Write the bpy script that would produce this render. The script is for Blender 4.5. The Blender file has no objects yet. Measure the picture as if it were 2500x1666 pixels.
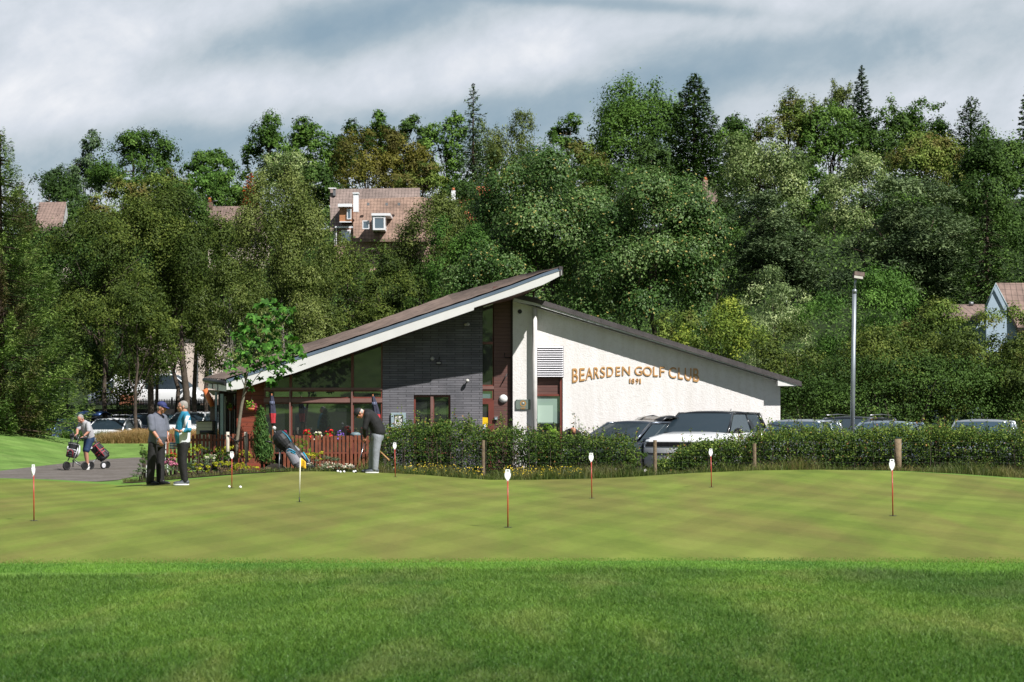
import bpy, bmesh, math, random
import numpy as np
from mathutils import Vector, Matrix, noise as mnoise

R = math.radians
SC = bpy.context.scene
COL = SC.collection

# ------------------------------------------------------------------ camera
F = 4861.0            # focal length in photograph pixels (70 mm on a 36 mm sensor)
HOR = 1010.0          # row of the horizon in the photograph
EYE = 1.5
cam_data = bpy.data.cameras.new('camera')
cam_data.sensor_width = 36.0
cam_data.lens = 70.0
cam_data.shift_y = (HOR - 833.0) / 2500.0
cam_data.clip_start = 0.1
cam_data.clip_end = 3000
cam_data.dof.use_dof = True
cam_data.dof.focus_distance = 46.0
cam_data.dof.aperture_fstop = 5.0
cam = bpy.data.objects.new('camera', cam_data)
COL.objects.link(cam)
cam.location = (0, 0, EYE)
cam.rotation_euler = (R(90), 0, 0)
SC.camera = cam

# ------------------------------------------------------------------ light
SUN_DIR = Vector((0.34, -0.36, 0.54)).normalized()
sd = bpy.data.lights.new('sun', 'SUN')
sd.energy = 5.0
sd.angle = R(0.5)
sd.color = (1.0, 0.972, 0.935)
sun = bpy.data.objects.new('sun', sd)
COL.objects.link(sun)
sun.rotation_euler = SUN_DIR.to_track_quat('Z', 'Y').to_euler()

SC.view_settings.view_transform = 'Standard'
SC.view_settings.look = 'None'
SC.view_settings.exposure = 0.48
SC.view_settings.gamma = 1.0
SC.cycles.max_bounces = 6
SC.cycles.diffuse_bounces = 3
SC.cycles.glossy_bounces = 3
SC.cycles.transmission_bounces = 3
SC.cycles.transparent_max_bounces = 8
SC.cycles.caustics_reflective = False
SC.cycles.caustics_refractive = False

# ------------------------------------------------------------------ node helpers
class NT:
    def __init__(s, tree):
        s.t = tree; s.n = tree.nodes; s.l = tree.links
    def new(s, typ, **kw):
        nd = s.n.new(typ)
        for k, v in kw.items(): setattr(nd, k, v)
        return nd
    def put(s, sock, v):
        if v is None: return
        if hasattr(v, 'is_output') or isinstance(v, bpy.types.NodeSocket): s.l.new(v, sock)
        else:
            if isinstance(v, (tuple, list)) and len(v) == 3 and sock.type == 'RGBA': v = (*v, 1)
            sock.default_value = v
    def math(s, op, a, b=None, c=None, clamp=False):
        nd = s.new('ShaderNodeMath', operation=op, use_clamp=clamp)
        s.put(nd.inputs[0], a)
        if b is not None: s.put(nd.inputs[1], b)
        if c is not None: s.put(nd.inputs[2], c)
        return nd.outputs[0]
    def noise(s, vec, scale, detail=4, rough=0.55, dist=0.0):
        nd = s.new('ShaderNodeTexNoise')
        if vec is not None: s.l.new(vec, nd.inputs['Vector'])
        nd.inputs['Scale'].default_value = scale
        nd.inputs['Detail'].default_value = detail
        nd.inputs['Roughness'].default_value = rough
        nd.inputs['Distortion'].default_value = dist
        return nd.outputs['Fac']
    def ramp(s, fac, stops):
        nd = s.new('ShaderNodeValToRGB')
        cr = nd.color_ramp
        while len(cr.elements) < len(stops): cr.elements.new(0.5)
        for e, (p, c) in zip(cr.elements, stops):
            e.position = p
            e.color = (*c, 1) if len(c) == 3 else c
        s.put(nd.inputs[0], fac)
        return nd.outputs[0]
    def mix(s, fac, a, b, blend='MIX'):
        nd = s.new('ShaderNodeMix', data_type='RGBA', blend_type=blend)
        s.put(nd.inputs['Factor'], fac)
        s.put(nd.inputs[6], a); s.put(nd.inputs[7], b)
        return nd.outputs[2]
    def mapping(s, vec, scale=(1,1,1), rot=(0,0,0), loc=(0,0,0)):
        nd = s.new('ShaderNodeMapping')
        s.l.new(vec, nd.inputs[0])
        nd.inputs['Scale'].default_value = scale
        nd.inputs['Rotation'].default_value = rot
        nd.inputs['Location'].default_value = loc
        return nd.outputs[0]

# ------------------------------------------------------------------ world: Nishita sky behind a deck of broken cloud
world = bpy.data.worlds.new('World')
SC.world = world
world.use_nodes = True
w = NT(world.node_tree)
for nd in list(w.n): w.n.remove(nd)
sky = w.new('ShaderNodeTexSky', sky_type='NISHITA')
sky.sun_disc = False
sky.sun_elevation = R(47.5)
sky.sun_rotation = R(136)
sky.ozone_density = 1.5
tc = w.new('ShaderNodeTexCoord')
sep = w.new('ShaderNodeSeparateXYZ')
w.l.new(tc.outputs['Generated'], sep.inputs[0])
dx, dy, dz = sep.outputs
ady = w.math('MAXIMUM', w.math('ABSOLUTE', dy), 0.05)
U = w.math('DIVIDE', dx, ady)                 # tangent of azimuth and of elevation, both fixed in the world
V = w.math('DIVIDE', dz, ady)
comb = w.new('ShaderNodeCombineXYZ')
w.l.new(U, comb.inputs[0]); w.l.new(V, comb.inputs[1])
mp = w.mapping(w.mapping(comb.outputs[0], rot=(0, 0, R(-24))), scale=(1, 1.5, 1))
n1 = w.noise(mp, 7.0, 6, 0.52, 0.4)
n2 = w.noise(mp, 17.0, 7, 0.58, 0.35)
n3 = w.noise(mp, 60.0, 5, 0.6)
field = w.math('ADD', w.math('MULTIPLY', w.math('SUBTRACT', n1, 0.5), 1.0),
               w.math('ADD', w.math('MULTIPLY', w.math('SUBTRACT', n2, 0.5), 0.85),
                      w.math('MULTIPLY', w.math('SUBTRACT', n3, 0.5), 0.30)))
# banks of cloud: azimuth/elevation centre, spread, tilt and thickness of each
banks = [(620, 115, 330, 45, 14, -0.55), (960, 40, 230, 45, 30, -0.45), (420, 370, 420, 50, 4, -0.62),
         (1150, 262, 420, 26, 6, -0.20), (1560, 215, 420, 45, 14, -0.50), (2050, 160, 460, 60, 12, -0.22), (1000, 140, 120, 40, 20, -0.15),
         (1450, 6, 300, 14, -4, -0.55), (2380, 235, 260, 50, 8, 0.28), (300, 120, 200, 110, 10, 0.22), (2100, 40, 330, 40, 5, 0.1),
         (1330, 120, 400, 60, 14, 0.34), (560, 205, 420, 34, 9, 0.16), (200, 230, 330, 60, 6, 0.2), (1330, 330, 340, 50, 0, -0.35)]
for (bx, by, sx, sy, ang, amp) in banks:
    bx, by, sx, sy = (bx-1250)/F, (HOR-by)/F, sx/F, sy/F
    ca, sa = math.cos(R(ang)), math.sin(R(ang))
    du = w.math('SUBTRACT', U, bx); dv = w.math('SUBTRACT', V, by)
    a = w.math('ADD', w.math('MULTIPLY', du, ca/sx), w.math('MULTIPLY', dv, sa/sx))
    b = w.math('ADD', w.math('MULTIPLY', du, -sa/sy), w.math('MULTIPLY', dv, ca/sy))
    r2 = w.math('ADD', w.math('MULTIPLY', a, a), w.math('MULTIPLY', b, b))
    g = w.math('POWER', 2.718, w.math('MULTIPLY', r2, -0.5))
    field = w.math('ADD', field, w.math('MULTIPLY', g, amp*0.8))
val = w.math('ADD', w.math('MULTIPLY', field, 0.82), 0.61, clamp=True)
cloud = w.ramp(val, [(0.0, (0.24, 0.33, 0.40)), (0.28, (0.33, 0.41, 0.47)), (0.5, (0.47, 0.525, 0.575)),
                     (0.72, (0.58, 0.62, 0.68)), (1.0, (0.76, 0.77, 0.80))])
skyc = w.mix(1.0, sky.outputs[0], (0.08, 0.08, 0.08), 'MULTIPLY')
cover = w.ramp(val, [(0.0, (0.82,)*3), (0.45, (0.97,)*3), (1.0, (1, 1, 1))])
final = w.mix(cover, skyc, cloud)
# unseen sky higher up and behind the viewer is dimmed to cut the ambient fill
hi = w.ramp(V, [(0.0, (1, 1, 1)), (0.24, (1, 1, 1)), (0.55, (0.62, 0.64, 0.67)), (1.0, (0.48, 0.51, 0.55))])
final = w.mix(1.0, final, hi, 'MULTIPLY')
final = w.mix(w.math('LESS_THAN', dy, 0.0), final, w.mix(1.0, final, (0.6, 0.62, 0.65), 'MULTIPLY'))
bg = w.new('ShaderNodeBackground')
w.l.new(final, bg.inputs[0])
bg.inputs[1].default_value = 0.86
wo = w.new('ShaderNodeOutputWorld')
w.l.new(bg.outputs[0], wo.inputs[0])
world.cycles.sampling_method = 'MANUAL'
world.cycles.sample_map_resolution = 512

# ------------------------------------------------------------------ placing and tagging
def P(px, py, Y):
    """point at distance Y whose place in the photograph was measured at (px, py)"""
    return Vector(((px-1250)/F*Y, Y, EYE + (HOR-py)/F*Y))
def X(px, Y): return (px-1250)/F*Y
def Z(py, Y): return EYE + (HOR-py)/F*Y

def tag(o, label=None, cat=None, group=None, kind=None):
    if label: o['label'] = label
    if cat: o['category'] = cat
    if group: o['group'] = group
    if kind: o['kind'] = kind
    return o

def empty(name, loc=(0,0,0), rz=0.0, label=None, cat=None, group=None, kind=None):
    o = bpy.data.objects.new(name, None)
    o.empty_display_size = 0.2
    o.location = loc; o.rotation_euler = (0, 0, rz)
    COL.objects.link(o)
    return tag(o, label, cat, group, kind)

def copy_tree(o, parent=None):
    c = o.copy()
    COL.objects.link(c)
    c.parent = parent
    for ch in list(o.children):
        copy_tree(ch, c)
    return c

def finish(o, parent):
    COL.objects.link(o)
    if parent is not None:
        # geometry is given in world space: keep it there
        o.parent = parent
        o.matrix_parent_inverse = world_of(parent).inverted()
    return o

def world_of(o):
    m = o.matrix_parent_inverse @ o.matrix_basis if o.parent else o.matrix_basis
    return world_of(o.parent) @ m if o.parent else m

class MB:
    """collects shapes and links them as one mesh object"""
    def __init__(s):
        s.v = []; s.f = []; s.sm = []
    def add(s, vs, fs, smooth=False):
        b = len(s.v)
        s.v.extend([tuple(v) for v in vs])
        s.f.extend([tuple(i+b for i in f) for f in fs])
        s.sm.extend([smooth]*len(fs))
        return s
    def box(s, c, d, rz=0, rot=None):
        c = Vector(c); hx, hy, hz = d[0]/2, d[1]/2, d[2]/2
        m = rot if rot is not None else Matrix.Rotation(rz, 3, 'Z')
        vs = [c + m @ Vector((x*hx, y*hy, z*hz)) for x in (-1,1) for y in (-1,1) for z in (-1,1)]
        return s.add(vs, [(0,1,3,2),(4,6,7,5),(0,4,5,1),(2,3,7,6),(0,2,6,4),(1,5,7,3)])
    def span(s, x0, x1, y0, y1, z0, z1):
        return s.box(((x0+x1)/2, (y0+y1)/2, (z0+z1)/2), (abs(x1-x0), abs(y1-y0), abs(z1-z0)))
    def hexa(s, p):
        """eight corners: front 0-3 ring, back 4-7 ring"""
        return s.add(p, [(0,1,2,3),(7,6,5,4),(0,4,5,1),(1,5,6,2),(2,6,7,3),(3,7,4,0)])
    def prism(s, pts, y0, y1):
        """outline in x,z pushed from y0 to y1"""
        n = len(pts)
        vs = [(x, y0, z) for x, z in pts] + [(x, y1, z) for x, z in pts]
        fs = [tuple(range(n)), tuple(range(2*n-1, n-1, -1))] + [(i, i+n, (i+1)%n+n, (i+1)%n) for i in range(n)]
        return s.add(vs, fs)
    def tube(s, pts, rad, n=8, cap=True, smooth=True, squash=None):
        pts = [Vector(p) for p in pts]
        if not isinstance(rad, (list, tuple)): rad = [rad]*len(pts)
        b = []
        up = Vector((0,0,1))
        t0 = (pts[1]-pts[0]).normalized()
        ref = up if abs(t0.dot(up)) < 0.9 else Vector((0,1,0))
        a = t0.cross(ref).normalized()
        vs = []; fs = []
        for i, p in enumerate(pts):
            t = (pts[min(i+1, len(pts)-1)] - pts[max(i-1, 0)]).normalized()
            a = (a - t*a.dot(t)).normalized()
            c = t.cross(a)
            for k in range(n):
                an = 2*math.pi*k/n
                ra = rad[i]; rb = rad[i]*(squash if squash else 1)
                vs.append(p + a*math.cos(an)*ra + c*math.sin(an)*rb)
        for i in range(len(pts)-1):
            for k in range(n):
                k2 = (k+1) % n
                fs.append((i*n+k, i*n+k2, (i+1)*n+k2, (i+1)*n+k))
        s.add(vs, fs, smooth)
        if cap:
            s.add(vs[:n], [tuple(range(n-1, -1, -1))]); s.add(vs[-n:], [tuple(range(n))])
        return s
    def lathe(s, prof, c=(0,0,0), n=16, axis='Z', smooth=True):
        c = Vector(c); vs = []; fs = []
        for (r, h) in prof:
            for k in range(n):
                an = 2*math.pi*k/n
                x, y = r*math.cos(an), r*math.sin(an)
                vs.append(c + (Vector((x, y, h)) if axis == 'Z' else Vector((x, -h, y)) if axis == 'Y' else Vector((h, x, y))))
        m = len(prof)
        for i in range(m-1):
            for k in range(n):
                k2 = (k+1) % n
                fs.append((i*n+k, i*n+k2, (i+1)*n+k2, (i+1)*n+k))
        s.add(vs, fs, smooth)
        s.add(vs[:n], [tuple(range(n-1, -1, -1))]); s.add(vs[-n:], [tuple(range(n))])
        return s
    def ball(s, c, r, rot=None, nu=12, nv=8, smooth=True):
        c = Vector(c)
        if not isinstance(r, (tuple, list)): r = (r, r, r)
        vs = []; fs = []
        for j in range(nv+1):
            th = math.pi*j/nv
            for i in range(nu):
                ph = 2*math.pi*i/nu
                v = Vector((math.sin(th)*math.cos(ph)*r[0], math.sin(th)*math.sin(ph)*r[1], math.cos(th)*r[2]))
                if rot is not None: v = rot @ v
                vs.append(c+v)
        for j in range(nv):
            for i in range(nu):
                i2 = (i+1) % nu
                fs.append((j*nu+i, (j+1)*nu+i, (j+1)*nu+i2, j*nu+i2))
        return s.add(vs, fs, smooth)
    def build(s, name, mat, parent=None, bevel=0.0, label=None, clean=False):
        me = bpy.data.meshes.new(name)
        me.from_pydata(s.v, [], s.f)
        me.polygons.foreach_set('use_smooth', s.sm)
        bm = bmesh.new(); bm.from_mesh(me)
        bmesh.ops.remove_doubles(bm, verts=bm.verts, dist=1e-5)
        if clean: bmesh.ops.dissolve_degenerate(bm, dist=1e-5, edges=bm.edges)
        bmesh.ops.recalc_face_normals(bm, faces=bm.faces)
        bm.to_mesh(me); bm.free()
        me.materials.append(mat)
        o = bpy.data.objects.new(name, me)
        if bevel:
            md = o.modifiers.new('bevel', 'BEVEL'); md.width = bevel; md.segments = 2; md.limit_method = 'ANGLE'
        if label: o['label'] = label
        return finish(o, parent)

def remeshed(mb, name, mat, parent, voxel, smooth_iter=4):
    """fuse the collected shapes into one continuous skin"""
    me = bpy.data.meshes.new(name)
    me.from_pydata(mb.v, [], mb.f)
    bm = bmesh.new(); bm.from_mesh(me)
    bmesh.ops.recalc_face_normals(bm, faces=bm.faces)
    bm.to_mesh(me); bm.free()
    o = bpy.data.objects.new(name, me)
    COL.objects.link(o)
    md = o.modifiers.new('r', 'REMESH'); md.mode = 'VOXEL'; md.voxel_size = voxel; md.use_smooth_shade = True
    ms = o.modifiers.new('s', 'SMOOTH'); ms.iterations = smooth_iter; ms.factor = 0.5
    dg = bpy.context.evaluated_depsgraph_get(); dg.update()
    new = bpy.data.meshes.new_from_object(o.evaluated_get(dg))
    new.name = name
    o.modifiers.clear(); o.data = new
    bpy.data.meshes.remove(me)
    new.materials.clear(); new.materials.append(mat)
    new.polygons.foreach_set('use_smooth', [True]*len(new.polygons))
    if parent is not None:
        o.parent = parent; o.matrix_parent_inverse = world_of(parent).inverted()
    return o

def np_mesh(name, verts, nper, mat, parent=None, tint=None, mats=None, matidx=None):
    """faces of nper corners each, verts (N*nper, 3)"""
    me = bpy.data.meshes.new(name)
    nv = len(verts); nf = nv//nper
    me.vertices.add(nv); me.vertices.foreach_set('co', verts.astype(np.float32).ravel())
    me.loops.add(nv); me.loops.foreach_set('vertex_index', np.arange(nv, dtype=np.int32))
    me.polygons.add(nf); me.polygons.foreach_set('loop_start', np.arange(0, nv, nper, dtype=np.int32))
    me.update(calc_edges=True)
    if tint is not None:
        a = me.attributes.new('tint', 'FLOAT', 'FACE'); a.data.foreach_set('value', tint.astype(np.float32))
    me.materials.append(mat)
    o = bpy.data.objects.new(name, me)
    return finish(o, parent)

# ------------------------------------------------------------------ materials
MATS = {}
def pbr(name, col, rough=0.6, metal=0.0, spec=0.5, vary=0.0, vscale=6.0, bump=0.0, bscale=40.0, coat=0.0, coords='Object', detail=4):
    if name in MATS: return MATS[name]
    m = bpy.data.materials.new(name); m.use_nodes = True
    t = NT(m.node_tree); b = t.n['Principled BSDF']
    b.inputs['Base Color'].default_value = (*col, 1)
    b.inputs['Roughness'].default_value = rough
    b.inputs['Metallic'].default_value = metal
    b.inputs['Specular IOR Level'].default_value = spec
    if coat: b.inputs['Coat Weight'].default_value = coat; b.inputs['Coat Roughness'].default_value = 0.05
    if vary or bump:
        c = t.new('ShaderNodeTexCoord').outputs[coords]
    if vary:
        n = t.noise(c, vscale, detail, 0.6)
        hi = tuple(min(1, x*(1+vary)) for x in col); lo = tuple(x*(1-vary) for x in col)
        t.l.new(t.ramp(n, [(0.3, lo), (0.7, hi)]), b.inputs['Base Color'])
    if bump:
        n = t.noise(c, bscale, 4, 0.6)
        bp = t.new('ShaderNodeBump'); bp.inputs['Strength'].default_value = bump; bp.inputs['Distance'].default_value = 0.02
        t.l.new(n, bp.inputs['Height']); t.l.new(bp.outputs[0], b.inputs['Normal'])
    MATS[name] = m
    return m

def leaf_mat(name, dark, mid, light, transl=0.16, rough=0.6, spec=0.14, flowers=None, fl_amt=0.0, patch=None, patch_scale=0.5):
    if name in MATS: return MATS[name]
    m = bpy.data.materials.new(name); m.use_nodes = True
    t = NT(m.node_tree); b = t.n['Principled BSDF']; out = t.n['Material Output']
    at = t.new('ShaderNodeAttribute', attribute_name='tint')
    oi = t.new('ShaderNodeObjectInfo')
    f = t.math('ADD', at.outputs['Fac'], t.math('MULTIPLY', t.math('SUBTRACT', oi.outputs['Random'], 0.5), 0.16))
    dark, mid, light = [tuple(min(0.8, v*gn) for v in q) for q, gn in ((dark, 1.0), (mid, 1.4), (light, 1.8))]
    dark, mid, light = [(q[0]*1.07, q[1]*1.0, q[2]*0.80) for q in (dark, mid, light)]
    stops = [(0.0, dark), (0.45, mid), (0.9, light)]
    c = t.ramp(f, stops)
    tcn = t.new('ShaderNodeTexCoord').outputs['Object']
    if patch:
        pn = t.noise(tcn, patch_scale, 3, 0.6)
        c = t.mix(t.ramp(pn, [(0.48, (0,)*3), (0.66, (1,)*3)]), c, patch)
    if flowers:
        c = t.mix(t.math('GREATER_THAN', at.outputs['Fac'], 1.0-fl_amt), c, flowers)
    t.l.new(c, b.inputs['Base Color'])
    b.inputs['Roughness'].default_value = rough
    b.inputs['Specular IOR Level'].default_value = spec
    tr = t.new('ShaderNodeBsdfTranslucent')
    t.l.new(t.mix(1.0, c, (1.0, 1.15, 0.55), 'MULTIPLY'), tr.inputs[0])
    mx = t.new('ShaderNodeMixShader'); mx.inputs[0].default_value = transl
    t.l.new(b.outputs[0], mx.inputs[1]); t.l.new(tr.outputs[0], mx.inputs[2])
    t.l.new(mx.outputs[0], out.inputs[0])
    MATS[name] = m
    return m
# ------------------------------------------------------------------ the lie of the land
EDGE = [(-400,1170),(0,1168),(120,1171),(215,1177),(300,1180),(360,1177),(450,1168),(600,1156),(740,1150),(900,1152),(1050,1160),
        (1180,1172),(1300,1172),(1400,1170),(1500,1167),(1600,1160),(1700,1154),(1850,1148),(2000,1147),(2200,1150),(2350,1158),(2500,1168),(2900,1175)]
YB = 45.0
EX = np.array([X(a, YB) for a, b in EDGE]); EZ = np.array([Z(b, YB) for a, b in EDGE])
PINS = [(83,1272,139),(566,1192,90),(965,1165,85),(1240,1288,143),(1445,1217,112),(1737,1190,95),(2180,1260,140),(733,1226,112)]
PC = np.array([(X(a, F*0.78/h), F*0.78/h, Z(b, F*0.78/h)) for a, b, h in PINS] + [(x, 20.0, 0.0) for x in (-8,-4,0,4,8)] +
              [(x, 24.0, 0.0) for x in (-14, -10, 10, 14)] + [(X(385, 42.6), 42.6, Z(1183, 42.6))])

def sstep(a, b, x):
    t = np.clip((x-a)/(b-a), 0, 1)
    return t*t*(3-2*t)

def H(x, y):
    """height of the ground"""
    x = np.asarray(x, float); y = np.asarray(y, float)
    x, y = np.broadcast_arrays(x, y)
    # putting green: smooth blend of measured spots
    num = np.zeros_like(x); den = np.full(x.shape, 1e-6)
    for (cx, cy, cz) in PC:
        k = np.exp(-((x-cx)**2 + (y-cy)**2)/(2*3.6**2)); num += k*cz; den += k
    mid = num/(den + 0.02)
    ez = np.interp(x, EX, EZ)
    back = sstep(34, 44.5, y)
    g = mid*(1-back) + ez*back
    g = g*sstep(14, 22, y)
    g = g - 0.02*sstep(19.6, 18.6, y)
    # a soft roll in the rough close to the camera
    g = g + 0.05*np.sin(x*0.55+1.0)*np.sin(y*0.5)*sstep(20, 17, y)
    # behind the green
    pxn = x/np.maximum(y, 1)*F + 1250
    flat = np.where(pxn > 0, -0.10, -0.10)
    crest = np.interp(pxn, [-600, 0, 220, 350, 450], [1.6, 1.02, 0.45, 0.46, 0.46])
    left = sstep(-9.6, -11.2, x)
    foot = np.interp(pxn, [-600, 0, 100, 235, 350], [52, 55.5, 60, 69, 70])
    bank = crest*sstep(0, 1, (y-foot)/np.maximum(78.0-foot, 4))*left*(1-sstep(79, 84, y)) - 0.2*sstep(80, 85, y)
    b2 = flat + bank
    t = sstep(45.0, 46.6, y)
    z = g*(1-t) + b2*t
    # street, then the wooded hill
    z = z + 2.2*sstep(93, 97, y)*sstep(4, -6, x)*(1-0*y)
    rise = np.interp(x, [-60, 0, 30, 60], [0.155, 0.16, 0.185, 0.2])
    z = z + np.clip(y-112, 0, 150)*rise*sstep(108, 125, y) + np.clip(y-262, 0, 1e9)*0.01
    z = z + 13.0*sstep(-4, -75, y)      # the course climbs behind the viewer
    return z

def h(x, y): return float(H(np.array([x]), np.array([y]))[0])

def ray_ground(px, py, y0=10.0, y1=60.0):
    """where the line of sight of the photograph's pixel meets the ground"""
    y = y0
    while y < y1:
        p = P(px, py, y)
        if p.z <= h(p.x, p.y): break
        y += 0.1
    lo, hi = y-0.1, y
    for _ in range(20):
        m = (lo+hi)/2; p = P(px, py, m)
        if p.z <= h(p.x, p.y): hi = m
        else: lo = m
    p = P(px, py, hi)
    return Vector((p.x, p.y, h(p.x, p.y)))

def sheet(name, xs, ys, dz, mat, mask=None, kind='structure'):
    XX, YY = np.meshgrid(xs, ys)
    ZZ = H(XX, YY) + (dz(XX, YY) if callable(dz) else dz)
    vs = np.stack([XX, YY, ZZ], -1).reshape(-1, 3)
    nx, ny = len(xs), len(ys)
    fs = []
    for j in range(ny-1):
        for i in range(nx-1):
            if mask is None or mask((xs[i]+xs[i+1])/2, (ys[j]+ys[j+1])/2):
                fs.append((j*nx+i, j*nx+i+1, (j+1)*nx+i+1, (j+1)*nx+i))
    me = bpy.data.meshes.new(name); me.from_pydata(vs.tolist(), [], fs)
    me.polygons.foreach_set('use_smooth', [True]*len(fs)); me.materials.append(mat)
    bm = bmesh.new(); bm.from_mesh(me)
    bmesh.ops.delete(bm, geom=[v for v in bm.verts if not v.link_faces], context='VERTS'); bm.to_mesh(me); bm.free()
    o = bpy.data.objects.new(name, me); COL.objects.link(o)
    o['kind'] = kind
    return o

def strip_sheet(name, ts, left, right, dz, mat):
    """sheet between two curves; left(t), right(t) give (x, y)"""
    vs = []; fs = []; n = 13
    for t in ts:
        a = left(t); b = right(t)
        for k in range(n):
            s = k/(n-1)
            x = a[0]*(1-s)+b[0]*s; y = a[1]*(1-s)+b[1]*s
            vs.append((x, y, h(x, y)+dz))
    for j in range(len(ts)-1):
        for i in range(n-1):
            fs.append((j*n+i, j*n+i+1, (j+1)*n+i+1, (j+1)*n+i))
    me = bpy.data.meshes.new(name); me.from_pydata(vs, [], fs)
    me.polygons.foreach_set('use_smooth', [True]*len(fs)); me.materials.append(mat)
    bm = bmesh.new(); bm.from_mesh(me); bmesh.ops.recalc_face_normals(bm, faces=bm.faces); bm.to_mesh(me); bm.free()
    o = bpy.data.objects.new(name, me); COL.objects.link(o); o['kind'] = 'structure'
    return o

def ground_mat(name, stops, scale, stretch=(1,1,1), rot=0.0, fine=None, bump=0.3, fine_amt=0.35, second=None, rough=0.9, bscale=60):
    m = bpy.data.materials.new(name); m.use_nodes = True
    t = NT(m.node_tree); b = t.n['Principled BSDF']
    c = t.new('ShaderNodeTexCoord').outputs['Object']
    mpv = t.mapping(c, scale=stretch, rot=(0, 0, rot))
    n = t.noise(mpv, scale, 6, 0.62, 0.6)
    col = t.ramp(n, stops)
    if second:
        n2 = t.noise(t.mapping(c, scale=second[1], rot=(0, 0, second[2])), second[0], 4, 0.6, 0.4)
        col = t.mix(t.ramp(n2, [(0.40, (0,)*3), (0.62, (1,)*3)]), col, second[3])
        if len(second) > 4:
            col = second[4](t, c, col)
    nf = t.noise(c, fine or 30, 3, 0.7)
    k = t.ramp(nf, [(0.25, (1-fine_amt,)*3), (0.75, (1+fine_amt,)*3)])
    col = t.mix(1.0, col, k, 'MULTIPLY')
    t.l.new(col, b.inputs['Base Color'])
    b.inputs['Roughness'].default_value = rough
    b.inputs['Specular IOR Level'].default_value = 0.15
    nb = t.noise(c, bscale, 3, 0.7)
    bp = t.new('ShaderNodeBump'); bp.inputs['Strength'].default_value = bump; bp.inputs['Distance'].default_value = 0.02
    t.l.new(nb, bp.inputs['Height']); t.l.new(bp.outputs[0], b.inputs['Normal'])
    return m

def mow(t, c, col):
    """mown bands crossing at two angles, darker where the grass lies towards the viewer"""
    for ang, wd, amt in ((R(17), 0.62, 0.060), (R(-21), 0.70, 0.055), (R(4), 1.9, 0.035)):
        v = t.mapping(c, rot=(0, 0, ang), scale=(1, 1, 1))
        nw = t.noise(c, 0.35, 2, 0.5)
        s = t.new('ShaderNodeSeparateXYZ'); t.l.new(v, s.inputs[0])
        ph = t.math('ADD', t.math('MULTIPLY', s.outputs[0], math.pi/wd), t.math('MULTIPLY', nw, 1.2))
        sg = t.math('MULTIPLY', t.math('SINE', ph), 3.5)
        sg = t.math('MAXIMUM', t.math('MINIMUM', sg, 1.0), -1.0)
        f = t.math('ADD', t.math('MULTIPLY', sg, amt), 1.0)
        cc = t.new('ShaderNodeCombineColor')
        for i in range(3): t.l.new(f, cc.inputs[i])
        col = t.mix(1.0, col, cc.outputs[0], 'MULTIPLY')
    return col

m_green = ground_mat('putting_turf', [(0.25, (0.094, 0.138, 0.021)), (0.45, (0.130, 0.176, 0.027)), (0.58, (0.152, 0.192, 0.034)), (0.75, (0.182, 0.212, 0.046))],
                     1.0, (0.8, 0.13, 1), R(8), fine=11, bump=0.2, fine_amt=0.13,
                     second=(0.7, (0.8, 0.11, 1), R(-14), (0.148, 0.148, 0.036), mow), bscale=90)
m_fringe = ground_mat('fringe_turf', [(0.3, (0.085, 0.175, 0.026)), (0.7, (0.14, 0.25, 0.042))], 1.2, (0.6, 1, 1), 0, fine=40, fine_amt=0.25, bump=0.4)
m_rough = ground_mat('rough_turf', [(0.3, (0.05, 0.10, 0.016)), (0.55, (0.09, 0.16, 0.028)), (0.75, (0.15, 0.21, 0.045))], 1.1, (0.6, 1, 1), 0.3, fine=60, fine_amt=0.45, bump=1.0)
m_lawn = ground_mat('lawn_turf', [(0.3, (0.075, 0.155, 0.028)), (0.7, (0.125, 0.215, 0.045))], 0.5, (0.4, 1, 1), 0, fine=14, fine_amt=0.22, bump=0.4,
                    second=(0.9, (0.25, 1.2, 1), R(10), (0.15, 0.24, 0.06), mow))
m_earth = ground_mat('undergrowth_soil', [(0.3, (0.012, 0.02, 0.006)), (0.7, (0.03, 0.05, 0.014))], 0.4, fine=5, bump=1.0)
m_path = ground_mat('path_tarmac', [(0.3, (0.125, 0.11, 0.10)), (0.7, (0.18, 0.16, 0.145))], 0.8, (0.3, 1, 1), 0, fine=9, fine_amt=0.3, bump=0.6,
                    second=(1.5, (0.8, 0.4, 1), 0, (0.12, 0.105, 0.092)))
m_asph = ground_mat('car_park_asphalt', [(0.3, (0.04, 0.04, 0.042)), (0.7, (0.065, 0.064, 0.064))], 0.8, fine=20, bump=0.5)
m_bed = ground_mat('bed_soil', [(0.3, (0.035, 0.024, 0.015)), (0.7, (0.075, 0.052, 0.034))], 3, fine=30, bump=1.0)

# base ground to the horizon, coarse far away
gx = np.concatenate([np.linspace(-900, -70, 12), np.linspace(-64, -16, 25), np.arange(-15, 15.01, 0.75), np.linspace(17, 70, 26), np.linspace(90, 900, 12)])
gy = np.concatenate([np.linspace(-500, -20, 10), np.arange(-10, 20, 1.0), np.arange(20, 48, 0.5), np.arange(48, 100, 1.0), np.arange(100, 125, 2.5), np.linspace(128, 262, 24), np.linspace(300, 1800, 10)])
sheet('ground', gx, gy, lambda x, y: np.where((y > 1) & (y < 88) & (np.abs(x) < 40), -0.06, 0.0), m_earth)

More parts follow.
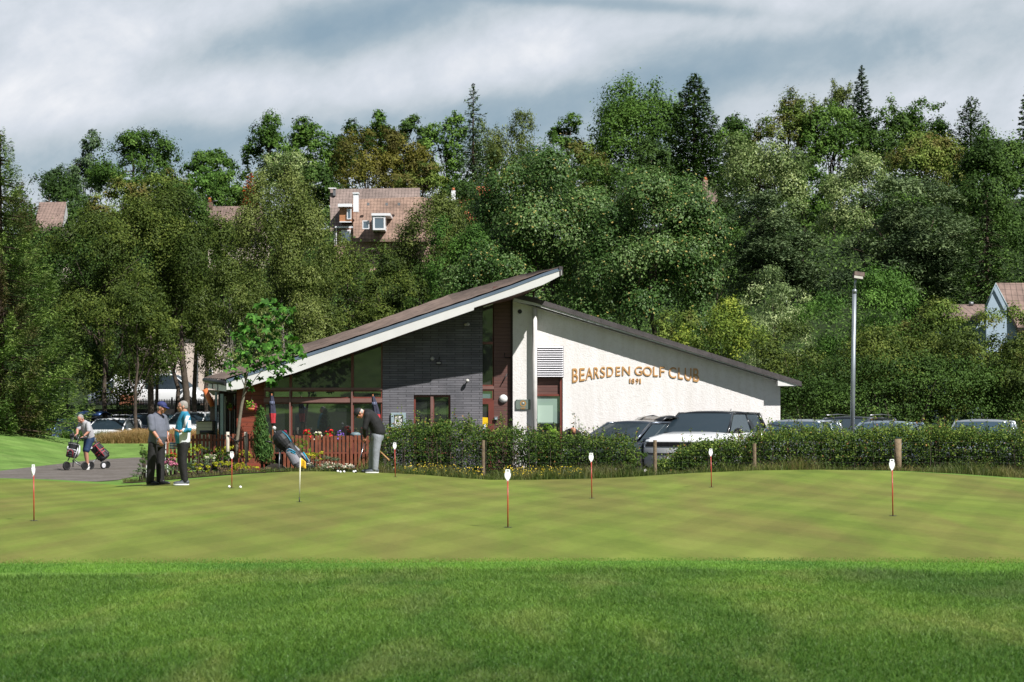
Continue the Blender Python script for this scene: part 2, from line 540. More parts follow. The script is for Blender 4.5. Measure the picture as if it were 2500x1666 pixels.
NEAR_E = lambda x: 20.15 + 0.10*math.sin(x*0.9) - 0.0055*(x-1)**2*2     # near edge of the mown green
FRINGE_E = lambda x: 18.98 + 0.12*math.sin(x*0.7+2) + 0.04*math.sin(x*3.1) - 0.006*(x-1)**2*2
def far_e(x):
    px = x/44.6*F+1250
    return float(np.interp(px, [-400, 280, 330, 450, 600, 740, 900, 1050, 1180, 1300, 1500, 1700, 2000, 2300, 2500, 2900],
                                [45.3, 44.2, 43.0, 43.0, 44.0, 45.2, 45.3, 45.3, 45.3, 45.3, 45.3, 45.3, 45.1, 44.2, 43.4, 42]))
def curve_sheet(name, xs, f0, f1, n, dz, mat):
    vs = []; fs = []
    for x in xs:
        for k in range(n):
            y = f0(x)+(f1(x)-f0(x))*k/(n-1)
            vs.append((x, y, h(x, y)+dz))
    for j in range(len(xs)-1):
        for i in range(n-1):
            fs.append((j*n+i, (j+1)*n+i, (j+1)*n+i+1, j*n+i+1))
    me = bpy.data.meshes.new(name); me.from_pydata(vs, [], fs)
    me.polygons.foreach_set('use_smooth', [True]*len(fs)); me.materials.append(mat)
    o = bpy.data.objects.new(name, me); COL.objects.link(o); o['kind'] = 'structure'
    return o
xs = np.arange(-18, 18.01, 0.5)
curve_sheet('putting_green', xs, NEAR_E, far_e, 52, 0.0, m_green)
curve_sheet('fringe', xs, FRINGE_E, NEAR_E, 5, 0.0, m_fringe)
curve_sheet('far_fringe', xs, far_e, lambda x: 46.4, 8, 0.0, m_fringe)
curve_sheet('rough_ground', xs, lambda x: 1.5, FRINGE_E, 40, 0.0, m_rough)

# path: outline on the ground, measured from the photograph
def gp(px, py, z=-0.09):
    Y = F*(EYE-z)/(py-HOR)
    return (X(px, Y), Y)
near_pts = [(-260,1166),(-60,1168),(60,1170),(150,1173),(215,1178),(290,1172),(330,1163),(352,1155),(380,1146)]
far_pts = [(-260,1158),(-60,1154),(0,1150),(50,1144),(110,1137),(180,1129),(235,1122),(330,1119),(420,1118)]
A = [gp(*p) for p in near_pts]; B = [gp(*p) for p in far_pts]
def lerp_pts(L):
    return lambda t: (float(np.interp(t, range(len(L)), [p[0] for p in L])), float(np.interp(t, range(len(L)), [p[1] for p in L])))
strip_sheet('path', np.arange(0, 8.01, 0.25), lerp_pts(A), lerp_pts(B), 0.012, m_path)
sheet('lawn_bank', np.arange(-44, -7.5, 0.7), np.arange(46.0, 82.1, 0.75), 0.0, m_lawn, mask=lambda x, y: x < -8.6 or y < 47)
sheet('car_park', np.arange(-5, 40, 1.0), np.arange(47, 64, 1.0), 0.0, m_asph)
sheet('fairway', np.linspace(-90, 90, 61), np.linspace(-110, -1, 50), 0.02, m_lawn)
sheet('left_car_park', np.arange(-36, -9, 1.0), np.arange(82, 94, 1.0), 0.004, m_asph)
sheet('street', np.arange(-50, -5, 1.5), np.arange(97, 112, 1.0), 0.01, m_asph)
# ------------------------------------------------------------------ foliage
def unit(v): return v/np.maximum(np.linalg.norm(v, axis=1, keepdims=True), 1e-9)

def leaves(name, c, nrm, size, aspect, tint, mat, parent, rng, axis=None, taper=0.25):
    """one pointed leaf (or spray) per centre"""
    n = len(c)
    if axis is None:
        axis = rng.normal(size=(n, 3))
    t = unit(axis - nrm*np.sum(axis*nrm, 1, keepdims=True))
    b = np.cross(nrm, t)
    s = size[:, None]
    q = np.empty((n, 4, 3))
    q[:, 0] = c - t*s*0.5
    q[:, 1] = c + b*s*0.5*aspect + t*s*0.05
    q[:, 2] = c + t*s*0.5 + nrm*s*0.08
    q[:, 3] = c - b*s*0.5*aspect - t*s*0.05*(1-taper)
    return np_mesh(name, q.reshape(-1, 3), 4, mat, parent, tint)

def crown_points(rng, rx, ry, rz, nl, nclump, nleaf, lobe=(0.20, 0.36), droop=0.0, shell=(0.45, 0.85), low=-0.55, gap=0.0, upright=0.0):
    """leaf centres, outward directions and clump tints for a crown made of many uneven lobes"""
    d = unit(rng.normal(size=(nl*4, 3)))
    d = d[d[:, 2] > low][:nl]
    nl = len(d)
    rr = rng.uniform(shell[0], shell[1], nl)[:, None]
    Rv = np.array([rx, ry, rz])
    lc = d*rr*Rv
    lr = rng.uniform(lobe[0], lobe[1], nl)
    lc = np.vstack([lc, np.zeros((1, 3))]); lr = np.append(lr, 0.42); nl += 1
    pick = rng.choice(nl, nclump, p=lr**2/np.sum(lr**2))
    e = unit(rng.normal(size=(nclump, 3)))
    out = unit(lc[pick]/Rv + 1e-6)
    flip = np.sum(e*out, 1) < -0.1
    e[flip] *= -1
    cc = lc[pick] + e*(lr[pick]*rng.uniform(0.72, 1.05, nclump))[:, None]*Rv*np.array([1.0, 1.0, 0.78])
    keep = (cc[:, 2]/rz > -0.95)
    # undersides of the lobes stay bare, and hollows open between the boughs
    keep &= ~((e[:, 2] < -0.2) & (rng.uniform(size=nclump) < 0.85))
    q_ = cc/Rv; ph = rng.uniform(0, 6.28, 6)
    vv = (np.sin(q_[:, 0]*6.3+ph[0]+1.7*np.sin(q_[:, 2]*4+ph[1]))+np.sin(q_[:, 2]*7.1+ph[2]+1.5*np.sin(q_[:, 0]*5+ph[3]))+0.8*np.sin(q_[:, 1]*6+ph[4]))/2.8
    rad_ = np.linalg.norm(q_, axis=1)
    keep &= ~((vv < -0.42) & (rad_ > 0.6))
    if gap > 0:
        g = np.sin(cc[:, 0]/rx*7+1.3)*np.sin(cc[:, 1]/ry*6)*np.sin(cc[:, 2]/rz*8+2)
        keep &= g < 1-gap
    cc = cc[keep]; e = e[keep]; n = len(cc)
    cr = 0.095*(rx*rz)**0.5*rng.uniform(0.6, 1.35, n)
    off = rng.normal(size=(n, nleaf, 3))*cr[:, None, None]*np.array([0.75, 0.75, 0.42])
    if droop:
        off[:, :, 2] -= np.abs(rng.normal(size=(n, nleaf)))*cr[:, None]*droop
    p = cc[:, None, :] + off
    nr = e[:, None, :]*0.55 + off/np.maximum(np.linalg.norm(off, axis=2, keepdims=True), 1e-6)*0.75 + np.array([0, 0, 0.25]) + rng.normal(size=(n, nleaf, 3))*0.30
    ct = rng.uniform(0.22, 0.60, n) + rng.uniform(-0.16, 0.2, nl)[pick[keep]]
    tint = ct[:, None] + rng.uniform(-0.11, 0.15, (n, nleaf))
    return p.reshape(-1, 3), unit(nr.reshape(-1, 3)), np.clip(tint.reshape(-1), 0, 1), lc

def fit(p, lc, rx, ry, rz):
    """scale the cloud of leaves so that the crown fills the size measured in the photograph"""
    out = p.copy(); l2 = lc.copy()
    for k, r in enumerate((rx, ry, rz)):
        a, b = np.percentile(p[:, k], [1.2, 98.8])
        m = (a+b)/2; f = 2*r/max(b-a, 1e-6)*0.97
        out[:, k] = (p[:, k]-m)*f; l2[:, k] = (lc[:, k]-m)*f
    return out, l2

def trunk_limbs(base, top, r, lobes, rng, mat, parent, bend=0.03, nl=8, sub=True):
    mb = MB()
    base = Vector(base); top = Vector(top)
    Hh = (top-base).length
    pts = []; rad = []
    for i in range(7):
        t = i/6
        pts.append(base.lerp(top, t) + Vector((rng.normal()*bend*Hh*t*(1-t)*2, rng.normal()*bend*Hh*t*(1-t)*2, 0)))
        rad.append(r*(1.35 if i == 0 else 1)*(1-0.75*t))
    mb.tube(pts, rad, 9)
    for k in range(min(nl, len(lobes))):
        e = Vector(lobes[k])
        t = rng.uniform(0.35, 0.95)
        s = base.lerp(top, t)
        m = s.lerp(e, 0.5) + Vector((0, 0, (e-s).length*0.12))
        mb.tube([s, s.lerp(m, 0.5)+Vector((rng.normal()*0.1, rng.normal()*0.1, 0)), m, e], [r*0.5*(1.1-t*0.6), r*0.36*(1.1-t*0.6), r*0.25, r*0.07], 6)
        if sub:
            for q in range(2):
                f = m.lerp(e, 0.3) + Vector((rng.normal(), rng.normal(), abs(rng.normal())*0.6))*(e-s).length*0.28
                mb.tube([m, m.lerp(f, 0.5)+Vector((0, 0, 0.05)), f], [r*0.2, r*0.12, r*0.04], 5)
    return mb.build('trunk', mat, parent)

m_bark = pbr('bark_brown', (0.07, 0.052, 0.038), 0.9, vary=0.4, vscale=5, bump=0.8, bscale=14)
m_bark_pale = pbr('bark_birch', (0.20, 0.18, 0.15), 0.85, vary=0.5, vscale=6, bump=0.4, bscale=14)
m_bark_red = pbr('bark_pine', (0.060, 0.038, 0.026), 0.9, vary=0.4, vscale=5, bump=0.8, bscale=14)

G = {
 'oak':    leaf_mat('leaf_oak', (0.016, 0.042, 0.008), (0.040, 0.090, 0.016), (0.085, 0.155, 0.035)),
 'dark':   leaf_mat('leaf_dark', (0.013, 0.032, 0.008), (0.030, 0.066, 0.014), (0.062, 0.115, 0.028)),
 'olive':  leaf_mat('leaf_olive', (0.040, 0.050, 0.010), (0.085, 0.092, 0.018), (0.135, 0.130, 0.030), patch=(0.085, 0.075, 0.02), patch_scale=0.35),
 'bright': leaf_mat('leaf_bright', (0.022, 0.062, 0.012), (0.048, 0.112, 0.022), (0.095, 0.185, 0.045)),
 'birch':  leaf_mat('leaf_birch', (0.026, 0.048, 0.010), (0.056, 0.084, 0.021), (0.125, 0.155, 0.055), rough=0.5),
 'beech':  leaf_mat('leaf_beech', (0.016, 0.034, 0.007), (0.040, 0.066, 0.013), (0.090, 0.118, 0.028)),
 'chestnut': leaf_mat('leaf_chestnut', (0.015, 0.042, 0.010), (0.038, 0.088, 0.020), (0.11, 0.165, 0.075), flowers=(0.42, 0.34, 0.10), fl_amt=0.01, rough=0.5, spec=0.25),
 'whitebeam': leaf_mat('leaf_whitebeam', (0.030, 0.062, 0.018), (0.085, 0.135, 0.05), (0.30, 0.36, 0.20), rough=0.4),
 'willow': leaf_mat('leaf_willow', (0.045, 0.085, 0.035), (0.13, 0.19, 0.09), (0.34, 0.40, 0.25), rough=0.4),
 'spruce': leaf_mat('needle_spruce', (0.016, 0.038, 0.012), (0.052, 0.098, 0.026), (0.125, 0.190, 0.055), transl=0.1, patch=(0.085, 0.070, 0.028), patch_scale=0.5),
 'bluepine': leaf_mat('needle_pine', (0.016, 0.036, 0.018), (0.042, 0.072, 0.036), (0.095, 0.135, 0.075), transl=0.1),
 'conifer': leaf_mat('needle_dark', (0.010, 0.026, 0.008), (0.026, 0.056, 0.015), (0.055, 0.100, 0.028), transl=0.08),
 'fir':    leaf_mat('needle_fir', (0.020, 0.045, 0.025), (0.042, 0.078, 0.042), (0.085, 0.13, 0.075), transl=0.08),
 'rust':   leaf_mat('leaf_rust', (0.14, 0.03, 0.01), (0.28, 0.065, 0.02), (0.38, 0.11, 0.035)),
 'yellow': leaf_mat('leaf_yellow', (0.035, 0.07, 0.012), (0.085, 0.135, 0.022), (0.22, 0.26, 0.05)),
 'shrub':  leaf_mat('leaf_shrub', (0.025, 0.055, 0.012), (0.065, 0.11, 0.022), (0.14, 0.19, 0.05), patch=(0.15, 0.12, 0.035), patch_scale=0.5),
 'hedge':  leaf_mat('leaf_hedge', (0.010, 0.028, 0.006), (0.030, 0.066, 0.012), (0.13, 0.18, 0.04), flowers=(0.30, 0.15, 0.05), fl_amt=0.03),
 'maple':  leaf_mat('leaf_maple', (0.012, 0.045, 0.008), (0.030, 0.095, 0.014), (0.06, 0.16, 0.03)),
}

def broad_tree(name, px, top, bot, wpx, Y, mat, label, seed, kind='oak', leafpx=8.0, n=1.0, cat='tree', trunk_mat=None, group=None, droop=0.0,
               gap=0.0, yaw=None, low=-0.55, nl=30, lean=0.0, show_trunk=None, ry=None, aspect=0.62, lobe=None):
    rng = np.random.default_rng(seed)
    if lobe is None: lobe = (0.26, 0.40) if Y > 220 else (0.21, 0.35)
    s = Y/F
    cx = X(px, Y); cz = Z((top+bot)/2, Y)
    rx = wpx*s/2; rz = (bot-top)*s/2; ryy = (ry if ry else min(rx, rz*1.3)*0.85)
    gz = h(cx, Y)
    base = empty(name, (cx, Y, gz), 0, label, cat, group)
    k = wpx*(bot-top)/(240*200)
    ncl = int(980*n*k**0.85)+100
    p, nr, ti, lc = crown_points(rng, rx*0.86, ryy*0.86, rz*0.88, nl, ncl, 27, lobe=lobe, droop=droop, gap=gap, low=low)
    p, lc = fit(p, lc, rx, ryy, rz)
    C = np.array([cx, Y, cz])
    size = 0.74*leafpx*s*rng.uniform(0.65, 1.35, len(p))
    if mat == 'chestnut': ti[rng.uniform(size=len(ti)) < 0.03] = 1.0
    axis = None
    if droop:
        axis = rng.normal(size=(len(p), 3))*0.5 + np.array([0, 0, -1.0])
    leaves('crown', p+C, nr, size, aspect, ti, G[mat] if isinstance(mat, str) else mat, base, rng, axis)
    tr = max(0.09, rx*0.055)
    lobes = [tuple(v*0.8 + C) for v in lc[:-1]]
    trunk_limbs((cx-lean, Y, gz-0.3), (cx, Y, cz+rz*0.35), tr, lobes, rng, trunk_mat or m_bark, base)
    return base

def conifer_tree(name, px, top, bot, wpx, Y, mat, label, seed, n=1.0, leafpx=9.0, droop=0.35, cat='tree', power=0.9, base_frac=0.0, density=1.0, sparse=0.0,
                 trunk_mat=None, up=0.0, ystretch=0.9, group=None, irregular=0.25, tilt=0.0, bough=1.0, spread=0.17, asp=0.42):
    """spire of drooping branches, each a spray of needle tufts"""
    rng = np.random.default_rng(seed)
    s = Y/F
    cx = X(px, Y); zt = Z(top, Y); zb = Z(bot, Y)
    Rm = wpx*s/2; Hh = zt-zb
    gz = h(cx, Y)
    base = empty(name, (cx, Y, gz), 0, label, cat, group)
    P_, N_, A_, T_, S_ = [], [], [], [], []
    nb = int(150*n*density)
    mb = MB()
    mb.tube([(cx, Y, min(gz-0.3, zb)), (cx, Y, (zb+zt)/2), (cx+tilt, Y, zt)], [max(0.1, Rm*0.06), max(0.06, Rm*0.035), 0.02], 8)
    for i in range(nb):
        u = (i+rng.uniform())/nb
        z = zt - Hh*(u**0.85)
        r = Rm*(min(1.0, (u*1.02)**power)+0.03)*rng.uniform(1-irregular, 1.0+irregular*0.35)
        if u > 0.93: r *= 0.85
        a = i*2.39996 + rng.uniform(-0.3, 0.3)
        dirv = np.array([math.cos(a), math.sin(a)*ystretch, 0])
        m = max(6, int((34*n*(r/Rm)+6)*bough))
        t = np.sqrt(rng.uniform(0.03, 1.0, m)) if sparse < 0.5 else rng.uniform(0.15, 1.0, m)
        side = rng.normal(size=m)*spread*r*(1.05-t*0.75)
        perp = np.array([-dirv[1], dirv[0], 0])
        zz = z - droop*r*t + (droop*0.75+up)*r*t**2.2 + rng.normal(size=m)*0.035*Rm - np.abs(side)*0.35
        q = np.array([cx, Y, 0]) + dirv*(t*r)[:, None] + perp*side[:, None]
        q[:, 2] = zz
        q[:, 0] += tilt*(1-u)
        P_.append(q)
        ax = dirv[None, :]*0.9 + perp[None, :]*(np.sign(side)*0.6)[:, None] + rng.normal(size=(m, 3))*0.3 + np.array([0, 0, -droop*0.6+up])
        A_.append(ax)
        nn = np.array([0, 0, 1.0]) + rng.normal(size=(m, 3))*0.45
        N_.append(nn)
        ct = rng.uniform(0.15, 0.65)
        T_.append(np.clip(ct+0.35*(t-0.5)+rng.uniform(-0.15, 0.2, m), 0, 0.95))
        S_.append(leafpx*s*rng.uniform(0.7, 1.4, m)*(0.85+0.3*u))
        if i % 3 == 0:
            e = Vector((cx+dirv[0]*r*0.8+tilt*(1-u), Y+dirv[1]*r*0.8, z-droop*r*0.6+up*r*0.5))
            mb.tube([(cx+tilt*(1-u), Y, z), e], [max(0.03, Rm*0.014), 0.01], 4)
    p = np.vstack(P_); nr = unit(np.vstack(N_)); ax = np.vstack(A_)
    leaves('crown', p, nr, np.concatenate(S_), asp, np.concatenate(T_), G[mat], base, rng, ax)
    mb.build('trunk', trunk_mat or m_bark_red, base)
    return base

def plume_crown(name, px, top, bot, wpx, Y, mat, label, seed, n=1.0, leafpx=9, flat=0.35, cat='tree', nlay=16, group=None, trunk_mat=None, low=-0.5):
    """pine or cedar: flat pads of needles at many levels"""
    rng = np.random.default_rng(seed)
    s = Y/F; cx = X(px, Y); cz = Z((top+bot)/2, Y); rx = wpx*s/2; rz = (bot-top)*s/2; ry = min(rx, rz)*0.9
    gz = h(cx, Y)
    base = empty(name, (cx, Y, gz), 0, label, cat, group)
    d = unit(rng.normal(size=(nlay*4, 3))); d = d[d[:, 2] > low][:nlay*2]
    lc = d*rng.uniform(0.25, 0.9, len(d))[:, None]*np.array([rx, ry, rz])
    P_, N_, A_, T_ = [], [], [], []
    for c in lc:
        r = rx*rng.uniform(0.22, 0.42)
        m = int(330*n)
        aa = rng.uniform(0, 2*math.pi, m); rad = r*np.sqrt(rng.uniform(0, 1, m))*(1+0.25*np.sin(aa*3+c[0]))
        ox = np.cos(aa)*rad; oy = np.sin(aa)*rad*0.9
        oz = flat*r*(1-(rad/r)**2)*rng.uniform(0.2, 1.0, m) + rng.normal(size=m)*0.05*r
        P_.append(np.stack([cx+c[0]+ox, Y+c[1]+oy, cz+c[2]+oz], 1))
        o = np.stack([np.cos(aa), np.sin(aa), np.full(m, 0.55)], 1)
        A_.append(o + rng.normal(size=(m, 3))*0.35)
        N_.append(np.array([0, 0, 1.0]) + o*0.3 + rng.normal(size=(m, 3))*0.5)
        T_.append(np.clip(rng.uniform(0.15, 0.6) + 0.25*(rad/r-0.5) + rng.uniform(-0.15, 0.2, m), 0, 0.95))
    p = np.vstack(P_)
    p, lc = fit(p-np.array([cx, Y, cz]), lc, rx, ry*1.2, rz); p = p + np.array([cx, Y, cz])
    leaves('crown', p, unit(np.vstack(N_)), leafpx*s*rng.uniform(0.7, 1.35, len(p)), 0.40, np.concatenate(T_), G[mat], base, rng, np.vstack(A_))
    trunk_limbs((cx, Y, gz-0.3), (cx, Y, cz+rz*0.5), max(0.12, rx*0.06), [tuple(v*0.85+np.array([cx, Y, cz])) for v in lc], rng, trunk_mat or m_bark_red, base, nl=12)
    return base

def bush(name, px, top, bot, wpx, Y, mat, label, seed, leafpx=6, n=1.0, cat='shrub', group=None, droop=0.0, axis_up=0.0, aspect=0.6, nl=14, ry=None, gz=None, flowers=None):
    rng = np.random.default_rng(seed)
    s = Y/F; cx = X(px, Y)
    if gz is None: gz = h(cx, Y)
    zt = Z(top, Y); zb = max(gz, Z(bot, Y)-0.0)
    rx = wpx*s/2; rz = max(0.05, (zt-zb)/2)
    cz = (zt+zb)/2
    k = wpx*max(10, bot-top)/(100*60)
    base = empty(name, (cx, Y, gz), 0, label, cat, group)
    ncl = int((120*k**0.8+18)*n)
    p, nr, ti, lc = crown_points(rng, rx*0.84, (ry or min(rx, 1.2*rz+0.3))*0.84, rz*0.86, nl, ncl, 20, lobe=(0.22, 0.40), low=-0.9)
    p, lc = fit(p, lc, rx, (ry or min(rx, 1.2*rz+0.3)), rz)
    p = p + np.array([cx, Y, cz])
    p[:, 2] = np.maximum(p[:, 2], gz+0.01)
    ax = None
    if axis_up:
        ax = rng.normal(size=(len(p), 3))*0.45 + np.array([0, 0, axis_up])
    leaves('foliage', p, nr, 0.85*leafpx*s*rng.uniform(0.6, 1.4, len(p)), aspect, ti, G[mat] if isinstance(mat, str) else mat, base, rng, ax)
    mb = MB()
    for i in range(5):
        v = lc[i % len(lc)]
        mb.tube([(cx+rng.normal()*0.03, Y+rng.normal()*0.03, gz-0.05), (cx+v[0]*0.4, Y+v[1]*0.4, (gz+cz)/2), (cx+v[0]*0.8, Y+v[1]*0.8, cz+v[2]*0.6)],
                [0.02*max(1, rx), 0.014*max(1, rx), 0.005], 5)
    mb.build('stem', m_bark, base)
    if flowers:
        fm, cnt, fs = flowers
        sel = rng.choice(len(p), min(cnt, len(p)), replace=False)
        q = p[sel] + nr[sel]*0.02; q[:, 2] += 0.03
        leaves('flower', q, unit(nr[sel]+np.array([0, -0.6, 0.4])), np.full(len(q), fs), 0.9, rng.uniform(0, 1, len(q)), fm, base, rng)
    return base

def blades(name, pts, hgt, wid, lean, mat, rng, kind='stuff', tint=None, curve=0.35):
    """grass: each blade two joined faces, bent towards its lean"""
    n = len(pts)
    a = rng.uniform(0, math.pi*2, n)
    side = np.stack([np.cos(a), np.sin(a), np.zeros(n)], 1)
    ln = rng.normal(size=(n, 3)); ln[:, 2] = 0; ln = ln*lean + 0.0
    w2 = wid[:, None]*0.5*side
    H1 = hgt[:, None]
    m = pts + ln*H1*0.35 + np.array([0, 0, 0.6])*H1
    t = pts + ln*H1*(1+curve) + np.array([0, 0, 1.0])*H1
    q = np.empty((n, 2, 4, 3))
    q[:, 0, 0] = pts - w2; q[:, 0, 1] = pts + w2; q[:, 0, 2] = m + w2*0.8; q[:, 0, 3] = m - w2*0.8
    q[:, 1, 0] = m - w2*0.8; q[:, 1, 1] = m + w2*0.8; q[:, 1, 2] = t + w2*0.1; q[:, 1, 3] = t - w2*0.1
    ti = tint if tint is not None else rng.uniform(0, 1, n)
    o = np_mesh(name, q.reshape(-1, 3), 4, mat, None, np.repeat(ti, 2))
    o['kind'] = kind
    return o

def grass_mat(name, dark, mid, light, dry=None, scale=0.8, transl=0.3, stretch=(0.7, 1, 1), thr=(0.5, 0.72)):
    m = bpy.data.materials.new(name); m.use_nodes = True
    t = NT(m.node_tree); b = t.n['Principled BSDF']; out = t.n['Material Output']
    at = t.new('ShaderNodeAttribute', attribute_name='tint')
    c = t.ramp(at.outputs['Fac'], [(0.0, dark), (0.5, mid), (1.0, light)])
    co = t.new('ShaderNodeTexCoord').outputs['Object']
    if dry:
        n = t.noise(t.mapping(co, scale=stretch), scale, 4, 0.6, 0.5)
        c = t.mix(t.ramp(n, [(thr[0], (0,)*3), (thr[1], (0.85,)*3)]), c, dry)
    n2 = t.noise(t.mapping(co, scale=stretch), scale*0.6, 4, 0.6, 0.5)
    c = t.mix(1.0, c, t.ramp(n2, [(0.32, (0.62, 0.72, 0.75)), (0.68, (1.30, 1.22, 1.05))]), 'MULTIPLY')
    t.l.new(c, b.inputs['Base Color']); b.inputs['Roughness'].default_value = 0.5; b.inputs['Specular IOR Level'].default_value = 0.3
    tr = t.new('ShaderNodeBsdfTranslucent'); t.l.new(c, tr.inputs[0])
    mx = t.new('ShaderNodeMixShader'); mx.inputs[0].default_value = transl
    t.l.new(b.outputs[0], mx.inputs[1]); t.l.new(tr.outputs[0], mx.inputs[2]); t.l.new(mx.outputs[0], out.inputs[0])
    return m

rng = np.random.default_rng(5)
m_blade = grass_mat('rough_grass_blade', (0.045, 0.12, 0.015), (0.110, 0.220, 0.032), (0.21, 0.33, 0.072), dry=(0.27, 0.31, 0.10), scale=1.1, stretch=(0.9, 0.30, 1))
N = 330000
yy = 10.0 + (rng.uniform(0, 1, N)**0.85)*9.35
xx = rng.uniform(-1, 1, N)*(yy*0.262+0.35)
edge = np.array(19.03 + 0.12*np.sin(xx*0.7+2) + 0.04*np.sin(xx*3.1) - 0.012*(xx-1)**2)
ok = yy < edge + rng.normal(size=N)*0.03
xx, yy = xx[ok], yy[ok]
pts = np.stack([xx, yy, H(xx, yy)], 1)
tuft = 0.5+0.5*np.sin(xx*1.9+np.sin(yy*2.3)*1.4)*np.sin(yy*2.7+np.sin(xx*1.3)*1.7)
near_edge = np.clip(1-(edge[ok]-yy)/0.5, 0, 1)
hh = (0.020+0.024*tuft+0.022*near_edge*(0.3+1.9*tuft**2))*rng.uniform(0.6, 1.35, len(xx))
blades('rough_grass', pts, hh, 0.0045*rng.uniform(0.7, 1.4, len(xx)), 0.45, m_blade, rng, tint=np.clip(0.52+0.16*rng.normal(size=len(xx))+0.22*(tuft-0.5)-0.55*np.clip((14.2-yy)/3.6, 0, 1), 0, 1))  # tint drops towards the camera: foreground shade painted into the blades

m_fblade = grass_mat('fringe_blade', (0.09, 0.21, 0.025), (0.14, 0.29, 0.04), (0.22, 0.40, 0.07), scale=1.2, stretch=(0.8, 0.5, 1))
N = 70000
xx = rng.uniform(-5.6, 5.6, N); yy = 18.9+rng.uniform(0, 1, N)*1.75
ok = yy < 20.12 + np.abs(rng.normal(size=N))*0.45 - 0.011*(xx-1)**2
xx, yy = xx[ok], yy[ok]
blades('fringe_grass', np.stack([xx, yy, H(xx, yy)], 1), (0.010+0.012*np.clip((20.1-yy)/1.2, 0, 1))*rng.uniform(0.6, 1.5, len(xx)), 0.0045*rng.uniform(0.7, 1.4, len(xx)), 0.45, m_fblade, rng)
# ------------------------------------------------------------------ trees of the hill, back to front
B, C_, PL = broad_tree, conifer_tree, plume_crown
# skyline
B('pine_tree', 208, 322, 470, 78, 238, 'fir', 'slim dark pine on the skyline just left of the wide oak at far left', 11, leafpx=7, nl=16)
B('oak_tree', 325, 318, 480, 215, 232, 'oak', 'wide round-headed oak on the skyline, alone against the sky at the left', 12, gap=0.35, nl=30, n=1.1)
B('birch_tree', 160, 408, 520, 120, 226, 'fir', 'small grey-green tree on the skyline between the left spruce and the slim pine', 13, leafpx=7)
B('oak_tree', 512, 366, 480, 150, 236, 'oak', 'low flat-topped oak on the skyline in the dip right of the wide oak', 14, gap=0.4)
B('bright_tree', 508, 410, 500, 130, 222, 'bright', 'bright green rounded tree below the low flat-topped oak on the skyline', 15, leafpx=7)
B('oak_tree', 655, 282, 470, 135, 240, 'oak', 'tall oak on the skyline, leftmost of the long central row of oaks', 16, nl=22)
B('oak_tree', 752, 292, 470, 120, 242, 'oak', 'open airy oak second in the central skyline row, sky showing through its crown', 17, gap=0.5)
B('oak_tree', 838, 300, 470, 100, 244, 'dark', 'narrow dark oak third in the central skyline row, left of the brown-tinged trees', 18, gap=0.45)
B('lime_tree', 695, 376, 500, 170, 224, 'whitebeam', 'pale round tree in front of the two leftmost oaks of the central skyline row', 19, leafpx=6.5, n=1.1)
B('oak_tree', 925, 275, 420, 92, 246, 'oak', 'oak with tufted top poking above the brown-tinged trees', 20, gap=0.6, nl=14)
B('brown_tinged_tree', 895, 312, 478, 175, 226, 'olive', 'large olive tree with brown tinges directly above the roof of the dormered house', 21, leafpx=7, n=1.2)
B('brown_tinged_tree', 985, 330, 480, 130, 229, 'olive', 'olive-brown tree between the dormered house roof and the tall fir', 22, leafpx=7)
B('oak_tree', 1010, 285, 460, 100, 240, 'dark', 'dark oak on the skyline behind the right-hand brown-tinged tree', 23, nl=16)
B('oak_tree', 1085, 283, 470, 110, 238, 'oak', 'oak on the skyline touching the left side of the tall fir', 24, gap=0.3)
B('bright_tree', 1030, 400, 490, 130, 214, 'shrub', 'mid green tree low down between the dormered house and the tall fir', 25, leafpx=7)
C_('fir_tree', 1155, 203, 500, 155, 224, 'fir', 'tall blue-green fir whose open spire stands highest over the middle of the hill', 26, leafpx=9, power=0.62, sparse=1, irregular=0.45, up=0.10, density=0.62, droop=0.2, n=1.15)
B('birch_tree', 1248, 275, 480, 125, 232, 'birch', 'feathery pale birch on the skyline just right of the tall fir', 27, droop=1.2, leafpx=7, gap=0.35, aspect=0.45)
B('birch_tree', 1185, 300, 470, 80, 238, 'birch', 'yellowish birch crown tucked against the right flank of the tall fir', 28, droop=1.0, leafpx=7, aspect=0.45)
B('ivy_clad_tree', 1382, 278, 410, 90, 238, 'oak', 'small narrow tree standing alone against the sky in the gap right of centre', 29, gap=0.3, nl=14, leafpx=7)
B('oak_tree', 1555, 203, 500, 250, 236, 'oak', 'massive domed oak on the skyline left of the dark pointed conifer', 130, nl=44, n=1.2, low=-0.35)
C_('conifer_tree', 1695, 182, 540, 225, 226, 'conifer', 'big dark conifer with rounded point, tallest tree right of centre', 31, n=1.8, power=0.50, leafpx=9, irregular=0.25, droop=0.25, density=1.3, bough=1.5, spread=0.22)
B('yew_tree', 1590, 340, 500, 110, 222, 'conifer', 'very dark tree filling the space between the massive oak and the dark conifer', 32, leafpx=7)
B('oak_tree', 1790, 285, 470, 110, 234, 'oak', 'shoulder-high oak leaning on the right side of the dark pointed conifer', 33)
B('lime_tree', 1922, 232, 430, 165, 232, 'shrub', 'square-topped yellowish-green tree on the skyline right of the sky notch', 34, leafpx=7, nl=22)
B('birch_tree', 2050, 202, 340, 76, 240, 'birch', 'small pale weeping birch on the skyline left of the rightmost-centre spire', 35, droop=1.0, leafpx=6.5, aspect=0.45, gap=0.3)
C_('conifer_tree', 2103, 160, 330, 84, 236, 'fir', 'pointed conifer spire rising highest on the right-hand skyline', 36, n=0.85, power=0.6, sparse=1, leafpx=8, droop=0.15)
B('sycamore_tree', 2035, 262, 440, 170, 230, 'oak', 'dense green sycamore below the small pale birch on the right skyline', 37, n=1.1)
B('sycamore_tree', 2160, 262, 430, 165, 230, 'dark', 'dense dark sycamore right of and below the right-hand spire', 38)
